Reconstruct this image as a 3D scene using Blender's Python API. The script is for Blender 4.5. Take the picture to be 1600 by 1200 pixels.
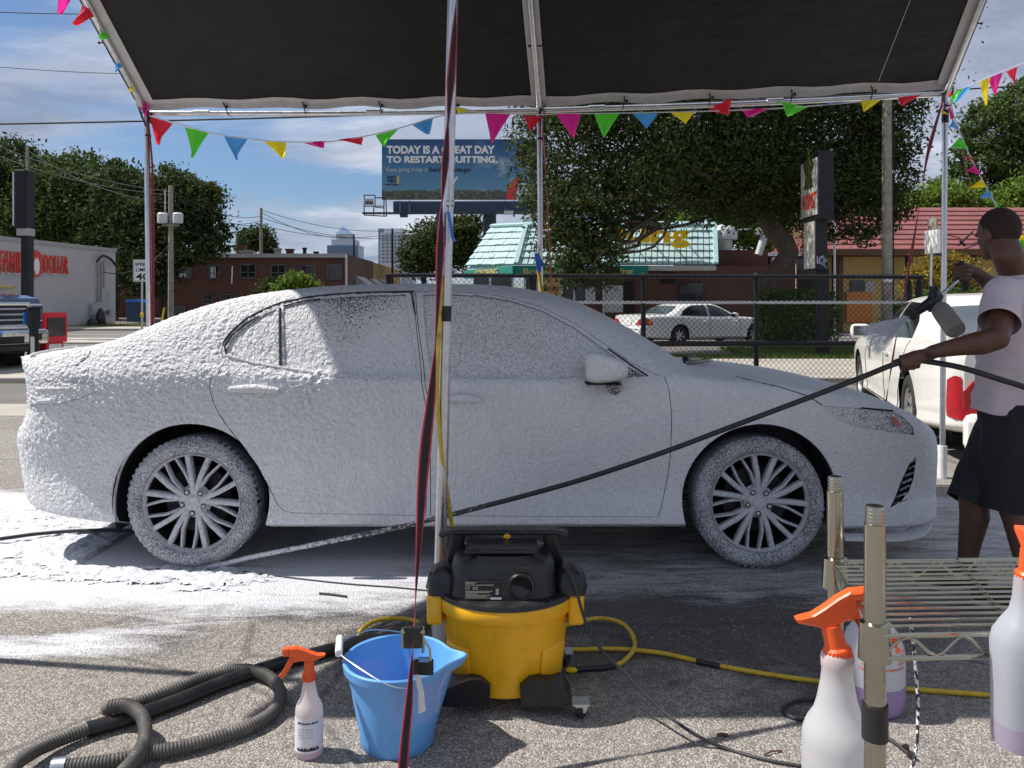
import bpy, bmesh, math, random
import numpy as np
from mathutils import Vector, Matrix, Quaternion, noise as mnoise
from mathutils.geometry import delaunay_2d_cdt

for o in list(bpy.data.objects):
    bpy.data.objects.remove(o)
random.seed(7)
np.random.seed(7)
SC = bpy.context.scene
COL = SC.collection
R = math.radians

# ---------------------------------------------------------------- camera
CAM_H, FOC, HOR = 1.35, 1248.0, 468.0
cam_data = bpy.data.cameras.new("camera")
cam_data.sensor_width = 36.0
cam_data.lens = 36.0 * FOC / 1600.0
cam_data.shift_y = -(600.0 - HOR) / 1600.0
cam_data.clip_start, cam_data.clip_end = 0.05, 6000.0
cam = bpy.data.objects.new("camera", cam_data)
cam.location = (0, 0, CAM_H)
cam.rotation_euler = (R(90), 0, 0)
COL.objects.link(cam)
SC.camera = cam

# ---------------------------------------------------------------- sky, sun, exposure
SUN_VEC = Vector((-0.71, 0.10, 1.0)).normalized()
world = bpy.data.worlds.new("World")
SC.world = world
world.use_nodes = True
wn, wl = world.node_tree.nodes, world.node_tree.links
wn.clear()
w_out = wn.new("ShaderNodeOutputWorld")
w_bg = wn.new("ShaderNodeBackground")
w_bg.inputs[1].default_value = 0.076
sky = wn.new("ShaderNodeTexSky")
sky.sky_type = 'NISHITA'
sky.sun_disc = False
sky.sun_elevation = math.asin(SUN_VEC.z)
sky.sun_rotation = math.atan2(SUN_VEC.x, SUN_VEC.y) % (2 * math.pi)
sky.air_density, sky.dust_density, sky.ozone_density = 1.0, 0.6, 1.5
tc = wn.new("ShaderNodeTexCoord")
sep = wn.new("ShaderNodeSeparateXYZ")
wl.new(tc.outputs["Generated"], sep.inputs[0])
def wmath(op, a, b=None, clamp=False):
    n = wn.new("ShaderNodeMath"); n.operation = op; n.use_clamp = clamp
    for i, v in enumerate((a, b)):
        if v is None: continue
        if isinstance(v, (int, float)): n.inputs[i].default_value = v
        else: wl.new(v, n.inputs[i])
    return n.outputs[0]
zc = wmath('MAXIMUM', sep.outputs[2], 0.0)
zd = wmath('ADD', zc, 0.16)
cx_ = wmath('DIVIDE', sep.outputs[0], zd)
cy_ = wmath('DIVIDE', sep.outputs[1], zd)
comb = wn.new("ShaderNodeCombineXYZ")
wl.new(cx_, comb.inputs[0]); wl.new(cy_, comb.inputs[1])
def wnoise(scale, detail, rough, loc, sx=1.0, sy=1.0, dist=0.0):
    mp = wn.new("ShaderNodeMapping")
    mp.inputs["Location"].default_value = loc
    mp.inputs["Scale"].default_value = (sx, sy, 1)
    wl.new(comb.outputs[0], mp.inputs[0])
    n = wn.new("ShaderNodeTexNoise")
    n.inputs["Scale"].default_value = scale
    n.inputs["Detail"].default_value = detail
    n.inputs["Roughness"].default_value = rough
    n.inputs["Distortion"].default_value = dist
    wl.new(mp.outputs[0], n.inputs["Vector"])
    return n.outputs["Fac"]
def wramp(fac, stops, interp='EASE'):
    r = wn.new("ShaderNodeValToRGB"); r.color_ramp.interpolation = interp
    el = r.color_ramp.elements
    while len(el) < len(stops): el.new(0.5)
    for e, (p, c) in zip(el, stops):
        e.position = p; e.color = (*c, 1) if len(c) == 3 else c
    wl.new(fac, r.inputs[0])
    return r.outputs[0]
CLOUD_A = wnoise(0.72, 7, 0.55, (3.1, 7.4, 0), 0.8, 1.0, 0.25)
CLOUD_B = wnoise(2.4, 6, 0.6, (1.3, 2.2, 0), 0.35, 1.0, 0.3)
cl_sum = wmath('ADD', wmath('MULTIPLY', CLOUD_A, 0.72), wmath('MULTIPLY', CLOUD_B, 0.28))
cl_mask = wramp(cl_sum, [(0.375, (0, 0, 0)), (0.50, (1, 1, 1))])
cl_shade = wramp(wnoise(1.5, 6, 0.6, (8.2, 0.4, 0), 0.8, 1.0, 0.2),
                 [(0.32, (3.2, 3.7, 5.0)), (0.5, (5.0, 5.6, 7.0)), (0.66, (8.0, 8.5, 9.6))])
w_mix = wn.new("ShaderNodeMix"); w_mix.data_type = 'RGBA'
wl.new(wmath('MULTIPLY', cl_mask, 0.93), w_mix.inputs[0])
sk_t = wn.new('ShaderNodeMix'); sk_t.data_type = 'RGBA'; sk_t.blend_type = 'MULTIPLY'; sk_t.inputs[0].default_value = 1.0
sk_t.inputs[7].default_value = (0.80, 0.95, 1.15, 1)
wl.new(sky.outputs[0], sk_t.inputs[6])
wl.new(sk_t.outputs[2], w_mix.inputs[6])
wl.new(cl_shade, w_mix.inputs[7])
wl.new(w_mix.outputs[2], w_bg.inputs[0])
wl.new(w_bg.outputs[0], w_out.inputs[0])

sun_data = bpy.data.lights.new("sun", 'SUN')
sun_data.energy = 5.0
sun_data.angle = R(0.53)
sun_data.color = (1.0, 0.955, 0.89)
sun = bpy.data.objects.new("sun", sun_data)
sun.rotation_euler = SUN_VEC.to_track_quat('Z', 'Y').to_euler()
sun.location = SUN_VEC * 60
COL.objects.link(sun)

SC.view_settings.view_transform = 'Standard'
SC.view_settings.look = 'None'
SC.view_settings.exposure = 0.26
SC.view_settings.gamma = 1.0
SC.view_settings.use_curve_mapping = False
SC.render.engine = 'CYCLES'
SC.cycles.max_bounces = 6
SC.cycles.transparent_max_bounces = 16
SC.cycles.use_denoising = True

# ---------------------------------------------------------------- helpers
def P(px, py, D):
    return Vector(((px - 800) / FOC * D, D, CAM_H - (py - HOR) / FOC * D))

def G(px, py, z=0.0):
    D = (CAM_H - z) * FOC / (py - HOR)
    return Vector(((px - 800) / FOC * D, D, z))

def tag(o, label=None, cat=None, group=None, kind=None):
    if label: o['label'] = label
    if cat: o['category'] = cat
    if group: o['group'] = group
    if kind: o['kind'] = kind
    return o

def thing(name, label, cat, loc=(0, 0, 0), group=None):
    o = bpy.data.objects.new(name, None)
    o.empty_display_size = 0.1
    o.location = loc
    COL.objects.link(o)
    return tag(o, label, cat, group)

def adopt(o, parent):
    if parent is not None:
        o.parent = parent
        if parent.parent is None:
            o.matrix_parent_inverse = Matrix.LocRotScale(parent.location, parent.rotation_euler, parent.scale).inverted()
    return o

def link(name, me, mat=None, parent=None):
    o = bpy.data.objects.new(name, me)
    if mat is not None:
        me.materials.clear(); me.materials.append(mat)
    COL.objects.link(o)
    return adopt(o, parent)

def copy_tree(o, parent=None):
    c = o.copy()
    COL.objects.link(c)
    if parent is not None: c.parent = parent
    for ch in o.children:
        copy_tree(ch, c)
    return c

def np_mesh(name, verts, faces, smooth=False):
    """verts (N,3), faces (M,k) of constant k"""
    me = bpy.data.meshes.new(name)
    verts = np.asarray(verts, dtype=np.float32); faces = np.asarray(faces, dtype=np.int32)
    me.vertices.add(len(verts)); me.vertices.foreach_set("co", verts.ravel())
    k = faces.shape[1]
    me.loops.add(faces.size); me.loops.foreach_set("vertex_index", faces.ravel())
    me.polygons.add(len(faces))
    me.polygons.foreach_set("loop_start", np.arange(0, faces.size, k, dtype=np.int32))
    me.polygons.foreach_set("loop_total", np.full(len(faces), k, dtype=np.int32))
    if smooth: me.polygons.foreach_set("use_smooth", np.ones(len(faces), dtype=bool))
    me.update(calc_edges=True); me.validate()
    return me

class MB:
    def __init__(s): s.v, s.f, s.sm = [], [], []
    def add(s, vs, fs, smooth=False):
        b = len(s.v)
        s.v += [tuple(v) for v in vs]
        s.f += [tuple(i + b for i in f) for f in fs]
        s.sm += [smooth] * len(fs)
        return s
    def box(s, c, size, rot=None, bev=0.0):
        hx, hy, hz = (d * 0.5 for d in size)
        c = Vector(c)
        b = min(bev, hx * .95, hy * .95, hz * .95)
        if b <= 0:
            vs = [Vector((x, y, z)) for x in (-hx, hx) for y in (-hy, hy) for z in (-hz, hz)]
            fs = [(0, 1, 3, 2), (4, 6, 7, 5), (0, 4, 5, 1), (2, 3, 7, 6), (0, 2, 6, 4), (1, 5, 7, 3)]
        else:
            bm = bmesh.new()
            bmesh.ops.create_cube(bm, size=1.0)
            bmesh.ops.scale(bm, vec=(hx * 2, hy * 2, hz * 2), verts=bm.verts)
            bmesh.ops.bevel(bm, geom=bm.edges[:], offset=b, segments=2, profile=0.5, affect='EDGES')
            bm.verts.index_update()
            vs = [v.co.copy() for v in bm.verts]
            fs = [tuple(v.index for v in f.verts) for f in bm.faces]
            bm.free()
        if rot is not None: vs = [rot @ v for v in vs]
        return s.add([v + c for v in vs], fs)
    def bar(s, a, b, w, h, up=(0, 0, 1), bev=0.0):
        a, b = Vector(a), Vector(b)
        d = (b - a); L = d.length; d.normalize()
        u = Vector(up)
        x = d.cross(u)
        if x.length < 1e-4: x = d.cross(Vector((0, 1, 0)))
        x.normalize(); u = x.cross(d)
        rot = Matrix((x, d, u)).transposed()
        return s.box((a + b) / 2, (w, L, h), rot, bev)
    def tube(s, pts, r, n=10, cap=True, closed=False):
        pts = [Vector(p) for p in pts]
        m = len(pts)
        rr = r if hasattr(r, '__len__') else [r] * m
        vs = []
        up = None
        for i, p in enumerate(pts):
            if closed: d = pts[(i + 1) % m] - pts[i - 1]
            else: d = pts[min(i + 1, m - 1)] - pts[max(i - 1, 0)]
            if d.length < 1e-9: d = Vector((0, 0, 1))
            d.normalize()
            if up is None:
                up = d.cross(Vector((0.3, 0.2, 1)))
                if up.length < 1e-3: up = d.cross(Vector((1, 0, 0)))
            up = (up - d * up.dot(d)).normalized()
            w = d.cross(up)
            for k in range(n):
                a = 2 * math.pi * k / n
                vs.append(p + (up * math.cos(a) + w * math.sin(a)) * rr[i])
        fs = []
        for i in range(m if closed else m - 1):
            j = (i + 1) % m
            for k in range(n):
                fs.append((i * n + k, i * n + (k + 1) % n, j * n + (k + 1) % n, j * n + k))
        if cap and not closed:
            fs.append(tuple(range(n - 1, -1, -1)))
            fs.append(tuple((m - 1) * n + k for k in range(n)))
        return s.add(vs, fs, True)
    def lathe(s, prof, c=(0, 0, 0), n=32, rot=None, cap=False, sx=1.0, sy=1.0):
        """prof: (r, z) list"""
        c = Vector(c); vs = []
        for r, z in prof:
            for k in range(n):
                a = 2 * math.pi * k / n
                v = Vector((r * math.cos(a) * sx, r * math.sin(a) * sy, z))
                vs.append((rot @ v if rot is not None else v) + c)
        fs = []
        for i in range(len(prof) - 1):
            for k in range(n):
                fs.append((i * n + k, i * n + (k + 1) % n, (i + 1) * n + (k + 1) % n, (i + 1) * n + k))
        if cap:
            fs.append(tuple(range(n - 1, -1, -1)))
            fs.append(tuple((len(prof) - 1) * n + k for k in range(n)))
        return s.add(vs, fs, True)
    def prism(s, poly, d0, d1, axes=(0, 2, 1)):
        """poly in the plane of axes[0],axes[1]; extruded along axes[2] d0..d1"""
        n = len(poly); vs = []
        for d in (d0, d1):
            for a, b in poly:
                v = [0, 0, 0]; v[axes[0]] = a; v[axes[1]] = b; v[axes[2]] = d
                vs.append(v)
        fs = [tuple(range(n)), tuple(range(2 * n - 1, n - 1, -1))]
        fs += [(i, (i + 1) % n, n + (i + 1) % n, n + i) for i in range(n)]
        return s.add(vs, fs)
    def build(s, name, mat, parent=None, auto=40):
        me = bpy.data.meshes.new(name)
        me.from_pydata(s.v, [], s.f)
        me.polygons.foreach_set("use_smooth", s.sm)
        me.update()
        bm = bmesh.new(); bm.from_mesh(me)
        bmesh.ops.recalc_face_normals(bm, faces=bm.faces)
        if any(s.sm):
            lim = R(auto)
            for e in bm.edges:
                if len(e.link_faces) == 2 and e.calc_face_angle(0) > lim: e.smooth = False
        bm.to_mesh(me); bm.free()
        return link(name, me, mat, parent)

def spline(pts, step=0.02, closed=False):
    """Catmull-Rom resample"""
    pts = [Vector(p) for p in pts]
    out = []; n = len(pts)
    for i in range(n if closed else n - 1):
        if closed: p0, p1, p2, p3 = pts[i - 1], pts[i], pts[(i + 1) % n], pts[(i + 2) % n]
        else:
            p1, p2 = pts[i], pts[i + 1]
            p0 = pts[i - 1] if i else p1 * 2 - p2
            p3 = pts[i + 2] if i + 2 < n else p2 * 2 - p1
        m = max(2, int((p2 - p1).length / step))
        for k in range(m):
            t = k / m
            out.append(0.5 * ((2 * p1) + (p2 - p0) * t + (2 * p0 - 5 * p1 + 4 * p2 - p3) * t * t + (3 * p1 - p0 - 3 * p2 + p3) * t ** 3))
    if not closed: out.append(pts[-1])
    return out

def text_mesh(name, body, size, loc, rot, mat, parent=None, width=None, height=None, extrude=0.004, bold=0.0, align='LEFT', shear=0.0):
    cu = bpy.data.curves.new(name, 'FONT')
    cu.body = body; cu.size = size; cu.extrude = extrude; cu.offset = bold
    cu.align_x = align; cu.shear = shear; cu.resolution_u = 3
    tmp = bpy.data.objects.new("tmp", cu)
    me = bpy.data.meshes.new_from_object(tmp)
    bpy.data.objects.remove(tmp); bpy.data.curves.remove(cu)
    me.name = name
    if len(me.vertices):
        co = np.zeros(len(me.vertices) * 3, dtype=np.float32); me.vertices.foreach_get("co", co); co = co.reshape(-1, 3)
        if width:
            w = co[:, 0].max() - co[:, 0].min(); x0 = co[:, 0].min()
            co[:, 0] = (co[:, 0] - x0) * (width / w) + (0 if align == 'LEFT' else -width / 2)
        if height:
            h = co[:, 1].max() - co[:, 1].min(); co[:, 1] *= height / h
        m = np.array(rot.to_matrix() if hasattr(rot, 'to_matrix') else rot)
        co = co @ m.T + np.array(loc)
        me.vertices.foreach_set("co", co.astype(np.float32).ravel()); me.update()
    return link(name, me, mat, parent)
FACE_CAM = Matrix(((1, 0, 0), (0, 0, -1), (0, 1, 0)))      # text in the xz plane, facing -y

# numpy value noise -------------------------------------------------------
def _hash(ix, iy, iz, seed):
    h = (ix.astype(np.int64) * 374761393 + iy.astype(np.int64) * 668265263 + iz.astype(np.int64) * 2147483647 + seed * 974711) & 0xffffffff
    h = ((h ^ (h >> 13)) * 1274126177) & 0xffffffff
    h = h ^ (h >> 16)
    return (h & 0xffffff).astype(np.float64) / 0xffffff
def vnoise(x, y, z=None, seed=0):
    x = np.asarray(x, dtype=np.float64); y = np.asarray(y, dtype=np.float64)
    z = np.zeros_like(x) if z is None else np.asarray(z, dtype=np.float64)
    ix, iy, iz = np.floor(x), np.floor(y), np.floor(z)
    fx, fy, fz = x - ix, y - iy, z - iz
    fx, fy, fz = (f * f * (3 - 2 * f) for f in (fx, fy, fz))
    r = 0
    for dx in (0, 1):
        for dy in (0, 1):
            for dz in (0, 1):
                w = (fx if dx else 1 - fx) * (fy if dy else 1 - fy) * (fz if dz else 1 - fz)
                r = r + w * _hash(ix + dx, iy + dy, iz + dz, seed)
    return r
def fbm(x, y, z=None, seed=0, octv=4, gain=0.5):
    s, a, t = 0, 1.0, 0
    for o in range(octv):
        s = s + a * vnoise(np.asarray(x) * 2 ** o, np.asarray(y) * 2 ** o, None if z is None else np.asarray(z) * 2 ** o, seed + o)
        t += a; a *= gain
    return s / t

# ---------------------------------------------------------------- materials
class NT:
    """tiny node-tree writer"""
    def __init__(s, name):
        s.m = bpy.data.materials.new(name); s.m.use_nodes = True
        s.n, s.l = s.m.node_tree.nodes, s.m.node_tree.links
        s.n.clear()
        s.out = s.n.new("ShaderNodeOutputMaterial")
        s.tc = s.n.new("ShaderNodeTexCoord")
        s.geo = s.n.new("ShaderNodeNewGeometry")
    def set(s, sock, v):
        if v is None: return
        if hasattr(v, 'is_linked') or hasattr(v, 'links'): s.l.new(v, sock)
        elif isinstance(v, (tuple, list)) and len(v) == 3 and sock.type == 'RGBA': sock.default_value = (*v, 1)
        else: sock.default_value = v
    def math(s, op, a, b=None, clamp=False):
        n = s.n.new("ShaderNodeMath"); n.operation = op; n.use_clamp = clamp
        s.set(n.inputs[0], a); s.set(n.inputs[1], b)
        return n.outputs[0]
    def mapping(s, src, scale=(1, 1, 1), loc=(0, 0, 0), rot=(0, 0, 0)):
        n = s.n.new("ShaderNodeMapping")
        n.inputs["Scale"].default_value = scale; n.inputs["Location"].default_value = loc; n.inputs["Rotation"].default_value = rot
        s.l.new(src, n.inputs[0])
        return n.outputs[0]
    @property
    def pos(s): return s.geo.outputs["Position"]
    @property
    def obj(s): return s.tc.outputs["Object"]
    def noise(s, vec, scale, detail=4, rough=0.55, dist=0.0, out="Fac"):
        n = s.n.new("ShaderNodeTexNoise")
        n.inputs["Scale"].default_value = scale; n.inputs["Detail"].default_value = detail
        n.inputs["Roughness"].default_value = rough; n.inputs["Distortion"].default_value = dist
        s.l.new(vec, n.inputs["Vector"])
        return n.outputs[out]
    def voronoi(s, vec, scale, feature='F1', out="Distance", rnd=1.0):
        n = s.n.new("ShaderNodeTexVoronoi"); n.feature = feature
        n.inputs["Scale"].default_value = scale; n.inputs["Randomness"].default_value = rnd
        s.l.new(vec, n.inputs["Vector"])
        return n.outputs[out]
    def ramp(s, fac, stops, interp='LINEAR'):
        r = s.n.new("ShaderNodeValToRGB"); r.color_ramp.interpolation = interp
        el = r.color_ramp.elements
        while len(el) < len(stops): el.new(0.5)
        for e, (p, c) in zip(el, stops):
            e.position = p
            e.color = (c, c, c, 1) if isinstance(c, (int, float)) else (*c, 1)
        s.set(r.inputs[0], fac)
        return r.outputs[0]
    def mix(s, fac, a, b, mode='MIX'):
        n = s.n.new("ShaderNodeMix"); n.data_type = 'RGBA'; n.blend_type = mode
        s.set(n.inputs[0], fac); s.set(n.inputs[6], a); s.set(n.inputs[7], b)
        return n.outputs[2]
    def bump(s, h, strength=0.3, dist=0.01, normal=None):
        n = s.n.new("ShaderNodeBump")
        n.inputs["Strength"].default_value = strength; n.inputs["Distance"].default_value = dist
        s.set(n.inputs["Height"], h); s.set(n.inputs["Normal"], normal)
        return n.outputs[0]
    def bsdf(s, base, rough=0.5, metal=0.0, normal=None, spec=0.5, **kw):
        b = s.n.new("ShaderNodeBsdfPrincipled")
        s.set(b.inputs["Base Color"], base); s.set(b.inputs["Roughness"], rough); s.set(b.inputs["Metallic"], metal)
        s.set(b.inputs["Normal"], normal); s.set(b.inputs["Specular IOR Level"], spec)
        for k, v in kw.items(): s.set(b.inputs[k.replace('_', ' ')], v)
        return b
    def done(s, shader):
        s.l.new(shader.outputs[0] if hasattr(shader, 'outputs') else shader, s.out.inputs[0])
        return s.m

def simple(name, col, rough=0.5, metal=0.0, vary=0.15, scale=8.0, bump=0.0, bscale=60.0, spec=0.5, dirt=None, **kw):
    t = NT(name)
    c = tuple(col)
    lo = tuple(v * (1 - vary) for v in c); hi = tuple(min(1, v * (1 + vary)) for v in c)
    base = t.ramp(t.noise(t.obj, scale, 5, 0.6), [(0.3, lo), (0.7, hi)])
    if dirt:
        base = t.mix(t.ramp(t.noise(t.obj, dirt[1], 6, 0.65), [(0.52, 0), (0.72, dirt[2])]), base, dirt[0])
    nrm = t.bump(t.noise(t.obj, bscale, 4, 0.6), bump, 0.01) if bump else None
    rr = t.ramp(t.noise(t.obj, scale * 2.3, 3), [(0.3, max(0.02, rough - 0.08)), (0.7, min(1, rough + 0.08))])
    return t.done(t.bsdf(base, rr, metal, nrm, spec, **kw))

M = {}
# ---------------------------------------------------------------- material library
M['chrome'] = simple('chrome', (0.72, 0.73, 0.75), 0.12, 1.0, 0.05)
M['galv'] = simple('galvanised', (0.62, 0.63, 0.65), 0.34, 1.0, 0.12, 20)
M['zinc'] = simple('shelf zinc', (0.40, 0.385, 0.31), 0.20, 1.0, 0.10, 9)
M['black_plastic'] = simple('black plastic', (0.012, 0.012, 0.0135), 0.38, 0, 0.2, 15, dirt=((0.09, 0.085, 0.08), 9, 0.35))
M['black_rubber'] = simple('black rubber', (0.02, 0.02, 0.021), 0.7, 0, 0.2, 20)
M['black_metal'] = simple('black metal', (0.014, 0.015, 0.018), 0.5, 0, 0.2, spec=0.25)
M['void'] = simple('dark interior', (0.006, 0.006, 0.007), 0.9, 0, 0.1)
M['strap_web'] = simple('strap webbing', (0.022, 0.016, 0.02), 0.8, 0, 0.3, 200)
M['strap_red'] = simple('strap red edge', (0.52, 0.035, 0.06), 0.7, 0, 0.15, 60, Emission_Strength=0.0)
M['yellow_drum'] = simple('yellow drum', (0.88, 0.44, 0.006), 0.36, 0, 0.04, 6, dirt=((0.42, 0.2, 0.01), 14, 0.35))
M['yellow_hose'] = simple('yellow hose', (0.62, 0.42, 0.03), 0.5, 0, 0.2, 30, dirt=((0.16, 0.11, 0.03), 22, 0.7))
M['blue_bucket'] = simple('blue bucket', (0.13, 0.37, 0.74), 0.42, 0, 0.06, 6, dirt=((0.09, 0.22, 0.42), 9, 0.4), Subsurface_Weight=0.06)
M['orange'] = simple('orange trigger', (0.80, 0.105, 0.018), 0.4, 0, 0.05)
M['white_plastic'] = simple('white plastic', (0.78, 0.78, 0.76), 0.4, 0, 0.05)
M['blue_plastic'] = simple('blue plastic', (0.03, 0.16, 0.6), 0.4)
M['hose_grey'] = simple('ribbed hose', (0.085, 0.08, 0.072), 0.62, 0, 0.2, 12, dirt=((0.24, 0.215, 0.18), 7, 0.8))
M['hose_black'] = simple('pressure hose', (0.03, 0.03, 0.033), 0.55, 0, 0.2, 30)
M['tape_black'] = simple('black tape', (0.018, 0.018, 0.018), 0.5)
M['paper'] = simple('paper tag', (0.66, 0.65, 0.6), 0.8, 0, 0.1, 40)
M['ink'] = simple('black print', (0.02, 0.015, 0.02), 0.6)
M['label_print'] = simple('pale print', (0.55, 0.52, 0.36), 0.6)
M['skin'] = simple('brown skin', (0.105, 0.046, 0.029), 0.48, 0, 0.12, 14, bump=0.05, bscale=160, Subsurface_Weight=0.05)
M['hair'] = simple('short black hair', (0.030, 0.018, 0.014), 0.85, 0, 0.4, 260, bump=0.4, bscale=500)
M['tshirt'] = simple('mauve grey cotton', (0.63, 0.535, 0.565), 0.92, 0, 0.07, 35, bump=0.1, bscale=700)
M['shorts'] = simple('black shorts', (0.008, 0.0085, 0.012), 0.75, 0, 0.2, 30)
M['shoe'] = simple('dark shoe', (0.02, 0.02, 0.024), 0.7)
M['sock'] = simple('dark sock', (0.03, 0.03, 0.035), 0.9)
M['white_paint'] = simple('white car paint', (0.78, 0.77, 0.72), 0.22, 0, 0.03, 3, Coat_Weight=0.5)
M['silver_white'] = simple('silver white paint', (0.74, 0.75, 0.74), 0.22, 0, 0.03, 3, Coat_Weight=0.5)
M['car_glass'] = simple('tinted car glass', (0.012, 0.015, 0.018), 0.06, 0, 0.1, spec=0.8)
M['clear_grey_glass'] = simple('grey rear glass', (0.06, 0.075, 0.09), 0.06, 0, 0.1, spec=0.9)
M['red_lens'] = simple('red lens', (0.42, 0.012, 0.02), 0.15, 0, 0.15, 30)
M['amber_lens'] = simple('amber lens', (0.7, 0.22, 0.03), 0.2)
M['tyre'] = simple('tyre rubber', (0.018, 0.018, 0.018), 0.8, 0, 0.2, 20)
M['alloy'] = simple('alloy wheel', (0.5, 0.5, 0.52), 0.3, 0.9, 0.1)
M['truck_blue'] = simple('navy pickup paint', (0.03, 0.055, 0.13), 0.12, 0.3, 0.1, 3, Coat_Weight=1.0)
M['teal'] = simple('teal shake', (0.36, 0.50, 0.51), 0.7, 0, 0.16, 2.5, dirt=((0.24, 0.34, 0.35), 1.6, 0.5))
M['teal_trim'] = simple('teal trim', (0.36, 0.54, 0.54), 0.6)
M['awning'] = simple('green awning', (0.008, 0.17, 0.135), 0.8, 0, 0.12, 3)
M['yellow_sign'] = simple('yellow sign letter', (0.95, 0.56, 0.01), 0.4)
M['pale_gold'] = simple('pale gold print', (0.52, 0.4, 0.13), 0.6)
M['red_roof'] = simple('red roof', (0.24, 0.082, 0.075), 0.6, 0, 0.16, 1.5, dirt=((0.13, 0.045, 0.04), 1.1, 0.5))
M['tan_wall'] = simple('yellow stucco', (0.66, 0.47, 0.18), 0.85, 0, 0.12, 1.2)
M['brown_post'] = simple('brown post', (0.12, 0.06, 0.03), 0.8)
M['ochre_wall'] = simple('ochre wall', (0.36, 0.24, 0.09), 0.9, 0, 0.15, 0.8)
M['store_grey'] = simple('grey stucco', (0.47, 0.46, 0.46), 0.9, 0, 0.08, 0.5, bump=0.15, bscale=6, dirt=((0.34, 0.33, 0.33), 0.5, 0.4))
M['trim_grey'] = simple('grey trim', (0.36, 0.36, 0.36), 0.7)
M['sign_red'] = simple('sign red', (0.62, 0.05, 0.03), 0.45)
M['sign_white'] = simple('sign white', (0.8, 0.8, 0.78), 0.5)
M['meter_grey'] = simple('meter grey', (0.4, 0.42, 0.43), 0.5, 0.2)
M['dumpster'] = simple('navy dumpster', (0.03, 0.06, 0.12), 0.6, 0, 0.2)
M['red_box'] = simple('red newspaper box', (0.66, 0.012, 0.03), 0.35, 0, 0.06, 4)
M['wood_pole'] = simple('weathered wood pole', (0.27, 0.24, 0.20), 0.9, 0, 0.3, 5, bump=0.3, bscale=30)
M['bark'] = simple('bark', (0.085, 0.066, 0.05), 0.95, 0, 0.35, 5, bump=0.8, bscale=18)
M['transformer'] = simple('transformer grey', (0.55, 0.57, 0.58), 0.5, 0.1)
M['wire'] = simple('overhead wire', (0.02, 0.02, 0.025), 0.8)
M['tower_glass'] = simple('blue tower', (0.13, 0.21, 0.33), 0.3, 0, 0.1, 0.05)
M['tower_white'] = simple('pale tower', (0.46, 0.49, 0.53), 0.6, 0, 0.05, 0.05)
M['tower_pane'] = simple('tower window', (0.14, 0.18, 0.25), 0.2, 0, 0.1)
M['window_dark'] = simple('dark window', (0.02, 0.022, 0.026), 0.12, 0, 0.2, spec=0.7)
M['window_pale'] = simple('boarded pane', (0.5, 0.52, 0.54), 0.5)
M['concrete'] = simple('pale concrete', (0.38, 0.345, 0.30), 0.9, 0, 0.12, 1.2, bump=0.2, bscale=40, dirt=((0.28, 0.26, 0.23), 0.9, 0.55))
M['road'] = simple('road asphalt', (0.145, 0.135, 0.125), 0.9, 0, 0.18, 0.7, bump=0.3, bscale=50)
M['lane_paint'] = simple('lane paint', (0.62, 0.6, 0.54), 0.8, 0, 0.15, 6)
M['speed_sign'] = simple('sign face white', (0.8, 0.8, 0.8), 0.4, 0, 0.02)
M['billboard_steel'] = simple('billboard steel', (0.025, 0.045, 0.085), 0.5)
M['grille_dark'] = simple('grille dark', (0.012, 0.012, 0.014), 0.5)
M['graffiti'] = simple('pale graffiti', (0.25, 0.25, 0.4), 0.6)
M['grey_panel'] = simple('weathered sign board', (0.42, 0.41, 0.36), 0.7, 0, 0.25, 3, dirt=((0.16, 0.15, 0.12), 2.2, 0.8))
M['pipe_white'] = simple('white pipe', (0.7, 0.7, 0.68), 0.5)
for nm, c in dict(red=(0.80, 0.03, 0.06), green=(0.12, 0.72, 0.05), blue=(0.10, 0.40, 0.85), yellow=(0.92, 0.78, 0.03), pink=(0.86, 0.03, 0.34)).items():
    t = NT('pennant ' + nm)
    b = t.bsdf(c, 0.35, spec=0.4)
    tr = t.n.new("ShaderNodeBsdfTranslucent"); t.set(tr.inputs[0], tuple(min(1, v * 1.05) for v in c))
    mx = t.n.new("ShaderNodeMixShader"); mx.inputs[0].default_value = 0.55
    t.l.new(b.outputs[0], mx.inputs[1]); t.l.new(tr.outputs[0], mx.inputs[2])
    M['flag_' + nm] = t.done(mx)
M['flag_cord'] = simple('white cord', (0.75, 0.75, 0.78), 0.8)

# canopy tarp: black underneath, silver above
t = NT('tarp')
wv = t.noise(t.mapping(t.pos, (1, 1, 1)), 2.2, 4, 0.6)
under = t.mix(t.ramp(wv, [(0.35, 0), (0.7, 1)]), (0.009, 0.009, 0.0095), (0.017, 0.0165, 0.0165))
sx = t.n.new("ShaderNodeSeparateXYZ"); t.l.new(t.geo.outputs["Normal"], sx.inputs[0])
b1 = t.bsdf(under, 0.62, normal=t.bump(t.noise(t.mapping(t.pos, (1.0, 2.2, 1)), 3.5, 4, 0.6), 0.5, 0.03, t.bump(t.noise(t.pos, 380, 2), 0.12, 0.003)), spec=0.3)
M['tarp'] = t.done(b1)
M['tarp_silver'] = simple('silver tarp', (0.5, 0.49, 0.48), 0.55, 0, 0.1, 12, bump=0.2, bscale=40)

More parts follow.
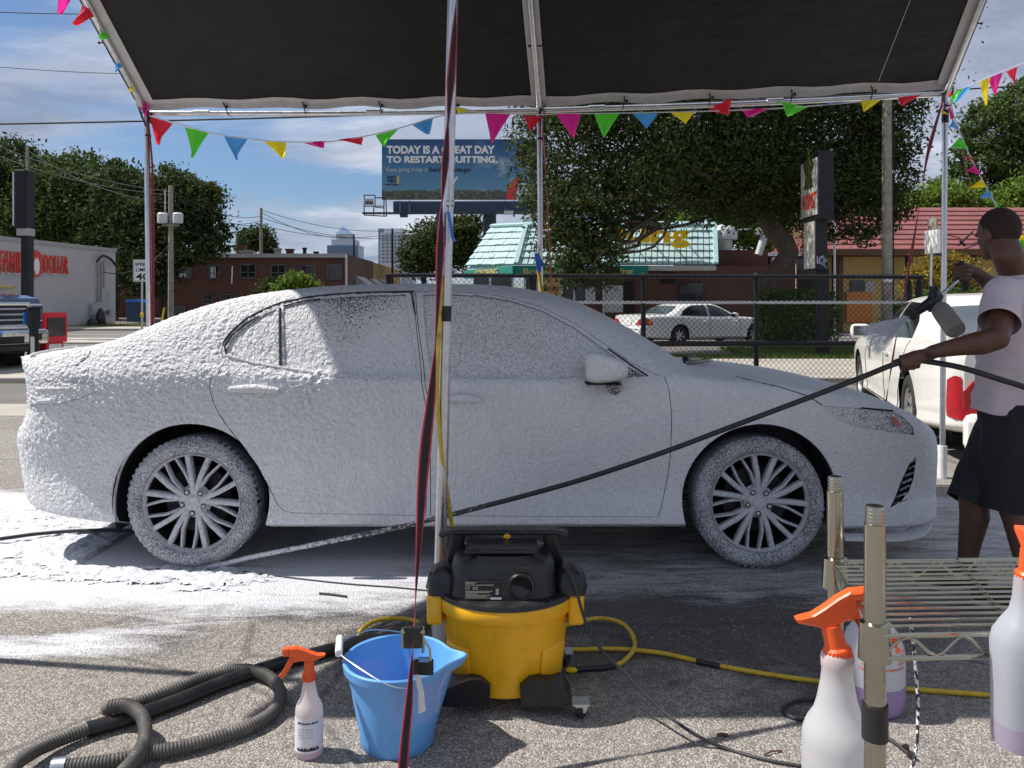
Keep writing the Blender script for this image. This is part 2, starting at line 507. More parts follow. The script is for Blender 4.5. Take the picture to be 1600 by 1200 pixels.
# foam on paint: lumpy, coarser and thicker where the spray has just landed (rear)
def foam_mat(name, coarse=1.0, dark=None, dens=0.62, dmix=0.93):
    t = NT(name)
    sp = t.n.new("ShaderNodeSeparateXYZ"); t.l.new(t.pos, sp.inputs[0])
    v = t.mapping(t.pos, (1, 1, 0.8), rot=(0, R(22), 0))
    n1 = t.noise(v, 66 / coarse, 3, 0.55, 0.6)
    n2 = t.noise(v, 150 / coarse, 3, 0.6, 0.4)
    big = t.noise(t.pos, 3.1, 3, 0.5)
    fade = t.ramp(t.math('ADD', t.math('MULTIPLY', sp.outputs[0], -0.27), t.math('MULTIPLY', big, 0.5)), [(0.1, 0.58), (0.75, 1.0)])
    n3 = t.noise(t.mapping(t.pos, (1, 1, 0.28), rot=(0, R(-14), 0)), 38, 3, 0.55, 0.4)
    h = t.math('ADD', t.math('ADD', t.math('MULTIPLY', n1, 1.0), t.math('MULTIPLY', n2, 0.26)), t.math('MULTIPLY', n3, 0.6))
    bmp = t.n.new("ShaderNodeBump"); bmp.inputs["Distance"].default_value = 0.019
    t.l.new(h, bmp.inputs["Height"])
    t.l.new(t.math('MULTIPLY', fade, 0.95), bmp.inputs["Strength"])
    col = t.ramp(n1, [(0.3, (0.67, 0.675, 0.695)), (0.62, (0.77, 0.775, 0.79))])
    runs = t.noise(t.mapping(t.pos, (1, 1, 0.22), rot=(0, R(-10), 0)), 9, 5, 0.6, 0.6)
    col = t.mix(t.ramp(runs, [(0.42, 0.0), (0.72, 0.17)]), col, (0.50, 0.51, 0.54))
    rough = 0.55
    if dark is not None:
        # thin or missing foam: the dark surface below shows in specks
        m2 = t.noise(t.mapping(t.pos, (1, 1, 0.7), rot=(0, R(35), 0)), 125 / coarse, 4, 0.62, 0.5)
        region = dark(t, sp, big)
        mask = t.ramp(t.math('ADD', m2, region), [(dens - 0.02, 1.0), (dens + 0.11, 0.0)])
        col = t.mix(t.math('MULTIPLY', mask, dmix), col, (0.016, 0.018, 0.022))
        rough = t.ramp(mask, [(0, 0.55), (1, 0.2)])
    return t.done(t.bsdf(col, rough, normal=bmp.outputs[0], spec=0.35))
M['foam'] = foam_mat('foam coat')
def glass_region(t, sp, big):
    # dark specks gather in the top rear corner of the back door's window and thin out downwards
    dx = t.math('ABSOLUTE', t.math('ADD', sp.outputs[0], 0.86))
    a = t.math('MULTIPLY', dx, 0.42)
    bz = t.math('MULTIPLY', t.math('SUBTRACT', 1.40, sp.outputs[2]), 0.62)
    return t.math('SUBTRACT', t.math('MINIMUM', t.math('ADD', a, bz), 0.22), 0.04)
M['foam_glass'] = foam_mat('foam on glass', 1.0, glass_region, 0.47)
M['foam_glass_thin'] = foam_mat('thin foam on glass', 1.0, lambda t, sp, big: t.math('MULTIPLY', t.math('SUBTRACT', 0.9, big), 0.12), 0.47, 0.42)
M['well_foam'] = foam_mat('foam flecks in wheel well', 0.9, lambda t, sp, big: t.math('MULTIPLY', t.math('SUBTRACT', 1.25, sp.outputs[0]), 0.30), 0.60)
M['foam_glass_lit'] = foam_mat('thick sunlit foam on glass', 1.15, lambda t, sp, big: 0.12, 0.47)  # lit copy of the glass foam, coloured for the pane in sun
M['foam_sparse'] = foam_mat('sparse foam on black', 0.9, lambda t, sp, big: 0.0, 0.5)
M['foam_lamp'] = foam_mat('thin foam on headlamp', 0.8, lambda t, sp, big: t.math('ADD', t.math('MULTIPLY', t.math('SUBTRACT', 1.85, sp.outputs[0]), 0.22), 0.05), 0.46)
t = NT('foam on tyre')
n = t.noise(t.pos, 125, 5, 0.68)
big = t.noise(t.pos, 7, 3)
mk = t.ramp(t.math('ADD', n, t.math('MULTIPLY', big, 0.25)), [(0.53, 0.0), (0.70, 1.0)])
M['foam_tyre'] = t.done(t.bsdf(t.mix(mk, (0.10, 0.10, 0.105), (0.52, 0.53, 0.56)), 0.6, normal=t.bump(t.noise(t.pos, 110, 4), 0.7, 0.008)))
t = NT('foam on alloy')
n = t.noise(t.pos, 60, 5, 0.65)
M['foam_alloy'] = t.done(t.bsdf(t.ramp(n, [(0.3, (0.36, 0.36, 0.38)), (0.62, (0.6, 0.61, 0.64))]), 0.5, normal=t.bump(t.noise(t.pos, 120, 4), 0.45, 0.006)))
t = NT('foam on hose')
n = t.noise(t.pos, 55, 6, 0.75)
spx = t.n.new("ShaderNodeSeparateXYZ"); t.l.new(t.pos, spx.inputs[0])
mk = t.ramp(t.math('ADD', t.math('MULTIPLY', n, 1.0), t.math('MULTIPLY', spx.outputs[0], -0.22)), [(0.62, 0.0), (0.76, 1.0)])
M['hose_foamed'] = t.done(t.bsdf(t.mix(mk, (0.03, 0.028, 0.03), (0.68, 0.68, 0.7)), 0.5))

# wet and dry pebbled lot surface
t = NT('pebbled asphalt')
sp = t.n.new("ShaderNodeSeparateXYZ"); t.l.new(t.pos, sp.inputs[0])
peb = t.voronoi(t.pos, 150, 'F1', "Color")
pd = t.voronoi(t.pos, 150, 'F1', "Distance")
sv = t.n.new("ShaderNodeSeparateColor"); t.l.new(peb, sv.inputs[0])
grain = t.ramp(sv.outputs[0], [(0.0, (0.12, 0.11, 0.104)), (0.3, (0.32, 0.29, 0.265)), (0.65, (0.52, 0.48, 0.44)), (1.0, (0.75, 0.715, 0.67))])
grain = t.mix(t.ramp(pd, [(0.30, 0.0), (0.62, 0.85)]), grain, (0.075, 0.066, 0.058))
patch = t.noise(t.pos, 1.1, 5, 0.6)
grain = t.mix(t.ramp(patch, [(0.42, 0.0), (0.7, 0.5)]), grain, (0.16, 0.135, 0.11))
fine = t.noise(t.pos, 26, 5, 0.65)
stain = t.noise(t.pos, 0.75, 6, 0.62, 0.8)
grain = t.mix(t.ramp(stain, [(0.56, 0.0), (0.68, 0.55)]), grain, (0.085, 0.075, 0.066))
crk = t.voronoi(t.mix(0.06, t.pos, t.noise(t.pos, 2.5, 4, out='Color')), 0.55, 'DISTANCE_TO_EDGE')
grain = t.mix(t.ramp(crk, [(0.003, 0.75), (0.008, 0.0)]), grain, (0.03, 0.028, 0.026))
grain = t.mix(0.3, grain, t.ramp(fine, [(0.35, (0.20, 0.18, 0.162)), (0.7, (0.56, 0.52, 0.475))]))
# wet: round the car, running out to the front right
wx = t.math('MULTIPLY', t.math('ADD', sp.outputs[0], 0.15), 0.34)
wd = t.math('MULTIPLY', t.math('SUBTRACT', sp.outputs[1], 4.25), 0.60)
dist = t.math('SQRT', t.math('ADD', t.math('MULTIPLY', wx, wx), t.math('MULTIPLY', wd, wd)))
wet_n = t.noise(t.pos, 1.3, 6, 0.6, 0.4)
wet2 = t.noise(t.mapping(t.pos, (0.5, 1.6, 1)), 2.4, 5, 0.62, 0.6)
lr = t.ramp(sp.outputs[0], [(0.0, 0.0), (0.35, 0.17)])
wet = t.ramp(t.math('ADD', t.math('SUBTRACT', t.math('ADD', t.math('MULTIPLY', wet_n, 0.8), t.math('MULTIPLY', wet2, 0.35)), t.math('MULTIPLY', dist, 0.60)), lr), [(0.13, 0.0), (0.24, 1.0)])
base = t.mix(wet, grain, t.mix(0.70, grain, (0.030, 0.030, 0.033)))
# foam drying on the wet surface: nearly closed by the tail, thinning to specks outwards, plus a run-off stream
stv = t.noise(t.mapping(t.pos, (1.6, 7.0, 1)), 1.5, 7, 0.7, 1.0)
spk = t.noise(t.pos, 62, 4, 0.68)
leftw = t.ramp(t.math('MULTIPLY', sp.outputs[0], -0.5), [(0.0, 0.60), (0.5, 1.0)])
nearL = t.ramp(t.math('ADD', t.math('MULTIPLY', sp.outputs[1], 0.125), t.math('MULTIPLY', t.math('SUBTRACT', patch, 0.5), 0.10)), [(0.385, 0.0), (0.475, 1.0), (0.66, 1.0), (0.76, 0.0)], 'EASE')
side = t.ramp(t.math('ADD', t.math('MULTIPLY', sp.outputs[0], 0.1), 0.5), [(0.0, 0.3), (0.12, 1.0), (0.80, 1.0), (0.86, 0.0)])
core = t.math('MULTIPLY', t.math('MULTIPLY', nearL, leftw), side)
smid = t.math('ADD', t.math('ADD', 3.27, t.math('MULTIPLY', sp.outputs[0], 0.06)), t.math('MULTIPLY', t.math('SUBTRACT', patch, 0.5), 0.35))
strm = t.math('MULTIPLY', t.ramp(t.math('ABSOLUTE', t.math('SUBTRACT', sp.outputs[1], t.math('SUBTRACT', smid, 0.06))), [(0.08, 1.0), (0.20, 0.0)]), t.ramp(t.math('MULTIPLY', sp.outputs[0], -0.3), [(0.26, 0.0), (0.50, 1.0)]))
fv = t.math('ADD', t.math('MULTIPLY', t.math('MAXIMUM', core, t.math('MULTIPLY', strm, 0.78)), 0.60), t.math('ADD', t.math('MULTIPLY', stv, 0.62), t.math('MULTIPLY', spk, 0.36)))
film = t.math('MULTIPLY', t.ramp(fv, [(0.74, 0.0), (1.06, 0.96)]), t.ramp(t.math('MAXIMUM', core, strm), [(0.03, 0.0), (0.2, 1.0)]))
base = t.mix(film, t.mix(t.math('MULTIPLY', strm, 0.6), base, t.mix(0.55, base, (0.05, 0.05, 0.055))), (0.68, 0.69, 0.73))
rgh = t.ramp(wet, [(0, 0.9), (1, 0.36)])
hgt = t.math('SUBTRACT', 0.6, pd)
nrm = t.bump(t.math('ADD', hgt, t.math('MULTIPLY', fine, 0.8)), 0.8, 0.006)
M['lot'] = t.done(t.bsdf(base, rgh, normal=nrm, spec=0.4))

t = NT('earth')
M['earth'] = t.done(t.bsdf(t.ramp(t.noise(t.pos, 0.35, 6, 0.6), [(0.3, (0.10, 0.10, 0.055)), (0.5, (0.16, 0.145, 0.11)), (0.7, (0.20, 0.185, 0.16))]), 0.95))

t = NT('ground foam')
b = t.bsdf(t.ramp(t.noise(t.pos, 42, 5, 0.65), [(0.32, (0.42, 0.43, 0.47)), (0.6, (0.74, 0.75, 0.79))]), 0.45, normal=t.bump(t.noise(t.pos, 90, 4, 0.6), 0.6, 0.008))
M['ground_foam'] = t.done(b)

# brick walls too far away for single bricks
t = NT('far brick')
br = t.n.new("ShaderNodeTexBrick")
mp = t.mapping(t.pos, (1, 1, 1), rot=(R(90), 0, 0))
br.inputs["Scale"].default_value = 3.0
br.inputs["Color1"].default_value = (0.125, 0.055, 0.04, 1); br.inputs["Color2"].default_value = (0.09, 0.04, 0.03, 1)
br.inputs["Mortar"].default_value = (0.12, 0.085, 0.07, 1); br.inputs["Mortar Size"].default_value = 0.012
t.l.new(mp, br.inputs["Vector"])
M['brick'] = t.done(t.bsdf(t.mix(t.ramp(t.noise(t.pos, 0.5, 5), [(0.35, 0.0), (0.7, 0.6)]), br.outputs[0], (0.095, 0.04, 0.03)), 0.9))

def leaf_mat(name, dark, light, trans=0.3):
    t = NT(name)
    rnd = t.geo.outputs["Random Per Island"]
    lo = t.noise(t.pos, 0.5, 2)
    f = t.math('ADD', t.math('MULTIPLY', rnd, 0.62), t.math('MULTIPLY', lo, 0.38))
    c = t.ramp(f, [(0.2, dark), (0.75, light)])
    b = t.bsdf(c, 0.65, spec=0.12)
    tr = t.n.new("ShaderNodeBsdfTranslucent"); t.l.new(c, tr.inputs[0])
    mx = t.n.new("ShaderNodeMixShader"); mx.inputs[0].default_value = trans
    t.l.new(b.outputs[0], mx.inputs[1]); t.l.new(tr.outputs[0], mx.inputs[2])
    return t.done(mx)
M['leaf_oak'] = leaf_mat('oak leaf', (0.022, 0.034, 0.012), (0.085, 0.115, 0.035), 0.25)
M['leaf_green'] = leaf_mat('green leaf', (0.026, 0.05, 0.016), (0.115, 0.165, 0.045), 0.3)
M['leaf_bright'] = leaf_mat('bright leaf', (0.05, 0.10, 0.015), (0.20, 0.30, 0.05), 0.4)
M['leaf_yellow'] = leaf_mat('yellow shrub leaf', (0.12, 0.09, 0.015), (0.42, 0.32, 0.05), 0.35)
M['leaf_hedge'] = leaf_mat('hedge leaf', (0.03, 0.065, 0.015), (0.13, 0.21, 0.05), 0.25)
M['grass'] = leaf_mat('grass blade', (0.06, 0.10, 0.02), (0.20, 0.26, 0.06), 0.3)

# billboard print (flat print: a sky-blue poster with a strip of town along the bottom)
t = NT('billboard print')
sp = t.n.new("ShaderNodeSeparateXYZ"); t.l.new(t.tc.outputs["Generated"], sp.inputs[0])
sk = t.ramp(sp.outputs[2], [(0.0, (0.16, 0.32, 0.42)), (0.45, (0.07, 0.22, 0.38)), (1.0, (0.015, 0.07, 0.19))])
cl = t.noise(t.mapping(t.tc.outputs["Generated"], (6, 1, 4), loc=(2.2, 0, 1.1)), 1.0, 6, 0.6)
clm = t.math('MULTIPLY', t.ramp(cl, [(0.5, 0.0), (0.64, 1.0)]), t.ramp(sp.outputs[0], [(0.55, 0.0), (0.75, 0.9)]))
sk = t.mix(clm, sk, (0.42, 0.47, 0.52))
town = t.ramp(t.noise(t.mapping(t.tc.outputs["Generated"], (40, 1, 18)), 1.0, 6, 0.65), [(0.35, (0.035, 0.05, 0.035)), (0.55, (0.11, 0.12, 0.09)), (0.7, (0.32, 0.24, 0.2))])
edge = t.math('ADD', sp.outputs[2], t.math('MULTIPLY', t.noise(t.mapping(t.tc.outputs["Generated"], (30, 1, 1)), 1.0, 5, 0.6), 0.13))
M['poster'] = t.done(t.bsdf(t.mix(t.ramp(edge, [(0.205, 1.0), (0.225, 0.0)]), sk, town), 0.6))

# translucent bottle plastic with a liquid level
def bottle_mat(name, z0, col=(0.8, 0.8, 0.8), liquid=(0.62, 0.52, 0.72)):
    t = NT(name)
    sp = t.n.new("ShaderNodeSeparateXYZ"); t.l.new(t.obj, sp.inputs[0])
    c = t.mix(t.ramp(sp.outputs[2], [(0.0, 1.0), (0.001, 0.0)]) if z0 is None else t.math('LESS_THAN', sp.outputs[2], z0), col, liquid)
    b = t.bsdf(c, 0.36, spec=0.45, Subsurface_Weight=0.5, Subsurface_Radius=(0.05, 0.05, 0.05))
    tr = t.n.new("ShaderNodeBsdfTranslucent"); t.l.new(c, tr.inputs[0])
    mx = t.n.new("ShaderNodeMixShader"); mx.inputs[0].default_value = 0.5
    t.l.new(b.outputs[0], mx.inputs[1]); t.l.new(tr.outputs[0], mx.inputs[2])
    return t.done(mx)

M['window_frame'] = simple('grey window frame', (0.10, 0.10, 0.10), 0.7)
# ================================================================= GROUND
def sheet(name, x0, x1, y0, y1, z, mat, thick=0.0):
    mb = MB()
    if thick: mb.box(((x0 + x1) / 2, (y0 + y1) / 2, z - thick / 2), (x1 - x0, y1 - y0, thick), bev=min(0.02, thick / 3))
    else: mb.add([(x0, y0, z), (x1, y0, z), (x1, y1, z), (x0, y1, z)], [(0, 1, 2, 3)])
    return tag(mb.build(name, mat), kind='structure')
sheet('ground', -2500, 2500, -60, 4000, -0.004, M['earth'])
sheet('parking_lot', -40, 40, -14, 9.25, 0.0, M['lot'])
sheet('concrete_strip', -40, 40, 9.25, 10.3, 0.004, M['concrete'])
sheet('side_road', -60, 60, 10.3, 12.75, 0.002, M['road'])
sheet('sidewalk', -60, 60, 12.9, 17.0, 0.09, M['concrete'], 0.13)
sheet('main_road', -160, 6.0, 17.0, 24.2, 0.002, M['road'])
sheet('median', -160, -4, 24.2, 27.0, 0.06, M['concrete'], 0.1)
sheet('far_road', -160, 6, 27.0, 34.5, 0.002, M['road'])
for y in (20.3, 30.8):
    sheet('lane_line', -160, -2, y, y + 0.14, 0.006, M['lane_paint'])
sheet('far_sidewalk', -160, 6, 34.5, 37.0, 0.10, M['concrete'], 0.14)
sheet('rear_lot', 1.5, 60, 22.2, 36.0, 0.003, M['road'])

# grass tufts along the kerb behind the fence, by the left kerb and the store
def grass_patch(name, x0, x1, y0, y1, n, h=0.16):
    x = np.random.uniform(x0, x1, n); y = np.random.uniform(y0, y1, n)
    a = np.random.uniform(0, math.pi, n); hh = h * np.random.uniform(0.4, 1.2, n); w = 0.018
    lx, ly = np.random.uniform(-.08, .08, n), np.random.uniform(-.08, .08, n)
    v = np.zeros((n, 3, 3))
    v[:, 0] = np.stack([x - np.cos(a) * w, y - np.sin(a) * w, np.zeros(n)], 1)
    v[:, 1] = np.stack([x + np.cos(a) * w, y + np.sin(a) * w, np.zeros(n)], 1)
    v[:, 2] = np.stack([x + lx, y + ly, hh], 1)
    return tag(link(name, np_mesh(name, v.reshape(-1, 3), np.arange(n * 3).reshape(-1, 3)), M['grass']), kind='stuff')
grass_patch('grass', 5.6, 11.5, 17.1, 21.8, 9000)
grass_patch('grass', 3.4, 5.6, 17.1, 19.2, 1500, 0.09)
grass_patch('grass', -12.5, -8.0, 15.2, 16.6, 900, 0.14).location.z = 0.09
grass_patch('grass', -22, -12, 37.2, 40.5, 3500, 0.2)

# ================================================================= TREES
def leaf_quads(cent, size, rng, flat=0.0):
    n = len(cent)
    a = rng.normal(size=(n, 3)); a /= np.linalg.norm(a, axis=1, keepdims=True)
    b = rng.normal(size=(n, 3)); b -= a * (a * b).sum(1, keepdims=True); b /= np.linalg.norm(b, axis=1, keepdims=True)
    s = size * rng.uniform(0.6, 1.35, (n, 1))
    v = np.stack([cent - a * s, cent + b * s * 0.45 - a * s * 0.1, cent + a * s, cent - b * s * 0.45 + a * s * 0.1], 1)
    return v.reshape(-1, 3), np.arange(n * 4).reshape(-1, 4)

def crown_points(blobs, n, rng, clump=0.28, per=55, shell=0.5):
    """leaf clumps through the outer volume of the blobs; gaps stay between clumps"""
    vol = np.array([b[3] * b[4] * b[5] for b in blobs]) ** 0.8
    vol /= vol.sum()
    out = []
    for b, w in zip(blobs, vol):
        m = max(3, int(n * w / per))
        d = rng.normal(size=(m, 3)); d /= np.linalg.norm(d, axis=1, keepdims=True)
        r = rng.uniform(shell, 1.0, (m, 1)) ** 0.6
        c = np.array(b[:3]) + d * r * np.array(b[3:6])
        sc = clump * (b[3] * b[4] * b[5]) ** (1 / 3) * rng.uniform(0.45, 1.3, (m, 1, 1))
        p = c[:, None, :] + np.clip(rng.normal(size=(m, per, 3)), -1.7, 1.7) * sc * np.array([1, 1, 0.72])
        out.append(p.reshape(-1, 3))
    return np.concatenate(out)

def limb(mb, a, b, r0, r1, rng, wob=0.08, n=7):
    a, b = Vector(a), Vector(b)
    L = (b - a).length
    pts = [a.lerp(b, k / 5) + Vector(rng.normal(size=3)) * (wob * L * (0 if k in (0, 5) else 1)) for k in range(6)]
    s = spline(pts, L / 16)
    mb.tube(s, [r0 + (r1 - r0) * i / (len(s) - 1) for i in range(len(s))], n)

def tree(name, label, base, fork, blobs, n, leaf, mat, r0=0.25, group=None, cat='tree', clump=0.28, seed=1, per=55, shell=0.5, limbs=0.38):
    rng = np.random.default_rng(seed)
    base, fork = Vector(base), Vector(fork)
    root = thing(name, label, cat, base, group)
    mb = MB()
    limb(mb, base - Vector((0, 0, 0.1)), fork, r0, r0 * 0.72, rng, 0.03, 12)
    mb.build('trunk', M['bark'], root)
    mb = MB()
    for b in blobs:
        c = Vector(b[:3])
        limb(mb, fork, c, r0 * limbs, r0 * 0.08, rng)
        for k in range(3):
            e = c + Vector(rng.normal(size=3)).normalized() * 0.7 * min(b[3:6])
            limb(mb, fork.lerp(c, 0.65), e, r0 * 0.18, r0 * 0.05, rng, 0.08, 5)
    tag(mb.build('limbs', M['bark'], root), kind='stuff')
    v, f = leaf_quads(crown_points(blobs, n, rng, clump, per, shell), leaf, rng)
    link('crown', np_mesh('crown', v, f), mat, root)
    return root

def pblob(px, py, D, rx, ry, rz):
    p = P(px, py, D)
    return (p.x, p.y, p.z, rx, ry, rz)

# live oak behind the fence: its crown hangs over the green roof
D = 21.0
oak = [pblob(880, 230, 20, 1.2, 1.5, 1.5), pblob(865, 310, 19.5, 0.75, 1.1, 1.2), pblob(885, 390, 19.2, 0.8, 0.9, 0.95), pblob(925, 400, 19.0, 0.7, 0.9, 0.75),
       pblob(915, 335, 19.3, 0.85, 1.0, 1.1), pblob(940, 362, 19.3, 0.45, 0.8, 0.75), pblob(1000, 250, 20, 1.6, 1.7, 1.6), pblob(1000, 286, 19.2, 1.0, 1.0, 0.7), pblob(1090, 215, 21, 1.9, 2.0, 1.7),
       pblob(1130, 280, 21.0, 1.5, 1.5, 1.2), pblob(1060, 272, 20.5, 1.1, 1.2, 0.8), pblob(1200, 285, 21.0, 1.2, 1.5, 1.1), pblob(1180, 210, 22, 1.9, 2.0, 1.5), pblob(1280, 200, 22, 2.0, 2.0, 1.6),
       pblob(1300, 285, 21.5, 1.1, 1.2, 1.0), pblob(1355, 265, 21.5, 1.0, 1.3, 1.6), pblob(1350, 345, 21.0, 0.7, 0.9, 0.8), pblob(1270, 340, 22.5, 0.8, 1.0, 0.9),
       pblob(1385, 195, 21.5, 0.9, 1.4, 1.3), pblob(1395, 290, 21.5, 0.5, 0.9, 1.2), pblob(1200, 330, 22.5, 1.0, 1.2, 0.6), pblob(1130, 318, 23.0, 1.0, 1.2, 0.5),
       pblob(1100, 60, 21, 3.2, 2.6, 1.8), pblob(930, 110, 20.5, 2.0, 2.0, 1.5), pblob(1320, 90, 22, 2.4, 2.4, 1.8)]
tree('oak_tree', 'huge dark live oak drooping in front of the green shake roof', (7.35, 21.6, 0), (6.75, 21.4, 4.5), oak, 170000, 0.060, M['leaf_oak'], 0.33, clump=0.24, seed=3, per=60, shell=0.35, limbs=0.16)

lt = 'broad green trees behind the grey store'
tree('broad_tree', 'loose green tree above the store roof at the far left', (-37, 54, 0), (-36.5, 54, 6), [pblob(10, 270, 54, 2.4, 2.5, 2.2), pblob(-40, 300, 54, 3, 3, 3), pblob(45, 248, 54, 0.9, 1, 0.9), pblob(20, 340, 54, 2.6, 2.5, 2)], 16000, 0.17, M['leaf_oak'], 0.35, lt, seed=11)
tree('broad_tree', 'largest light green tree rising behind the black pole sign', (-30.5, 53, 0), (-30.2, 53, 5), [pblob(105, 290, 53, 2.6, 2.5, 1.9), pblob(80, 345, 53, 3.0, 2.6, 2.2), pblob(130, 340, 53, 2.5, 2.5, 2.2), pblob(150, 290, 53, 1.2, 2, 1.4), pblob(120, 260, 53, 1.3, 1.5, 1.0)], 22000, 0.16, M['leaf_green'], 0.4, lt, seed=12)
tree('broad_tree', 'dark tree behind the right end of the store wall', (-26, 52, 0), (-26, 52, 4), [pblob(190, 300, 51, 1.6, 2, 1.8), pblob(185, 360, 51, 2.2, 2, 2.2), pblob(215, 340, 50, 1.6, 1.8, 2.2), pblob(180, 275, 52, 0.8, 1, 0.9), pblob(225, 410, 49, 1.7, 1.5, 2.0)], 18000, 0.16, M['leaf_oak'], 0.35, lt, seed=13)
tree('broad_tree', 'dark tree hanging over the left end of the brick building', (-21.5, 50, 0), (-21.5, 50, 4), [pblob(270, 290, 50, 1.3, 1.6, 1.2), pblob(260, 340, 50, 2.2, 2, 2.0), pblob(310, 330, 50, 1.6, 1.6, 1.9), pblob(335, 370, 50, 0.9, 1.2, 1.3), pblob(290, 385, 49, 1.7, 1.5, 1.2), pblob(240, 420, 48, 1.1, 1.2, 1.6), pblob(318, 298, 50, 0.7, 0.9, 0.8)], 22000, 0.15, M['leaf_oak'], 0.3, lt, seed=14)
tree('broad_tree', 'small dark green tree left of the bare utility pole', (-26.3, 83, 0), (-26.3, 83, 4), [pblob(400, 372, 82, 1.6, 1.5, 1.1), pblob(384, 382, 82, 0.9, 1.0, 0.9), pblob(414, 385, 82, 1.0, 1, 0.8)], 4500, 0.2, M['leaf_oak'], 0.25, seed=15)
tree('broad_tree', 'round grey green tree below the billboard', (-8.5, 78, 0), (-8.6, 78, 3.5), [pblob(690, 385, 78, 3.1, 3, 2.4), pblob(650, 405, 78, 1.6, 2, 1.7), pblob(718, 375, 78, 2.0, 2.4, 2.4), pblob(705, 355, 78, 1.3, 1.6, 1.0), pblob(735, 350, 76, 1.0, 1.2, 1.1)], 18000, 0.19, M['leaf_oak'], 0.35, seed=16)
rt = 'trees behind the red roof'
tree('broad_tree', 'tall open tree behind the red roof at the far right', (29, 46, 0), (28.6, 46, 6), [pblob(1555, 200, 46, 1.7, 2, 1.7), pblob(1600, 180, 46, 1.8, 2, 2), pblob(1535, 255, 46, 1.5, 1.6, 1.3), pblob(1600, 260, 46, 2, 2, 1.5), pblob(1500, 240, 46, 0.8, 1, 0.9), pblob(1525, 190, 46, 0.7, 1, 0.8), pblob(1495, 290, 46, 1.2, 1.4, 1.0), pblob(1560, 300, 46, 2.0, 1.5, 1.0), pblob(1640, 220, 46, 2.2, 2, 2.5)], 24000, 0.13, M['leaf_green'], 0.35, rt, clump=0.22, seed=17)
tree('broad_tree', 'light green tree just above the red roof ridge', (23.5, 44, 0), (23.6, 44, 4), [pblob(1470, 310, 44, 1.6, 1.5, 0.9), pblob(1510, 318, 44, 1.2, 1.3, 0.8), pblob(1450, 322, 44, 1.0, 1.2, 0.7)], 7000, 0.13, M['leaf_bright'], 0.25, rt, seed=18)
tree('broad_tree', 'bright yellow green tree at the right edge behind the red roof', (31, 43, 0), (30.9, 43, 4), [pblob(1600, 308, 43, 1.5, 1.4, 0.9), pblob(1640, 300, 43, 1.7, 1.5, 1.2), pblob(1572, 318, 43, 0.8, 1, 0.5)], 6000, 0.13, M['leaf_bright'], 0.25, rt, seed=19)
tree('broad_tree', 'bright young tree between the green roof and the wood pole', (8.3, 33, 0), (8.3, 33, 3), [pblob(1110, 330, 33, 1.5, 1.4, 0.9), pblob(1150, 350, 33, 1.2, 1.2, 0.8), pblob(1075, 345, 34, 1.0, 1.2, 0.6), pblob(1190, 365, 34, 1.2, 1.2, 0.7)], 9000, 0.11, M['leaf_bright'], 0.2, seed=20)
# a scatter of dim growth far away behind everything closes the horizon
tree('broad_tree', 'dark tree mass behind the wood pole and black pylon', (15, 48, 0), (15, 48, 4), [pblob(1250, 330, 48, 3.5, 2, 2.4), pblob(1340, 330, 48, 3.5, 2, 2.2), pblob(1160, 330, 49, 3, 2, 2)], 12000, 0.2, M['leaf_oak'], 0.35, seed=21)

def shrub(name, label, base, blobs, n, leaf, mat, group=None, seed=1, cat='shrub'):
    rng = np.random.default_rng(seed)
    base = Vector(base)
    root = thing(name, label, cat, base, group)
    mb = MB()
    for b in blobs:
        for k in range(2): limb(mb, base + Vector(rng.normal(size=3)) * .03 - Vector((0, 0, base.z)), Vector(b[:3]) + Vector(rng.normal(size=3)) * .2 * b[3], 0.035, 0.01, rng, 0.08, 5)
    tag(mb.build('stems', M['bark'], root), kind='stuff')
    v, f = leaf_quads(crown_points(blobs, n, rng, 0.25, 40, 0.35), leaf, rng)
    link('foliage', np_mesh('foliage', v, f), mat, root)
    return root
p = G(462, 508)
shrub('palm_bush', 'feathery bright green bush before the brick building', (p.x, p.y, 0), [pblob(462, 442, p.y, 0.85, 0.8, 0.55), pblob(445, 455, p.y, 0.6, .6, .5), pblob(485, 452, p.y, 0.6, .6, .5)], 3500, 0.11, M['leaf_bright'], seed=31)
p = G(430, 506)
shrub('round_shrub', 'dark green shrub left of the feathery bush', (p.x, p.y, 0), [pblob(425, 450, p.y, 0.7, 0.8, 0.6), pblob(410, 465, p.y, 0.7, .6, .5)], 2500, 0.1, M['leaf_oak'], seed=32)
shrub('round_shrub', 'yellow flowering shrub in front of the red roofed house', (15.3, 27, 0), [pblob(1470, 430, 27, 1.05, 0.9, 0.75), pblob(1435, 440, 27, 0.55, .7, .6), pblob(1505, 440, 27, 0.6, .7, .7), pblob(1470, 412, 27, 0.6, .7, .35)], 7000, 0.06, M['leaf_yellow'], seed=33)
shrub('round_shrub', 'dark green shrub under the yellow flowering shrub', (14.9, 25.5, 0), [pblob(1480, 470, 25.5, 1.0, 0.8, 0.45), pblob(1450, 478, 25.5, .6, .7, .35)], 3500, 0.06, M['leaf_hedge'], seed=34)
rng = np.random.default_rng(5)
root = thing('hedge', 'clipped green hedge behind the chain link fence', 'hedge', (8.0, 21.3, 0))
pts = np.stack([rng.uniform(-1.0, 1.0, 9000), rng.uniform(-0.5, 0.5, 9000), rng.uniform(0, 1.55, 9000)], 1)
keep = (np.abs(pts[:, 0]) > 0.82) | (np.abs(pts[:, 1]) > 0.36) | (pts[:, 2] > 1.35)
pts = pts[keep] + rng.normal(size=(keep.sum(), 3)) * 0.06 + np.array([7.55, 21.3, 0])
v, f = leaf_quads(pts, 0.06, rng)
link('foliage', np_mesh('foliage', v, f), M['leaf_hedge'], root)
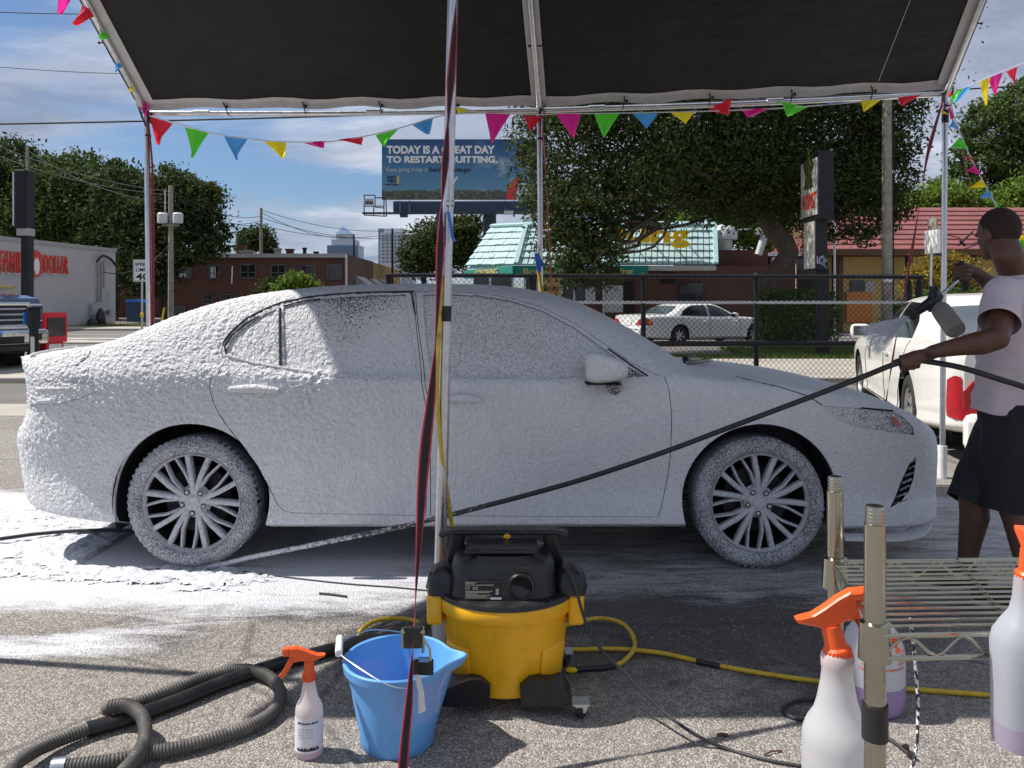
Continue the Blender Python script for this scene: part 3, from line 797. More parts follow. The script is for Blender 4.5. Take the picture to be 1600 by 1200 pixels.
MB().box((7.55, 21.3, 0.65), (1.6, 0.7, 1.3), bev=0.1).build('dark_core', M['leaf_oak'], root)
shrub('round_shrub', 'small leafy shrub at the foot of the wood pole', (10.6, 21.5, 0), [pblob(1405, 490, 21.5, .45, .5, .4), pblob(1395, 515, 21.5, .5, .5, .35)], 1800, 0.06, M['leaf_hedge'], seed=36)

# ================================================================= BUILDINGS
# grey store on the far left: its long side wall runs away from us
A = Vector((-20.85, 42.0, 0)); B = Vector((-22.1, 25.0, 0))
st = thing('grey_store', 'long grey stuccoed discount store with red sign letters', 'store', A)
du = (A - B).normalized(); nrm = Vector((du.y, -du.x, 0))
def slab(mb, a, b, z0, z1, th, out=nrm):
    a, b = Vector(a), Vector(b)
    q = [a, b, b - out * th, a - out * th]
    mb.add([(p.x, p.y, z0) for p in q] + [(p.x, p.y, z1) for p in q], [(0, 1, 2, 3), (7, 6, 5, 4), (0, 4, 5, 1), (1, 5, 6, 2), (2, 6, 7, 3), (3, 7, 4, 0)])
mb = MB(); slab(mb, B, A, 0, 3.85, 9.0); mb.build('wall', M['store_grey'], st)
mb = MB(); slab(mb, B + nrm * 0.05, A + nrm * 0.05 + du * .05, 3.85, 4.02, 9.1); mb.build('parapet_cap', M['trim_grey'], st)
rot_store = Matrix((du, Vector((0, 0, 1)), nrm)).transposed()
def store_at(px, z, off=0.06):
    k = (px - 800) / FOC            # intersect the sight line with the wall
    t = (k * B.y - B.x) / (du.x - k * du.y)
    p = B + du * t + nrm * off
    return Vector((p.x, p.y, z))
def put_sign(body, px0, px1, zb, h):
    a, b = store_at(px0, zb), store_at(px1, zb)
    w = (b - a).length
    text_mesh('sign_backing', body, 1, a - nrm * 0.02 - du * .02 - Vector((0, 0, .03)), rot_store, M['sign_white'], st, w + .05, h + .08, 0.01, 0.045)
    text_mesh('sign_lettering', body, 1, a, rot_store, M['sign_red'], st, w, h, 0.05, 0.02)
put_sign("FAMILY", -4, 41, 2.52, 0.92)
put_sign("DOLLAR", 66, 104, 2.58, 0.85)
c0 = store_at(54, 2.95, 0.03)
mb = MB().lathe([(0.0, 0.05), (0.5, 0.05), (0.5, -0.02)], c0, 24, rot_store, sx=1.05, sy=1.2); mb.build('sign_disc', M['sign_red'], st)
mb = MB().lathe([(0.0, 0.09), (0.2, 0.09), (0.2, 0.0)], c0 + Vector((0, 0, -.12)), 16, rot_store, sx=0.9, sy=1.9); mb.build('sign_emblem', M['sign_white'], st)
# electric meters, pipes and a cabinet on the wall
for px, z0, z1, w in ((142, .55, 1.15, .35), (149, .6, 1.2, .4), (157, .75, 1.9, .45), (163, .8, 1.9, .4), (169, .6, 1.2, .35)):
    p = store_at(px, (z0 + z1) / 2, 0.12)
    MB().box(p, (0.2, w, z1 - z0), Matrix.Rotation(math.atan2(-du.x, du.y), 3, 'Z'), 0.02).build('meter_box', M['meter_grey'], st)
for px, z0, z1 in ((151, 1.2, 3.4), (156, 1.9, 3.2), (160, 1.9, 3.3)):
    p = store_at(px, z0, 0.1)
    MB().tube([p, p + Vector((0, 0, z1 - z0))], 0.045, 8).build('conduit', M['trim_grey'], st)
p = store_at(157, 3.35, 0.25)
MB().tube(spline([p + Vector((0, -.8, -.1)), p + Vector((0, -.3, .2)), p + Vector((0, .5, .1)), p + Vector((0.1, 1.0, -.3))], .1), 0.06, 6).build('cable_drop', M['black_metal'], st)
p = store_at(8, 0, .02)
MB().box(p + Vector((0, 0, 1.9)), (0.08, 1.1, 0.1)).box(p + Vector((0, .5, .95)), (.08, .1, 1.9)).box(p + Vector((0, -.5, .95)), (.08, .1, 1.9)).build('door_frame', M['tan_wall'], st)
for i, px in enumerate((133, 146)):
    p = store_at(px - 4, 0, 0.5)
    r = thing('bush_clump', ('low dark clump at the foot of the grey store wall', 'taller dark bag of rubbish by the meter boxes')[i], ('rubbish bag', 'rubbish bag')[i], p)
    b = MB(); b.lathe([(0.02, 0), (.2, .02), (.26, .18), (.2, .34 + .3 * i), (.06, .42 + .5 * i)], p, 10, cap=True); b.build('bag', M['black_plastic'], r)
d = G(193, 506); d.y += 2
db = thing('dumpster', 'dark blue dumpster at the end of the grey store', 'dumpster', d)
MB().box(d + Vector((0, 0, .62)), (0.95, 1.4, 1.1), bev=.04).build('bin', M['dumpster'], db)
MB().prism([(d.x - .52, 1.18), (d.x + .52, 1.18), (d.x + .3, 1.34), (d.x - .45, 1.36)], d.y - .74, d.y + .74, (0, 2, 1)).build('lid', M['blue_plastic'], db)

# brick building with an ochre wing, middle distance
bb = thing('brick_building', 'long low brick building with dark windows and an ochre side wing', 'building', (-22, 60, 0))
c = P(540, 397, 60); HB = c.z
mb = MB().box(((c.x - 33) / 2, 66, HB / 2), (c.x + 33, 12, HB)); mb.build('wall', M['brick'], bb)
MB().box(((c.x - 33) / 2, 59.93, HB - 0.12), (c.x + 33.1, 0.25, 0.3)).build('coping', M['trim_grey'], bb)
e1 = P(625, 418, 92)
q = [(c.x, 60.0), (e1.x, 92), (e1.x - 3, 92), (c.x - .5, 72)]
MB().add([(a, b, 0) for a, b in q] + [(a, b, HB - .02) for a, b in q], [(0, 1, 2, 3), (7, 6, 5, 4), (0, 4, 5, 1), (1, 5, 6, 2), (2, 6, 7, 3), (3, 7, 4, 0)]).build('side_wing', M['ochre_wall'], bb)
def bwin(px0, px1, py0, py1, pale=0.0):
    a, b = P(px0, py0, 59.98), P(px1, py1, 59.98)
    w, h = b.x - a.x, a.z - b.z
    f = MB()
    for s in (0, 1):
        f.box(((a.x + b.x) / 2, 59.95, a.z if s else b.z), (w + .1, .12, .1)); f.box((b.x if s else a.x, 59.95, (a.z + b.z) / 2), (.1, .12, h))
    f.box(((a.x + b.x) / 2, 59.95, (a.z + b.z) / 2), (.06, .08, h)).box(((a.x + b.x) / 2, 59.95, (a.z * .4 + b.z * .6)), (w, .08, .06))
    fr = f.build('window', M['window_frame'], bb)
    MB().box(((a.x + b.x) / 2, 59.97, (a.z + b.z) / 2), (w, .05, h)).build('pane', M['window_dark'], fr)
    if pale: MB().box((a.x + w * .4, 59.93, b.z + h * pale / 2), (w * .5, .03, h * pale)).build('shade', M['window_pale'], fr)
bwin(276, 299, 414, 434, .35); bwin(327, 343, 415, 435, .9); bwin(376, 400, 413, 434); bwin(424, 446, 414, 434); bwin(470, 492, 415, 436); bwin(512, 534, 414, 436)
bwin(317, 333, 460, 474); bwin(345, 362, 460, 472); bwin(270, 290, 478, 495)
MB().tube([P(541, 398, 59.85), P(541, 470, 59.85)], .09, 8).build('downpipe', M['transformer'], bb)
MB().tube([P(363, 416, 59.85), P(362, 443, 59.85)], .05, 8).build('downpipe', M['sign_white'], bb)
for px, w, h, mt in ((377, 12, 14, 'brown_post'), (434, 9, 10, 'trim_grey'), (453, 10, 9, 'brick'), (476, 5, 11, 'black_metal'), (494, 6, 5, 'black_metal'), (386, 16, 6, 'trim_grey')):
    a = P(px, 397, 62); ww, hh = w / 20, h / 20
    MB().box((a.x, 62, HB + hh / 2), (ww, ww, hh), bev=.05).box((a.x, 62, HB + hh), (ww * 1.25, ww * 1.25, .12)).build('roof_vent', M[mt], bb)
for k in range(3):                                            # awnings on the ochre wing
    s = 0.12 + k * 0.2
    a = Vector((c.x, 60, 0)).lerp(Vector((e1.x, 92, 0)), s); b_ = Vector((c.x, 60, 0)).lerp(Vector((e1.x, 92, 0)), s + .13)
    n_ = Vector((1, -.12, 0)) * 1.1
    MB().add([(a.x, a.y, 3.3), (b_.x, b_.y, 3.3), *( (v.x, v.y, 2.5) for v in (b_ + n_, a + n_)), (a.x, a.y, 2.4), (b_.x, b_.y, 2.4)], [(0, 1, 2, 3), (0, 3, 4), (1, 5, 2), (3, 2, 5, 4)]).build('awning', M['trim_grey'], bb)
    MB().add([(v.x + .06, v.y, z) for z in (0.5, 2.4) for v in (a, b_)], [(0, 1, 3, 2)]).build('shop_window', M['window_dark'], bb)

# two downtown towers far behind the roofs
tw = thing('glass_tower', 'far blue glass tower with a pyramid top', 'tower', (-150, 700, 0))
def tpx(px, py, D=700): return P(px, py, D)
def tbox(mb, px0, px1, py0, py1, D, dep):
    a, b = tpx(px0, py0, D), tpx(px1, py1, D)
    return mb.box(((a.x + b.x) / 2, D + dep / 2, (a.z + b.z) / 2), (b.x - a.x, dep, a.z - b.z))
tbox(MB(), 511, 560, 383, 470, 700, 26).build('lower_block', M['tower_glass'], tw)
tbox(MB(), 518, 555, 374, 383, 702, 20).build('middle_block', M['tower_white'], tw)
tbox(MB(), 525, 549, 366, 374, 704, 15).build('upper_block', M['tower_white'], tw)
a, b, ap = tpx(524, 366, 704), tpx(550, 366, 704), tpx(536, 353, 710)
MB().add([(a.x, 703, a.z), (b.x, 703, a.z), (b.x, 717, a.z), (a.x, 717, a.z), (ap.x, 710, ap.z)], [(0, 1, 4), (1, 2, 4), (2, 3, 4), (3, 0, 4), (0, 3, 2, 1)]).build('pyramid_roof', M['tower_glass'], tw)
for i in range(12):
    x0 = 512.5 + i * 4
    a, b = tpx(x0, 386, 699.7), tpx(x0 + 2.2, 405, 699.7)
    MB().box(((a.x + b.x) / 2, 699.7, (a.z + b.z) / 2), (b.x - a.x, .3, a.z - b.z)).build('window_strip', M['tower_pane'], tw)
tw2 = thing('white_tower', 'far pale stepped tower with rows of windows', 'tower', (-90, 640, 0))
tbox(MB(), 594, 628, 363, 470, 640, 25).build('main_block', M['tower_white'], tw2)
tbox(MB(), 591, 602, 357, 470, 650, 20).build('blue_block', M['tower_glass'], tw2)
tbox(MB(), 628, 644, 366, 470, 645, 22).build('right_block', M['tower_white'], tw2)
tbox(MB(), 600, 630, 357, 363, 645, 15).build('roof_block', M['tower_white'], tw2)
for r in range(8):
    for k in range(5):
        a, b = tpx(597 + k * 6.2, 368 + r * 5.6, 639.7), tpx(600.4 + k * 6.2, 371 + r * 5.6, 639.7)
        MB().box(((a.x + b.x) / 2, 639.7, (a.z + b.z) / 2), (b.x - a.x, .4, a.z - b.z)).build('window', M['tower_pane'], tw2)

# restaurant with a green shake mansard roof
D0 = 27.0
gk = thing('green_roof_restaurant', 'brick restaurant under a sea green shake mansard roof', 'restaurant', (4, 29, 0))
ea = P(806, 414, D0); eb = P(1118, 414, D0)                      # front eave
ta = P(822, 353, D0 + 1.3); tb = P(1116, 352, D0 + 1.3)          # front top edge
la = P(729, 415, D0 + 4.5); lta = P(768, 355, D0 + 4.3)          # far end of the side slope
ZE, ZT = ea.z, ta.z
MB().box(((ea.x + .4 + 9.05) / 2, D0 + 4.9, ZE / 2), (9.05 - ea.x - .4, 8, ZE)).build('wall', M['brick'], gk)
a = P(1120, 391, D0 + 1.5)
MB().box((a.x + .9, D0 + 4.5, (a.z + ZE) / 2), (1.85, 6, a.z - ZE + .02)).build('brick_parapet', M['brick'], gk)
MB().add([(ea.x, ea.y + .06, ZE), (eb.x, eb.y + .06, ZE), (tb.x, tb.y + .06, ZT), (ta.x, ta.y + .06, ZT), (la.x + .05, la.y, ZE), (lta.x + .05, lta.y, ZT),
          (eb.x, D0 + 8, ZE), (tb.x, D0 + 8, ZT)], [(0, 1, 2, 3), (0, 3, 5, 4), (1, 6, 7, 2), (3, 2, 7, 5)]).build('roof_deck', M['teal_trim'], gk)
shake_me = {}
def shakes(b0, b1, t0, t1, rows, cols, nout):
    """single wooden shakes laid in courses over the slope b0-b1 (eave) to t0-t1 (top)"""
    rnd = random.Random(4)
    for r in range(rows):
        v0, v1 = r / rows, (r + 1.12) / rows
        for k in range(cols):
            u0, u1 = k / cols + .002, (k + 1) / cols - .003
            pt = lambda u, v: b0.lerp(b1, u).lerp(t0.lerp(t1, u), min(v, 1.0))
            j = rnd.uniform(-.03, .03)
            lift = nout * (0.075 + rnd.uniform(-.012, .02)); base = nout * 0.012
            a, b_, c_, d_ = pt(u0, v0 + j / rows), pt(u1, v0 + j / rows), pt(u1, v1), pt(u0, v1)
            MB().add([a + lift, b_ + lift, c_ + base, d_ + base, a, b_], [(0, 1, 2, 3), (4, 5, 1, 0), (0, 3, 4), (1, 5, 2)]).build('shake', M['teal'], gk)
shakes(ea, eb, ta, tb, 6, 34, Vector((0, -.75, .6)))
shakes(la, ea, lta, ta, 6, 11, Vector((-.75, -.25, .6)))
for p, q in ((ea, ta), (ta, tb), (lta, ta), (eb, tb)):
    MB().bar(p + Vector((0, -.06, .06)), q + Vector((0, -.06, .06)), .16, .09, (0, -.7, .7), .01).build('ridge_trim', M['teal_trim'], gk)
w1, w2 = P(806, 415, D0 - .1), P(806, 430, D0 - .1)
e3 = P(1012, 430, D0 - .1)
MB().box(((w1.x + e3.x) / 2, D0 + .1, (w1.z + w2.z) / 2), (e3.x - w1.x, .5, w1.z - w2.z)).build('front_awning', M['awning'], gk)
l1 = Vector((la.x, la.y, 0)); l2 = Vector((ea.x, ea.y, 0)); ln = Vector((-(l2 - l1).y, (l2 - l1).x, 0)).normalized() * -1
ln = Vector((-.95, -.35, 0)).normalized()
q = [l1, l2, l2 + ln * .12, l1 + ln * .12]
MB().add([(v.x, v.y, w2.z) for v in q] + [(v.x, v.y, w1.z) for v in q], [(0, 3, 2, 1), (4, 5, 6, 7), (0, 1, 5, 4), (1, 2, 6, 5), (2, 3, 7, 6), (3, 0, 4, 7)]).build('side_awning', M['awning'], gk)
sd = (l2 - l1).normalized(); sn = Vector((sd.y, -sd.x, 0))
rs = Matrix((sd, Vector((0, 0, 1)), sn)).transposed()
text_mesh('awning_lettering', "GOLDRING", 1, l1.lerp(l2, .28) + sn * .16 + Vector((0, 0, w2.z + .06)), rs, M['pale_gold'], gk, (l2 - l1).length * .46, .24, .004, .02)
text_mesh('awning_lettering', "Breakfast   &   Catering", 1, (P(818, 427, D0 - .2).x, D0 - .18, w2.z + .06), FACE_CAM, M['pale_gold'], gk, P(988, 0, D0).x - P(818, 0, D0).x, .22, .004, .015)
MB().box(((P(1012, 0, D0).x + eb.x) / 2, D0 + .1, P(0, 419, D0).z), (eb.x - P(1012, 0, D0).x, .4, .16)).build('fascia', M['trim_grey'], gk)
# proud sign letters standing before the roof
sp_ = ta.lerp(ea, .62)
x0, x1 = P(838, 0, D0).x, P(1079, 0, D0).x
tilt = Matrix.Rotation(R(0), 3, 'X') @ FACE_CAM
adv = [('G', .80), ('o', .66), ('l', .36), ('d', .68), (' ', .30), ('R', .78), ('i', .36), ('n', .70), ('g', .66)]
tot = sum(a for _, a in adv); cx0 = x0
for ch_, a_ in adv:
    w_ = a_ / tot * (x1 - x0)
    if ch_ != ' ': text_mesh('sign_letter', ch_, .80, (cx0, D0 + .05, P(0, 378, D0).z), FACE_CAM, M['yellow_sign'], gk, w_ * .95, None, .07, .022)
    cx0 += w_
for px in (850, 905, 985, 1018, 1048, 1072):
    a = P(px, 372, D0 + .05); MB().bar(a, a + Vector((0, .8, .1)), .03, .03).build('sign_strut', M['black_metal'], gk)
# shop front below
for px0, px1, py0, py1, mt in ((740, 764, 432, 500, 'window_dark'), (768, 800, 432, 500, 'window_dark'), (822, 838, 434, 500, 'window_dark'), (842, 876, 434, 500, 'tan_wall'), (880, 895, 434, 505, 'window_dark'), (898, 912, 434, 505, 'window_dark'),
                               (914, 930, 448, 472, 'window_pale'), (945, 973, 446, 488, 'window_pale'), (975, 990, 440, 520, 'void'), (1060, 1097, 442, 470, 'window_dark'), (1033, 1055, 430, 443, 'void')):
    a, b = P(px0, py0, D0 + .86), P(px1, min(py1, 520), D0 + .86)
    MB().box(((a.x + b.x) / 2, D0 + .85, (a.z + b.z) / 2), (b.x - a.x, .12, a.z - b.z)).build('shop_window', M[mt], gk)
for px in (766, 801, 820, 840, 878, 897, 943):
    a = P(px, 432, D0 + .75); MB().box((a.x, D0 + .75, a.z / 2), (.07, .1, a.z)).build('mullion', M['transformer'], gk)
text_mesh('window_lettering', "Realty", 1, (P(850, 0, D0 + .7).x, D0 + .74, P(0, 455, D0 + .7).z), FACE_CAM, M['ink'], gk, P(874, 0, D0).x - P(850, 0, D0).x, .3, .004, .01)
a = P(815, 342, D0 + 2.5); b = P(860, 354, D0 + 2.5)
MB().box(((a.x + b.x) / 2, D0 + 3.1, (a.z + b.z) / 2), (b.x - a.x, 1.2, a.z - b.z + .2), bev=.03).build('roof_unit', M['transformer'], gk)
MB().box(((a.x + b.x) / 2 + .15, D0 + 2.49, (a.z + b.z) / 2), ((b.x - a.x) * .55, .05, .2)).build('louvre', M['void'], gk)
ac = P(1130, 380, D0 + 2)
r_ = thing('roof_fan', 'grey domed exhaust fan on the brick parapet', 'exhaust fan', ac - Vector((0, 0, .3)))
MB().lathe([(0.32, -.35), (.32, .1), (.5, .12), (.5, .42), (.36, .6), (.05, .68)], ac, 20, cap=True).build('housing', M['transformer'], r_)
mb = MB(); a = P(1103, 352, D0 + 1.6)
mb.tube([a - Vector((0, 0, .5)), a + Vector((0, 0, .35))], .05, 8).tube(spline([a + Vector((0, 0, .3)), a + Vector((.3, 0, .1)), a + Vector((.25, 0, -.25)), a + Vector((.6, 0, -.2)), a + Vector((2, .2, -.1))], .08), .025, 6)
r_ = thing('service_mast', 'short roof mast with looped wires above the green roof', 'service mast', a - Vector((0, 0, .5))); mb.build('mast', M['transformer'], r_)
for px0, py0, px1, py1, lab in ((1185, 398, 1202, 345, 'slanting pale pipe leaning over the brick parapet'),):
    r_ = thing('leaning_pipe', lab, 'pipe', P(px0, py0, D0 + 1)); MB().tube([P(px0, py0, D0 + 1), P(px1, py1, D0 + 1)], .13, 10).build('pipe', M['transformer'], r_)
    MB().lathe([(.05, -.12), (.14, -.1), (.16, .05), (.05, .14)], P(1186, 362, D0 + 1), 12, cap=True).build('lamp_head', M['transformer'], r_)

# red roofed house on the right
D1 = 33.0
rh = thing('red_roof_house', 'yellow walled shop under a broad red metal roof', 'house', (20, D1 + 4, 0))
x0, x1 = P(1268, 0, D1).x, P(1790, 0, D1).x
ze, zt = P(0, 393, D1).z, P(0, 326, D1 + 3.4).z
MB().box(((x0 + x1) / 2, D1 + 5.2, ze / 2), (x1 - x0 - .6, 8, ze)).build('wall', M['tan_wall'], rh)
MB().box(((x0 + x1) / 2, D1 + .5, ze - .05), (x1 - x0, 1.4, .22)).build('eave_soffit', M['brown_post'], rh)
NR = 9
for k in range(NR):
    v0, v1 = k / NR, (k + 1) / NR
    y0_, y1_ = D1 - .1 + 3.5 * v0, D1 - .1 + 3.5 * v1
    z0_, z1_ = ze + (zt - ze) * v0, ze + (zt - ze) * v1
    n = int((x1 - x0) / 2.4)
    for i in range(n):
        a, b = x0 + (x1 - x0) * i / n, x0 + (x1 - x0) * (i + 1) / n - .006
        MB().add([(a, y0_, z0_ + .11), (b, y0_, z0_ + .11), (b, y1_, z1_ + .05), (a, y1_, z1_ + .05), (a, y0_ + .02, z0_ - .02), (b, y0_ + .02, z0_ - .02)], [(0, 1, 2, 3), (4, 5, 1, 0), (0, 3, 4), (1, 5, 2)]).build('roof_panel', M['red_roof'], rh)
MB().add([(x0, D1, ze), (x1, D1, ze), (x1, D1 + 3.4, zt), (x0, D1 + 3.4, zt), (x0, D1 + 9, ze), (x1, D1 + 9, ze)], [(0, 1, 2, 3), (3, 2, 5, 4), (0, 3, 4), (1, 5, 2)]).build('roof_deck', M['red_roof'], rh)
for px0, px1, py0, py1, mt in ((1245, 1290, 400, 500, 'window_dark'), (1330, 1350, 438, 500, 'window_dark'), (1352, 1365, 440, 480, 'window_pale')):
    a, b = P(px0, py0, D1 + 1.1), P(px1, py1, D1 + 1.1)
    MB().box(((a.x + b.x) / 2, D1 + 1.15, (a.z + b.z) / 2), (b.x - a.x, .1, a.z - b.z)).build('window', M[mt], rh)
for px in (1305, 1312, 1420, 1520):
    a = P(px, 400, D1 + .3); MB().box((a.x, D1 + .3, a.z / 2), (.22, .22, a.z)).build('porch_post', M['brown_post'], rh)
MB().box((P(1345, 0, D1 + .9).x, D1 + 1.06, P(0, 480, D1).z), (1.1, .1, 1.3)).build('amber_board', M['amber_lens'], rh)  # flat amber board standing in for a red-leaved plant
ax = P(1505, 380, D1 - .4)
r_ = thing('roof_antenna', 'thin bent antenna arm standing on the red roof', 'antenna', ax)
MB().tube([P(1498, 383, D1 - .2), P(1520, 362, D1 + .6)], .04, 6).tube([P(1500, 376, D1 - .2), P(1508, 384, D1 - .2)], .05, 6).tube([P(1460, 362, D1 + .4), P(1500, 372, D1 + .2)], .02, 6).build('arm', M['black_metal'], r_)

# small brick end wall between restaurant and pylon
sw = thing('brick_annex', 'low brick annex with a white downpipe beside the oak trunk', 'building', (10.2, 30, 0))
a, b = P(1192, 400, 30), P(1243, 400, 30)
MB().box(((a.x + b.x) / 2, 32, a.z / 2), (b.x - a.x, 4, a.z)).build('wall', M['brick'], sw)
MB().box(((a.x + b.x) / 2, 29.9, a.z + .05), (b.x - a.x + .2, .3, .12)).build('coping', M['sign_white'], sw)
MB().tube([P(1208, 402, 29.9), P(1208, 500, 29.9)], .09, 8).build('downpipe', M['sign_white'], sw)

# ================================================================= POLES, SIGNS, WIRES
def pole(name, label, px, py_top, D, r, mat, cat='utility pole', base_z=0.0, lean=0.0, parts=None):
    t_ = P(px, py_top, D)
    r_ = thing(name, label, cat, (t_.x, D, base_z))
    MB().tube([(t_.x + lean, D, base_z - .05), (t_.x + lean * .5, D, t_.z / 2), (t_.x, D, t_.z)], [r, r * .88, r * .75], 14).build('shaft', mat, r_)
    return r_, t_
pp, t_ = pole('utility_pole', 'weathered wooden pole left of the corner canopy leg', 1386, 60, 19.5, .135, M['wood_pole'])
MB().lathe([(.128, -.06), (.136, 0), (.128, .06)], (t_.x, 19.5, P(0, 437, 19.5).z), 14).build('metal_band', M['galv'], pp)
MB().tube([(t_.x + .12, 19.42, .1), (t_.x + .11, 19.4, 6)], .015, 6).build('ground_wire', M['black_metal'], pp)
up, t_ = pole('utility_pole', 'utility pole carrying two grey transformers', 267, 290, 42, .15, M['wood_pole'])
for s in (-1, 1):
    c_ = P(267 + s * 12 - 1, 341, 41.8)
    tr_ = MB().lathe([(.05, -.28), (.24, -.26), (.26, -.1), (.26, .22), (.2, .28), (.05, .3)], c_, 16, cap=True).build('transformer_can', M['transformer'], up)
    MB().tube([c_ + Vector((-.08, 0, .28)), c_ + Vector((-.08, 0, .48))], .035, 6).tube([c_ + Vector((.08, 0, .28)), c_ + Vector((.08, 0, .45))], .035, 6).build('bushing', M['black_metal'], tr_)
MB().bar(P(254, 352, 41.9), P(280, 352, 41.9), .1, .1).bar(P(255, 333, 41.9), P(279, 333, 41.9), .06, .06).build('crossarm', M['wood_pole'], up)
MB().tube([P(258, 296, 41.9), P(258, 345, 41.9)], .03, 6).build('riser_pipe', M['transformer'], up)
u2, t_ = pole('utility_pole', 'plain wooden pole before the brick building', 408, 325, 62, .14, M['wood_pole'])
MB().bar(P(400, 349, 61.8), P(414, 353, 61.8), .12, .12).build('crossarm', M['wood_pole'], u2)
pole('utility_pole', 'thin dark pole beside the glass tower', 553, 366, 75, .11, M['black_metal'])
pole('utility_pole', 'dark pole in front of the pale stepped tower', 613, 357, 80, .13, M['black_metal'])
pole('utility_pole', 'short pole poking out of the trees above the black sign', 43, 228, 50, .12, M['wood_pole'])

# black pylon sign at left
ps = thing('pole_sign', 'tall black sign seen edge on by the grey store', 'pole sign', P(43, 468, 26) * Vector((1, 1, 0)) if False else (P(43, 468, 26).x, 26, 0))
a = P(38, 266, 26); b = P(38, 358, 26)
MB().box((a.x, 26, (a.z + b.z) / 2), (.42, .5, a.z - b.z), bev=.06).build('cabinet', M['black_metal'], ps)
MB().box((a.x - .225, 26, (a.z + b.z) / 2), (.05, .44, a.z - b.z - .2)).build('sign_face', M['transformer'], ps)
MB().box((a.x + .1, 26, b.z / 2), (.24, .3, b.z)).build('post', M['black_metal'], ps)
MB().box((a.x + .05, 26, b.z - .1), (.36, .4, .24)).build('bracket', M['trim_grey'], ps)

sl = thing('speed_limit_sign', 'white speed limit 40 sign on a thin post', 'road sign', G(222, 517))
p = G(222, 517); Ds = p.y
a, b = P(208, 406, Ds - .06), P(236, 440, Ds - .06)
MB().tube([(p.x, Ds, 0), (p.x, Ds, a.z - .1)], .045, 8).build('post', M['galv'], sl)
MB().box(((a.x + b.x) / 2, Ds - .06, (a.z + b.z) / 2), (b.x - a.x, .02, a.z - b.z), bev=.008).build('plate', M['speed_sign'], sl)
for body, x_, y_, w_, h_ in (("SPEED", 211, 415.5, 22, 5.5), ("LIMIT", 212.5, 424, 19, 5.5), ("40", 212, 437, 21, 10.5)):
    q0 = P(x_, y_, Ds - .075); sc = Ds / FOC
    text_mesh('sign_lettering', body, 1, (q0.x, Ds - .075, q0.z), FACE_CAM, M['ink'], sl, w_ * sc, h_ * sc, .002, .02)
bx = MB(); 
for e in ((a.x + .03, b.x - .03, a.z - .03, a.z - .045), (a.x + .03, b.x - .03, b.z + .045, b.z + .03), (a.x + .03, a.x + .045, a.z - .03, b.z + .03), (b.x - .045, b.x - .03, a.z - .03, b.z + .03)):
    bx.box(((e[0] + e[1]) / 2, Ds - .073, (e[2] + e[3]) / 2), (abs(e[1] - e[0]), .006, abs(e[2] - e[3])))
bx.build('border', M['ink'], sl)
q0 = P(223, 492, Ds)
MB().box((q0.x, Ds - .07, q0.z), (.14, .06, .17), bev=.02).build('call_button', M['yellow_sign'], sl)
q0 = G(252, 510); r_ = thing('guy_guard', 'yellow guy wire guard leaning by the transformer pole', 'guy guard', q0)
MB().tube([q0, q0 + Vector((.15, 0, .95))], .04, 8).build('guard', M['yellow_sign'], r_)

# billboard
DB = 66.0
bl = thing('billboard', 'large sky blue billboard with a quit smoking message', 'billboard', (P(765, 0, DB).x, DB, 0))
a, b = P(597, 218, DB), P(852, 312, DB)
MB().box(((a.x + b.x) / 2, DB, (a.z + b.z) / 2), (b.x - a.x, .25, a.z - b.z)).build('poster', M['poster'], bl)
k = DB / FOC
def btext(body, px, py, w, h, mat, bold=.03):
    q0 = P(px, py, DB - .16); text_mesh('poster_lettering', body, 1, (q0.x, DB - .16, q0.z), FACE_CAM, mat, bl, w * k, h * k, .004, bold)
btext("TODAY IS A GREAT DAY", 604, 239.5, 169, 13, M['sign_white'], .05)
btext("TO RESTART QUITTING.", 604, 254, 173, 13, M['sign_white'], .05)
btext("Keep going today at", 604, 268, 65, 9, M['window_pale'], .01)
btext("EveryTryCounts.gov", 671, 268, 65, 9, M['ink'], .015)
btext("EVERY", 605, 278.5, 14, 3.5, M['ink'], .03)
btext("TRY", 605, 285, 14, 5, M['ink'], .05)
q0 = P(622, 282, DB - .16); MB().box((q0.x, DB - .16, q0.z), (.18, .03, .7)).build('poster_emblem', M['tan_wall'], bl)
MB().box((P(613, 0, DB).x, DB - .16, P(0, 288.5, DB).z), (1.1, .03, .06)).build('poster_emblem', M['ink'], bl)
# the sitting person of the poster: head, arm and shirt as flat print
for poly, mt in (([(806, 243), (811, 226), (828, 219), (845, 222), (845, 250), (815, 262)], 'hair'), ([(818, 232), (832, 228), (838, 245), (828, 258), (820, 250)], 'skin'), ([(790, 312), (794, 290), (806, 278), (812, 280), (804, 312)], 'sign_red'), ([(806, 312), (808, 287), (828, 286), (845, 300), (845, 312)], 'transformer')):
    MB().prism([(P(x, y, DB).x, P(x, y, DB).z) for x, y in poly], DB - .15, DB - .13).build('poster_figure', M[mt], bl)
a, b = P(615, 315, DB), P(852, 331, DB)
MB().box(((a.x + b.x) / 2, DB + .2, (a.z + b.z) / 2), (b.x - a.x, .9, a.z - b.z)).build('girder', M['billboard_steel'], bl)
a, b = P(570, 335, DB), P(836, 336.5, DB)
MB().box(((a.x + b.x) / 2, DB - .9, a.z), (b.x - a.x, .6, .12)).build('catwalk', M['billboard_steel'], bl)
for px in (625, 640, 705, 790, 820): MB().bar(P(px, 314, DB - .3), P(px, 335, DB - .9), .1, .1).build('hanger', M['billboard_steel'], bl)
q0 = P(631, 335, DB - .8); MB().box((q0.x, DB - .8, q0.z - .05), (.6, .5, .35)).build('floodlight', M['billboard_steel'], bl)
q0 = P(795, 333, DB - .9); MB().box((q0.x, DB - 1.2, q0.z), (.75, .3, .3)).build('floodlight', M['transformer'], bl)
mb = MB()
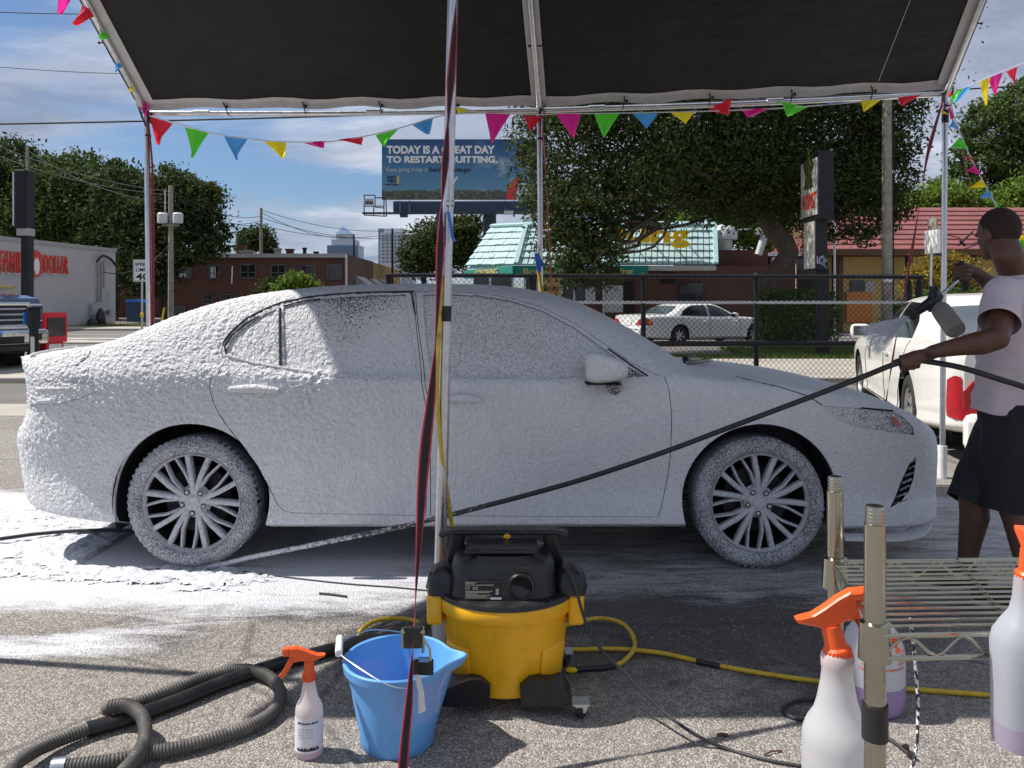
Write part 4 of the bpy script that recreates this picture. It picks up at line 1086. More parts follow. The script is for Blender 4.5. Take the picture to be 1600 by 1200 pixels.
for s_, e_ in (((569, 305), (586, 305)), ((569, 305), (569, 336)), ((586, 305), (586, 322)), ((569, 322), (600, 322)), ((600, 308), (600, 337)), ((586, 309), (600, 309)), ((569, 336), (604, 338)), ((584, 322), (584, 336)), ((603, 312), (604, 338)), ((586, 324), (600, 325))):
    mb.bar(P(*s_, DB - .4), P(*e_, DB - .4), .08, .08)
mb.build('side_ladder', M['billboard_steel'], bl)
q0 = P(569.5, 321, DB - .5); MB().box((P(577.5, 0, DB).x, DB - .45, P(0, 316, DB).z), (15 * k, .05, 9 * k)).build('number_plate', M['window_pale'], bl)
text_mesh('plate_lettering', "004A", 1, (q0.x + .05, DB - .49, q0.z + .05), FACE_CAM, M['ink'], bl, 14 * k, 7 * k, .003, .03)
pc = P(765, 331, DB); MB().tube([(pc.x, DB + .2, 0), (pc.x, DB + .2, pc.z)], .55, 20).build('column', M['billboard_steel'], bl)

# florist pylon
fp = thing('florist_pylon', 'weathered florist sign cabinet on a black pylon', 'pole sign', (P(1285, 0, 18.4).x, 18.4, 0))
a, b = P(1306, 236, 18.4), P(1283, 430, 18.4)
zt_, zb_ = P(0, 262, 18.4).z, P(0, 343, 18.4).z
q = [P(1280, 300, 18.1), P(1252, 300, 19.3)]
n_ = Vector((-(q[0].y - q[1].y), 0, 0)); 
def vprism(mb, pts, z0, z1):
    n = len(pts)
    return mb.add([(p[0], p[1], z0) for p in pts] + [(p[0], p[1], z1) for p in pts], [tuple(range(n)), tuple(range(2 * n - 1, n - 1, -1))] + [(i, (i + 1) % n, n + (i + 1) % n, n + i) for i in range(n)])
r0, r1 = P(1303, 300, 18.25), P(1278, 300, 19.9)
vprism(MB(), [(q[0].x, q[0].y), (r0.x, r0.y), (r1.x, r1.y), (q[1].x, q[1].y)], zb_, zt_ + .35).build('cabinet', M['black_metal'], fp)
fd = (q[0] - q[1]).normalized(); fd.z = 0; fd.normalize(); fn = Vector((fd.y, -fd.x, 0))
if fn.x > 0: fn = -fn
rf = Matrix((fd, Vector((0, 0, 1)), fn)).transposed()
vprism(MB(), [(v.x, v.y) for v in (q[0] - fd * .06 + fn * .03, q[1] + fd * .06 + fn * .03, q[1] + fd * .06 + fn * .005, q[0] - fd * .06 + fn * .005)], zb_ + .1, zt_ + .2).build('sign_face', M['grey_panel'], fp)
LF = (Vector((q[0].x, q[0].y)) - Vector((q[1].x, q[1].y))).length
text_mesh('sign_lettering', "FLORIST", 1, Vector((q[1].x, q[1].y, zb_ + .28)) + fd * .2 + fn * .04, rf, M['sign_red'], fp, LF * .74, .36, .003, .02)
em = MB().prism([(-.3, 0), (.3, 0), (.18, .35), (.36, .55), (.1, .75), (0, 1.0), (-.12, .7), (-.36, .6), (-.2, .3)], 0, .01)
em.v = [tuple(Vector((q[1].x, q[1].y, zb_ + .75)) + fd * (LF * .5 + a) + fn * (.03 + b) + Vector((0, 0, c))) for a, b, c in em.v]
em.build('sign_emblem', M['leaf_oak'], fp)
zs_ = P(0, 421, 18.4).z
q2 = [P(1274, 400, 18.25), P(1258, 400, 18.85), P(1270, 400, 19.15), P(1293, 400, 18.4)]
vprism(MB(), [(v.x, v.y) for v in q2], zs_, zb_).build('lower_cladding', M['black_metal'], fp)
d2 = (q2[0] - q2[1]); d2.z = 0; d2.normalize(); n2 = Vector((d2.y, -d2.x, 0)); n2 = n2 if n2.x < 0 else -n2
vprism(MB(), [(v.x, v.y) for v in (q2[0] + n2 * .03, q2[1] + n2 * .03, q2[1] + n2 * .004, q2[0] + n2 * .004)], zs_ + .02, zb_ - .05).build('pale_board', M['grey_panel'], fp)
pc = P(1285, 0, 18.6); MB().box((pc.x, 18.6, zs_ / 2), (.22, .25, zs_)).build('post', M['black_metal'], fp)
gr = MB()
for st_ in ([(1277, 400), (1278, 412), (1281, 402), (1281, 413)], [(1283, 404), (1286, 400), (1287, 408), (1283, 411), (1286, 414)], [(1289, 403), (1288, 409), (1292, 406), (1287, 413), (1291, 418)]):
    gr.tube(spline([P(x, y, 18.17) for x, y in st_], .02), .014, 5)
gr.build('graffiti', M['graffiti'], fp)
r_ = thing('thin_pole', 'thin grey pole rising beside the black pylon', 'pole', (P(1304, 0, 25).x, 25, 0))
MB().tube([(P(1304, 0, 25).x, 25, 0), (P(1304, 0, 25).x, 25, P(0, 262, 25).z)], .035, 8).build('shaft', M['galv'], r_)
r_ = thing('street_sign', 'narrow white street sign seen edge on above the shrubs', 'road sign', (P(1452, 0, 18).x, 18, 0))
MB().tube([(P(1452, 0, 18).x, 18, 0), (P(1456, 0, 18).x, 18, P(0, 338, 18).z)], .03, 8).build('post', M['galv'], r_)
q0 = P(1457, 378, 17.9); MB().box(q0, (.075, .55, .52), bev=.01).build('plate', M['speed_sign'], r_)
q0 = P(1457, 350, 17.9); MB().box(q0, (.03, .4, .25), bev=.01).build('upper_plate', M['wood_pole'], r_)

# feather flag / inflatable at the right edge
ff = thing('feather_flag', 'yellow orange and green feather flag at the right edge', 'advertising flag', (P(1600, 0, 14).x, 14, 0))
k14 = 14 / FOC
for poly, mt in (([(1590, 372), (1600, 367), (1625, 368), (1630, 450), (1602, 450), (1597, 415), (1592, 400)], 'flag_yellow'), ([(1591, 378), (1598, 374), (1600, 388), (1594, 392)], 'flag_green'), ([(1592, 394), (1600, 390), (1606, 420), (1600, 425)], 'orange'), ([(1603, 380), (1618, 378), (1615, 400), (1605, 402)], 'flag_red')):
    MB().prism([(P(x, y, 14).x, P(x, y, 14).z) for x, y in poly], 14 - (.012 if mt != 'flag_yellow' else 0), 14.02).build('cloth', M[mt], ff)
MB().tube([(P(1606, 0, 14).x, 14.04, 0), (P(1606, 0, 14).x, 14.04, 2.7)], .02, 8).build('pole', M['galv'], ff)

# overhead wires
def wire(label, pts, r, name='overhead_wire', group='overhead wires'):
    o = MB().tube(spline(pts, .8), r, 5).build(name, M['wire'])
    return tag(o, label, 'wire', group)
def sag(a, b, s, n=8):
    a, b = Vector(a), Vector(b)
    return [a.lerp(b, k / n) - Vector((0, 0, s * 4 * (k / n) * (1 - k / n))) for k in range(n + 1)]
wire('thick black cable passing behind the canopy beam', sag(P(-120, 196, 13), P(1700, 128, 15), .12), .016)
wire('thin high wire at the top left corner', sag(P(-100, 95, 22), P(420, 112, 24), .2), .010)
wire('thin wire running left behind the left rafter', sag(P(-100, 13, 20), P(300, 18, 20), .1), .012)
FARW = ['uppermost of those left of the transformer pole', 'second from the top left of the transformer pole', 'running from the stub pole in the trees to the transformer pole', 'uppermost between the transformer pole and the bare pole', 'crossing just below the top one past the transformer pole', 'meeting the bare pole below its top', 'lowest of the steep ones between the two wooden poles', 'uppermost from the bare pole to the pale tower pole', 'second from the bare pole to the pale tower pole', 'third from the bare pole to the pale tower pole', 'from the bare pole to the pole beside the glass tower', 'short one above the speed limit sign', 'drooping to the end of the store wall', 'rising from the pale tower pole towards the billboard', 'low one across the brick roof to the glass tower pole', 'low one crossing the brick wall from the transformer pole']
for i, (a, b) in enumerate((((-60, 200, 50), (267, 300, 42)), ((-60, 218, 50), (267, 305, 42)), ((43, 235, 50), (267, 318, 42)), ((267, 296, 42), (408, 338, 62)), ((267, 300, 42), (408, 352, 62)), ((267, 318, 42), (408, 345, 62)), ((267, 350, 42), (408, 372, 62)),
                            ((408, 328, 62), (613, 360, 80)), ((408, 340, 62), (613, 372, 80)), ((408, 352, 62), (613, 366, 80)), ((408, 332, 62), (553, 372, 75)), ((267, 375, 42), (200, 410, 40)), ((267, 380, 42), (160, 425, 40)), ((613, 362, 80), (700, 345, 100)), ((408, 405, 62), (553, 398, 75)), ((267, 385, 42), (408, 410, 62)))):
    wire('thin far wire, %s' % FARW[i], sag(P(*a), P(*b), .6), .022, group='wires between the far poles')
wire('small drooping wire beside the top of the wood pole', [P(1400, 134, 12), P(1420, 144, 12), P(1450, 144, 12), P(1480, 136, 12)], .008)

# ================================================================= FENCE
DF = 12.86
fe = thing('chain_link_fence', 'black chain link fence running behind the cars', 'fence', (3, DF, 0))
zt, zm, zb = P(0, 430, DF).z, P(0, 472.5, DF).z, P(0, 537, DF).z
xa, xb = P(604, 0, DF).x, P(1442, 0, DF).x
MB().tube([(xa, DF, zt), (xb, DF, zt - .03)], .034, 10).build('top_rail', M['black_metal'], fe)
MB().tube([(xa, DF, zm), (xb, DF, zm)], .024, 10).build('middle_rail', M['galv'], fe)
MB().tube([(xa, DF, zb), (xb, DF, zb)], .045, 10).build('lower_rail', M['black_metal'], fe)
for px in (606, 830, 1006, 1183, 1421, 1438):
    x = P(px, 0, DF).x
    MB().tube([(x, DF + .05, 0), (x, DF + .05, zt - (.02 if px < 1400 else .12))], .042 if px < 1400 else .055, 12).lathe([(.05, 0), (.05, .03), (.02, .06)], (x, DF + .05, zt - (.02 if px < 1400 else .12)), 12).build('post', M['black_metal'], fe)
wm = MB(); pit = .085
x = xa - 2.2
while x < xb:
    for sg in (1, -1):
        lo, hi = .06, zt + .03
        L = hi - lo
        xs0 = x if sg > 0 else x + L * .95
        aa = Vector((xs0, DF - .035 + sg * .004, lo)); bb_ = Vector((xs0 + sg * L * .95, DF - .035 + sg * .004, hi))
        dd = bb_ - aa
        t0 = 0; t1 = 1
        for lim, s_ in ((xa, 1), (xb, -1)):
            f0, f1 = (aa.x - lim) * s_, (bb_.x - lim) * s_
            if f0 < 0 and f1 < 0: t0 = 2
            elif f0 < 0: t0 = max(t0, -f0 / (f1 - f0))
            elif f1 < 0: t1 = min(t1, f0 / (f0 - f1))
        if t1 > t0: wm.tube([aa + dd * t0, aa + dd * t1], .0036, 3, cap=False)
    x += pit
tag(wm.build('mesh', M['black_metal'], fe), kind='stuff')
# ================================================================= CARS
def _pchip_slopes(x, y):
    """x (n,), y (n,m)"""
    h = np.diff(x)[:, None]; d = np.diff(y, axis=0) / h
    m = np.zeros_like(y)
    w1 = 2 * h[1:] + h[:-1]; w2 = h[1:] + 2 * h[:-1]
    same = (d[:-1] * d[1:]) > 0
    a, b = np.where(same, d[:-1], 1.0), np.where(same, d[1:], 1.0)
    m[1:-1] = np.where(same, (w1 + w2) / (w1 / a + w2 / b), 0)
    m[0], m[-1] = d[0], d[-1]
    return m
def pchip_eval(x, y, q):
    """x (n,), y (n,m) one column per query q (m,)"""
    m = _pchip_slopes(x, y)
    i = np.clip(np.searchsorted(x, q) - 1, 0, len(x) - 2)
    c = np.arange(len(q))
    h = (x[i + 1] - x[i]); t = (q - x[i]) / h
    y0, y1, m0, m1 = y[i, c], y[i + 1, c], m[i, c], m[i + 1, c]
    return (2 * t ** 3 - 3 * t ** 2 + 1) * y0 + (t ** 3 - 2 * t ** 2 + t) * h * m0 + (-2 * t ** 3 + 3 * t ** 2) * y1 + (t ** 3 - t ** 2) * h * m1
def table(xs, ys):
    xs, ys = np.array(xs, float), np.array(ys, float)
    g = np.linspace(xs[0], xs[-1], 1500)
    v = pchip_eval(xs, np.repeat(ys[:, None], g.size, 1), g)
    return lambda q: np.interp(q, g, v)
def in_poly(x, y, poly):
    r = np.zeros(x.shape, bool); n = len(poly)
    for i in range(n):
        x0, y0 = poly[i]; x1, y1 = poly[(i + 1) % n]
        if y0 == y1: continue
        r ^= ((y0 > y) != (y1 > y)) & (x < (x1 - x0) * (y - y0) / (y1 - y0) + x0)
    return r

class CarSurf:
    """one half of a car body; local axes: x forward, y outward, z up"""
    TK = np.array([0, .05, .12, .24, .40, .50, .58, .80, .90, 1.0])
    def __init__(s, X0, X1, W, zb, zs, zbl, zr, zt, yr, rear=None, front=None, concave=.03, tumble=.055):
        s.X0, s.X1 = X0, X1
        s.W, s.zb, s.zs, s.zbl, s.zr, s.zt, s.yr = W, zb, zs, zbl, zr, zt, yr
        s.rear, s.front = rear, front
        s.concave, s.tumble = concave, tumble
    def S(s, X, t):
        X = np.clip(np.asarray(X, float).ravel(), s.X0, s.X1); t = np.asarray(t, float).ravel()
        W, zb, zs, zbl, zr, zt, yr = (f(X) for f in (s.W, s.zb, s.zs, s.zbl, s.zr, s.zt, s.yr))
        k = W / .91
        yr = np.minimum(yr, W - s.tumble * k - .01)
        ys = np.stack([W - .13 * k, W - .012 * k, W - .02 * k, W - s.concave * k, W - .003 * k, W - .012 * k, W - s.tumble * k, yr, yr * .62, yr * 0])
        hz = zs - zb
        zz = np.stack([zb, zb + .05, zb + .13, zb + .27 * hz + .03, zs - .22 * hz, zs, zbl, zr, zr + (zt - zr) * .72, zt])
        y = pchip_eval(s.TK, ys, t); z = pchip_eval(s.TK, zz, t)
        x = X.copy()
        if s.rear is not None:
            w = np.clip((s.X0 + .5 - X) / .5, 0, 1); x = x + s.rear(z) * w * w
        if s.front is not None:
            w = np.clip((X - (s.X1 - .5)) / .5, 0, 1); x = x + s.front(z) * w * w
        return x, y, z
    def inv(s, x, z, tmax=1.0):
        """(x,z) on the visible side -> (X,t)"""
        x = np.asarray(x, float); z = np.asarray(z, float)
        X = x.copy()
        for _ in range(4):
            lo, hi = np.zeros_like(x), np.full_like(x, tmax)
            for _ in range(17):
                mid = (lo + hi) / 2
                zz = s.S(X, mid)[2]
                up = zz < z
                lo = np.where(up, mid, lo); hi = np.where(up, hi, mid)
            xx = s.S(X, lo)[0]
            X = np.clip(X + (x - xx), s.X0, s.X1)
        return X, (lo + hi) / 2
    TS = 2.3
    def dens(s, poly, step, closed=True):
        out = []
        n = len(poly)
        for i in range(n if closed else n - 1):
            a, b = np.array(poly[i], float), np.array(poly[(i + 1) % n], float)
            m = max(1, int(np.hypot(*(b - a)) / step))
            for k in range(m): out.append(a + (b - a) * k / m)
        return np.array(out)
    def uv(s, poly, step=.03):
        p = s.dens(poly, step)
        X, t = s.inv(p[:, 0], p[:, 1])
        return np.stack([X, t * s.TS], 1)
    def panel(s, outer, holes=(), step=.03, off=0.0, uv=False, fine=0, disp=None):
        """outer: polygon in (x,z), or in (X,t*TS) when uv; returns verts, faces"""
        loops = [np.array(outer, float) if uv else s.uv(outer, step)] + [np.array(h, float) for h in holes]
        pts, edges = [], []
        for L in loops:
            b = len(pts); n = len(L)
            pts += [tuple(p) for p in L]; edges += [(b + i, b + (i + 1) % n) for i in range(n)]
        o = loops[0]
        gx = np.arange(o[:, 0].min() + step / 2, o[:, 0].max(), step); gy = np.arange(o[:, 1].min() + step / 2, o[:, 1].max(), step)
        if len(gx) and len(gy):
            A, B = np.meshgrid(gx, gy); A, B = A.ravel(), B.ravel()
            B = B + 0.0
            keep = in_poly(A, B, loops[0])
            for h in loops[1:]: keep &= ~in_poly(A, B, h)
            A, B = A[keep], B[keep]
            if len(A):        # keep grid points off the borders
                allp = np.concatenate(loops)
                ok = np.ones(len(A), bool)
                for c in range(0, len(A), 4000):
                    d = ((A[c:c + 4000, None] - allp[None, :, 0]) ** 2 + (B[c:c + 4000, None] - allp[None, :, 1]) ** 2).min(1)
                    ok[c:c + 4000] = d > (step * .4) ** 2
                pts += list(zip(A[ok], B[ok]))
        r = delaunay_2d_cdt([Vector(p) for p in pts], edges, [], 0, 1e-7)
        P2 = np.array([(v.x, v.y) for v in r[0]]); F = np.array([f for f in r[2] if len(f) == 3])
        c = P2[F].mean(1)
        keep = in_poly(c[:, 0], c[:, 1], loops[0])
        for h in loops[1:]: keep &= ~in_poly(c[:, 0], c[:, 1], h)
        F = F[keep]
        for _ in range(fine):            # split every triangle in four, back on the true surface
            E = np.sort(np.concatenate([F[:, [0, 1]], F[:, [1, 2]], F[:, [2, 0]]]), 1)
            U, ix = np.unique(E, axis=0, return_inverse=True); ix = ix.ravel() + len(P2); m = len(F)
            P2 = np.vstack([P2, (P2[U[:, 0]] + P2[U[:, 1]]) / 2])
            a, b, c_ = ix[:m], ix[m:2 * m], ix[2 * m:]
            F = np.concatenate([np.stack(q, 1) for q in ((F[:, 0], a, c_), (a, F[:, 1], b), (c_, b, F[:, 2]), (a, b, c_))])
        V = np.stack(s.S(P2[:, 0], P2[:, 1] / s.TS), 1)
        if off or disp:
            N_ = s.normal(P2[:, 0], P2[:, 1] / s.TS)
            V = V + N_ * (off + (disp(V)[:, None] if disp else 0))
        return V, F
    def normal(s, X, t):
        e = .004
        a = np.stack(s.S(np.clip(X + e, s.X0, s.X1), t), 1) - np.stack(s.S(np.clip(X - e, s.X0, s.X1), t), 1)
        b = np.stack(s.S(X, np.clip(t + e, 0, 1)), 1) - np.stack(s.S(X, np.clip(t - e, 0, 1)), 1)
        n = np.cross(b, a); L = np.linalg.norm(n, axis=1, keepdims=True); L[L == 0] = 1
        n = n / L
        return np.where(n[:, 1:2] < -1e-3, -n, n)
    def at(s, x, z, off=0.0):
        X, t = s.inv(np.array([x]), np.array([z]))
        p = np.stack(s.S(X, t), 1)[0] + s.normal(X, t)[0] * off
        return p
    def path(s, pts, off=0.0, step=.03):
        p = s.dens(pts, step, closed=False); p = np.vstack([p, pts[-1]])
        X, t = s.inv(p[:, 0], p[:, 1])
        return np.stack(s.S(X, t), 1) + s.normal(X, t) * off

def car_part(name, V, F, mat, root, frame, mirror=False, smooth=True):
    """V in car axes (x, out, z); frame maps to the world; adds the mesh as a child"""
    V = np.asarray(V, float).copy()
    if mirror: V[:, 1] *= -1; F = [tuple(reversed(f)) for f in F]
    W_ = np.stack(np.broadcast_arrays(*frame(V.T)), 1)
    if isinstance(F, np.ndarray):
        me = np_mesh(name, W_, F, smooth)
    else:
        me = bpy.data.meshes.new(name); me.from_pydata([tuple(v) for v in W_], [], [tuple(int(i) for i in f) for f in F])
        me.polygons.foreach_set("use_smooth", [smooth] * len(F)); me.update()
    return link(name, me, mat, root)

def mb_in_frame(mb, frame, mirror=False):
    mb.v = [tuple(frame((v[0], -v[1] if mirror else v[1], v[2]))) for v in mb.v]
    return mb

def circle(cx, cz, r, n=40, a0=0, a1=360):
    return [(cx + r * math.cos(R(a0 + (a1 - a0) * k / n)), cz + r * math.sin(R(a0 + (a1 - a0) * k / n))) for k in range(n if a1 - a0 == 360 else n + 1)]

def arch_uv(s, cx, cz, r, n=44):
    """wheel opening as a loop in (X, t*TS), running down past the sill"""
    a_end = math.degrees(math.asin(max(-1, min(1, (cz - float(s.zb(cx)) - .012) / r))))
    arc = circle(cx, cz, r, n, -a_end, 180 + a_end)
    p = np.array(arc); X, t = s.inv(p[:, 0], p[:, 1])
    L = np.stack([X, t * s.TS], 1)
    ext = np.array([[L[-1, 0], -.05], [L[0, 0], -.05]])
    return np.vstack([L, ext]), L

def shell(s, holes, step, arches=(), **kw):
    """whole half body with holes; arches cut the lower edge"""
    nx = int((s.X1 - s.X0) / step); nt = int(s.TS / step)
    bot = []
    xs = [s.X0 + (s.X1 - s.X0) * k / nx for k in range(nx + 1)]
    loops = sorted(arches, key=lambda L: L[:, 0].min())
    for x in xs:
        if not any(L[:, 0].min() - .012 < x < L[:, 0].max() + .012 for L in loops): bot.append((x, 0.0))
    for L in loops:
        Lr = L if L[0, 0] < L[-1, 0] else L[::-1]
        i = next((i for i, p in enumerate(bot) if p[0] > Lr[0, 0]), len(bot))
        bot[i:i] = [(Lr[0, 0], 0.0)] + [tuple(p) for p in Lr] + [(Lr[-1, 0], 0.0)]
    outer = bot + [(s.X1, s.TS * k / nt) for k in range(1, nt + 1)] + [(x, s.TS) for x in reversed(xs[:-1])] + [(s.X0, s.TS * k / nt) for k in range(nt - 1, 0, -1)]
    return s.panel(outer, holes, step, uv=True, **kw)

def end_cap(s, X, n=30):
    x, y, z = s.S(np.full(n, X), np.linspace(0, 1, n))
    V = [(a, b, c) for a, b, c in zip(x, y, z)] + [(a, -b, c) for a, b, c in zip(x, y, z)]
    return V, [(i, i + 1, n + i + 1, n + i) for i in range(n - 1)]

def wheel(root, frame, cx, cz, yo, r, rim, mt, mrim, width=.21, spokes=5, style='plain', foam=False, mirror=False):
    w = None
    prof = [(rim * .98, -.012), (rim * 1.02, .004), (rim * 1.05, .008), ((r + rim) * .5, .014), (r * .93, .006), (r * .975, -.012), (r * .995, -.035), (r, -.08), (r, -width + .05), (r * .98, -width + .02), (r * .93, -width), (rim, -width)]
    rot = Matrix(((1, 0, 0), (0, 0, 1), (0, -1, 0)))          # lathe z -> outward y
    rot = Matrix(((1, 0, 0), (0, 0, 1), (0, 1, 0)))
    c = Vector((cx, yo, cz))
    wb = MB().lathe([(rim * .99, -.012), (rim * .965, -.002), (rim * .945, -.010), (rim * .93, -.032)], c, 64, rot)
    rm = mb_in_frame(wb, frame, mirror).build('wheel', mrim, root)
    ty = MB().lathe(prof, c, 72, rot)
    if foam or style == 'split':        # tread blocks at the shoulder
        for k in range(72):
            a = 2 * math.pi * k / 60
            q = c + Vector((math.cos(a) * r * .982, -.045, math.sin(a) * r * .982))
            ty.box(q, (.014, .05, .012), Matrix.Rotation(-a + math.pi / 2, 3, 'Y'))
    mb_in_frame(ty, frame, mirror).build('tyre', mt, rm)
    mb_in_frame(MB().lathe([(rim * .93, -.032), (rim * .9, -.12), (rim * .9, -width + .03), (.001, -width + .03)], c, 48, rot), frame, mirror).build('rim_barrel', M['void'], rm)
    mb_in_frame(MB().lathe([(.001, -.10), (rim * .66, -.10), (rim * .66, -.115), (.001, -.115)], c, 40, rot), frame, mirror).build('brake_disc', M['grille_dark'] if foam else M['void'], rm)
    sp = MB()
    def spoke(a0, a1, ra, rb, w0, w1, d0, d1, th=.03):
        def pt(a, rr, off, d): return c + Vector((math.cos(a) * rr - math.sin(a) * off, d, math.sin(a) * rr + math.cos(a) * off))
        vs = []
        for (a, rr, wd, d) in ((a0, ra, w0, d0), ((a0 * .45 + a1 * .55), (ra + rb) / 2, (w0 + w1) * .47, (d0 + d1) / 2 + .008), (a1, rb, w1, d1)):
            vs += [pt(a, rr, -wd / 2, d - .006), pt(a, rr, -wd / 4, d), pt(a, rr, wd / 4, d), pt(a, rr, wd / 2, d - .006), pt(a, rr, wd / 2, d - th), pt(a, rr, -wd / 2, d - th)]
        fs = []
        for i in range(2):
            for k in range(6): fs.append((i * 6 + k, i * 6 + (k + 1) % 6, i * 6 + 6 + (k + 1) % 6, i * 6 + 6 + k))
        sp.add(vs, fs + [(0, 5, 4, 3, 2, 1), (12, 13, 14, 15, 16, 17)])
    rr = rim * .95
    if style == 'split':
        for k in range(5):
            b = R(90 + 72 * k - 7)
            for da, wd, base in ((-13, .030, -7), (13.5, .030, 7)):
                spoke(b + R(base), b + R(da), .045, rr, .027, wd - .004, -.026, -.012, .04)
            for da, base, wd in ((29, 20, .015), (-29, -20, .015)):
                spoke(b + R(base * .7), b + R(da), .06, rr, .017, wd - .002, -.036, -.020, .034)
        hub = [(.001, -.020), (.03, -.020), (.034, -.026), (.062, -.030), (.072, -.036), (.078, -.06)]
    else:
        for k in range(spokes):
            b = R(90 + 360 / spokes * k)
            spoke(b, b, .03, rr, .075, .05, -.03, -.02, .03)
        hub = [(.001, -.02), (.05, -.022), (.06, -.03), (.065, -.06)]
    sp.lathe(hub, c, 30, rot)
    sp.lathe([(.001, -.058), (.085, -.058)], c, 30, rot)
    mb_in_frame(sp, frame, mirror).build('rim_spokes', mrim, rm)
    if style == 'split':
        for k in range(5):
            a = R(-90 + 72 * k - 4)
            q = c + Vector((math.cos(a) * .057, 0, math.sin(a) * .057))
            nt = MB().lathe([(.001, -.021), (.0085, -.022), (.0095, -.034)], q, 12, rot)
            o = mb_in_frame(nt, frame, mirror).build('lug_nut', mrim, rm)
            rg = MB().lathe([(.0145, -.0255), (.0095, -.0262)], q + Vector((0, .001, 0)), 14, rot)
            mb_in_frame(rg, frame, mirror).build('nut_recess', M['void'], rm)
    return rm

def foam_lumps(V):
    """thick lumpy foam at the rear where it was just sprayed, thin and fine towards the nose"""
    x, y, z = V.T
    n = fbm(x * 70 + z * 26, z * 84 - x * 12, y * 66, seed=21, octv=2, gain=.45)
    big = vnoise(x * 5, z * 5, y * 5, seed=40)
    a = np.interp(x, [-2.7, -1.0, -.55, .2, 2.3], [.0064, .0060, .0040, .0028, .0022])
    a = a * np.interp(z, [.2, .42, .6, .75, 1.1], [.28, .35, .9, 1, 1]) * (.7 + .6 * big)
    a = a + .013 * np.exp(-((x + .97) / .09) ** 2 - ((z - .965) / .07) ** 2) + .007 * np.exp(-((x + 1.02 + (z - .86) * -.6) / .03) ** 2 - ((z - .86) / .06) ** 2)
    return (np.clip(n, .30, .78) - .45) * a * 2.3

# ----------------------------------------------------------------- the foam-covered sedan
DC = 4.90
s = CarSurf(-2.66, 2.33,
    table([-2.66, -2.62, -2.55, -2.4, -2.2, -1.8, -1.2, 0, 1.0, 1.6, 1.9, 2.05, 2.16, 2.24, 2.33], [.60, .68, .755, .83, .885, .918, .925, .925, .925, .922, .90, .865, .80, .70, .42]),
    table([-2.66, -2.5, -2.25, -2.0, -1.2, 1.0, 1.7, 2.1, 2.33], [.275, .235, .212, .195, .183, .183, .17, .165, .18]),
    table([-2.66, -2.2, -1.6, -1.0, 0, .8, 1.3, 1.7, 2.05, 2.2, 2.33], [.93, .955, .955, .94, .915, .90, .865, .80, .71, .655, .60]),
    table([-2.66, -2.2, -1.7, -1.35, -.8, 0, .8, 1.05, 1.4, 1.8, 2.1, 2.33], [1.005, 1.035, 1.055, 1.035, .985, .975, .972, .945, .91, .845, .745, .64]),
    table([-2.66, -2.5, -2.3, -2.1, -1.95, -1.76, -1.55, -1.27, -.99, -.56, -.2, 0, .25, .43, .63, .83, .98, 1.4, 1.8, 2.1, 2.33], [1.035, 1.055, 1.085, 1.13, 1.19, 1.268, 1.33, 1.376, 1.398, 1.406, 1.395, 1.374, 1.32, 1.255, 1.15, 1.035, .965, .922, .862, .765, .65]),
    table([-2.66, -2.5, -2.3, -2.1, -1.95, -1.76, -1.55, -1.27, -.99, -.56, -.2, 0, .25, .43, .63, .83, 1.0, 1.37, 1.76, 2.08, 2.2, 2.33], [1.052, 1.068, 1.10, 1.15, 1.215, 1.30, 1.365, 1.41, 1.434, 1.445, 1.44, 1.425, 1.38, 1.32, 1.22, 1.10, .985, .945, .89, .795, .735, .665]),
    table([-2.66, -2.3, -2.0, -1.7, -1.3, -.8, 0, .4, .8, 1.0, 1.6, 2.0, 2.2, 2.33], [.55, .72, .70, .655, .625, .61, .61, .635, .70, .735, .73, .68, .55, .34]),
    rear=table([0, .2, .26, .36, .5, .62, .70, .78, .86, .95, 1.02, 1.06, 1.5], [.20, .17, .09, .045, .01, .0, .04, .075, .07, .05, .0, -.03, .0]),
    front=table([0, .14, .2, .3, .5, .6, .66, .70, .8, 1.5], [-.02, -.02, -.01, .0, .0, -.005, -.03, -.07, -.10, -.1]))
CAR = s
def car_frame(v): return (v[0], DC - v[1], v[2])
def cpx(pts):
    """photo pixels -> (x,z) on the near side of the car"""
    pts = np.array(pts, float); y = np.full(len(pts), .9)
    for _ in range(7):
        D = DC - y
        x = (pts[:, 0] - 800) / FOC * D; z = CAM_H - (pts[:, 1] - HOR) / FOC * D
        X, t = s.inv(x, z, .97); y = s.S(X, t)[1]
    return [(a, b) for a, b in zip(x, z)]
sedan = thing('foam_covered_sedan', 'white sedan covered in thick white washing foam beside the canopy pole', 'car', (0, DC, 0))
XF, XR, ZW, RW = 1.243, -1.606, .330, .330
afl, afa = arch_uv(s, XF, ZW + .008, .392)
arl, ara = arch_uv(s, XR, ZW + .008, .392)
dlo_top = [(345, 548), (349, 535), (362, 518), (385, 498), (412, 484), (440, 473), (480, 465), (520, 460.5), (570, 457.5), (647, 456)]
dlo_top_f = [(649, 456), (700, 455.5), (750, 458), (800, 466), (850, 481), (900, 506), (950, 541), (985, 566), (1028, 586)]
rear_door = cpx([(340, 585), (329, 590), (327, 605), (333, 630), (350, 660), (378, 695), (402, 728), (420, 762), (434, 790), (444, 799), (462, 802), (666, 806), (667, 700), (667, 640), (659, 588), (647, 457)] + dlo_top[-2::-1] + [(347, 556), (352, 562)])
front_door = cpx([(672, 806), (1029, 808), (1034, 792), (1042, 755), (1048, 715), (1050, 650), (1046, 610), (1038, 588)] + dlo_top_f[::-1] + [(652, 500), (663, 588), (671, 640), (671.5, 700)])
g_quarter = cpx([(353, 549), (360, 533), (374, 519), (400, 499), (431, 483), (434, 540), (436, 572), (400, 566), (372, 558)])
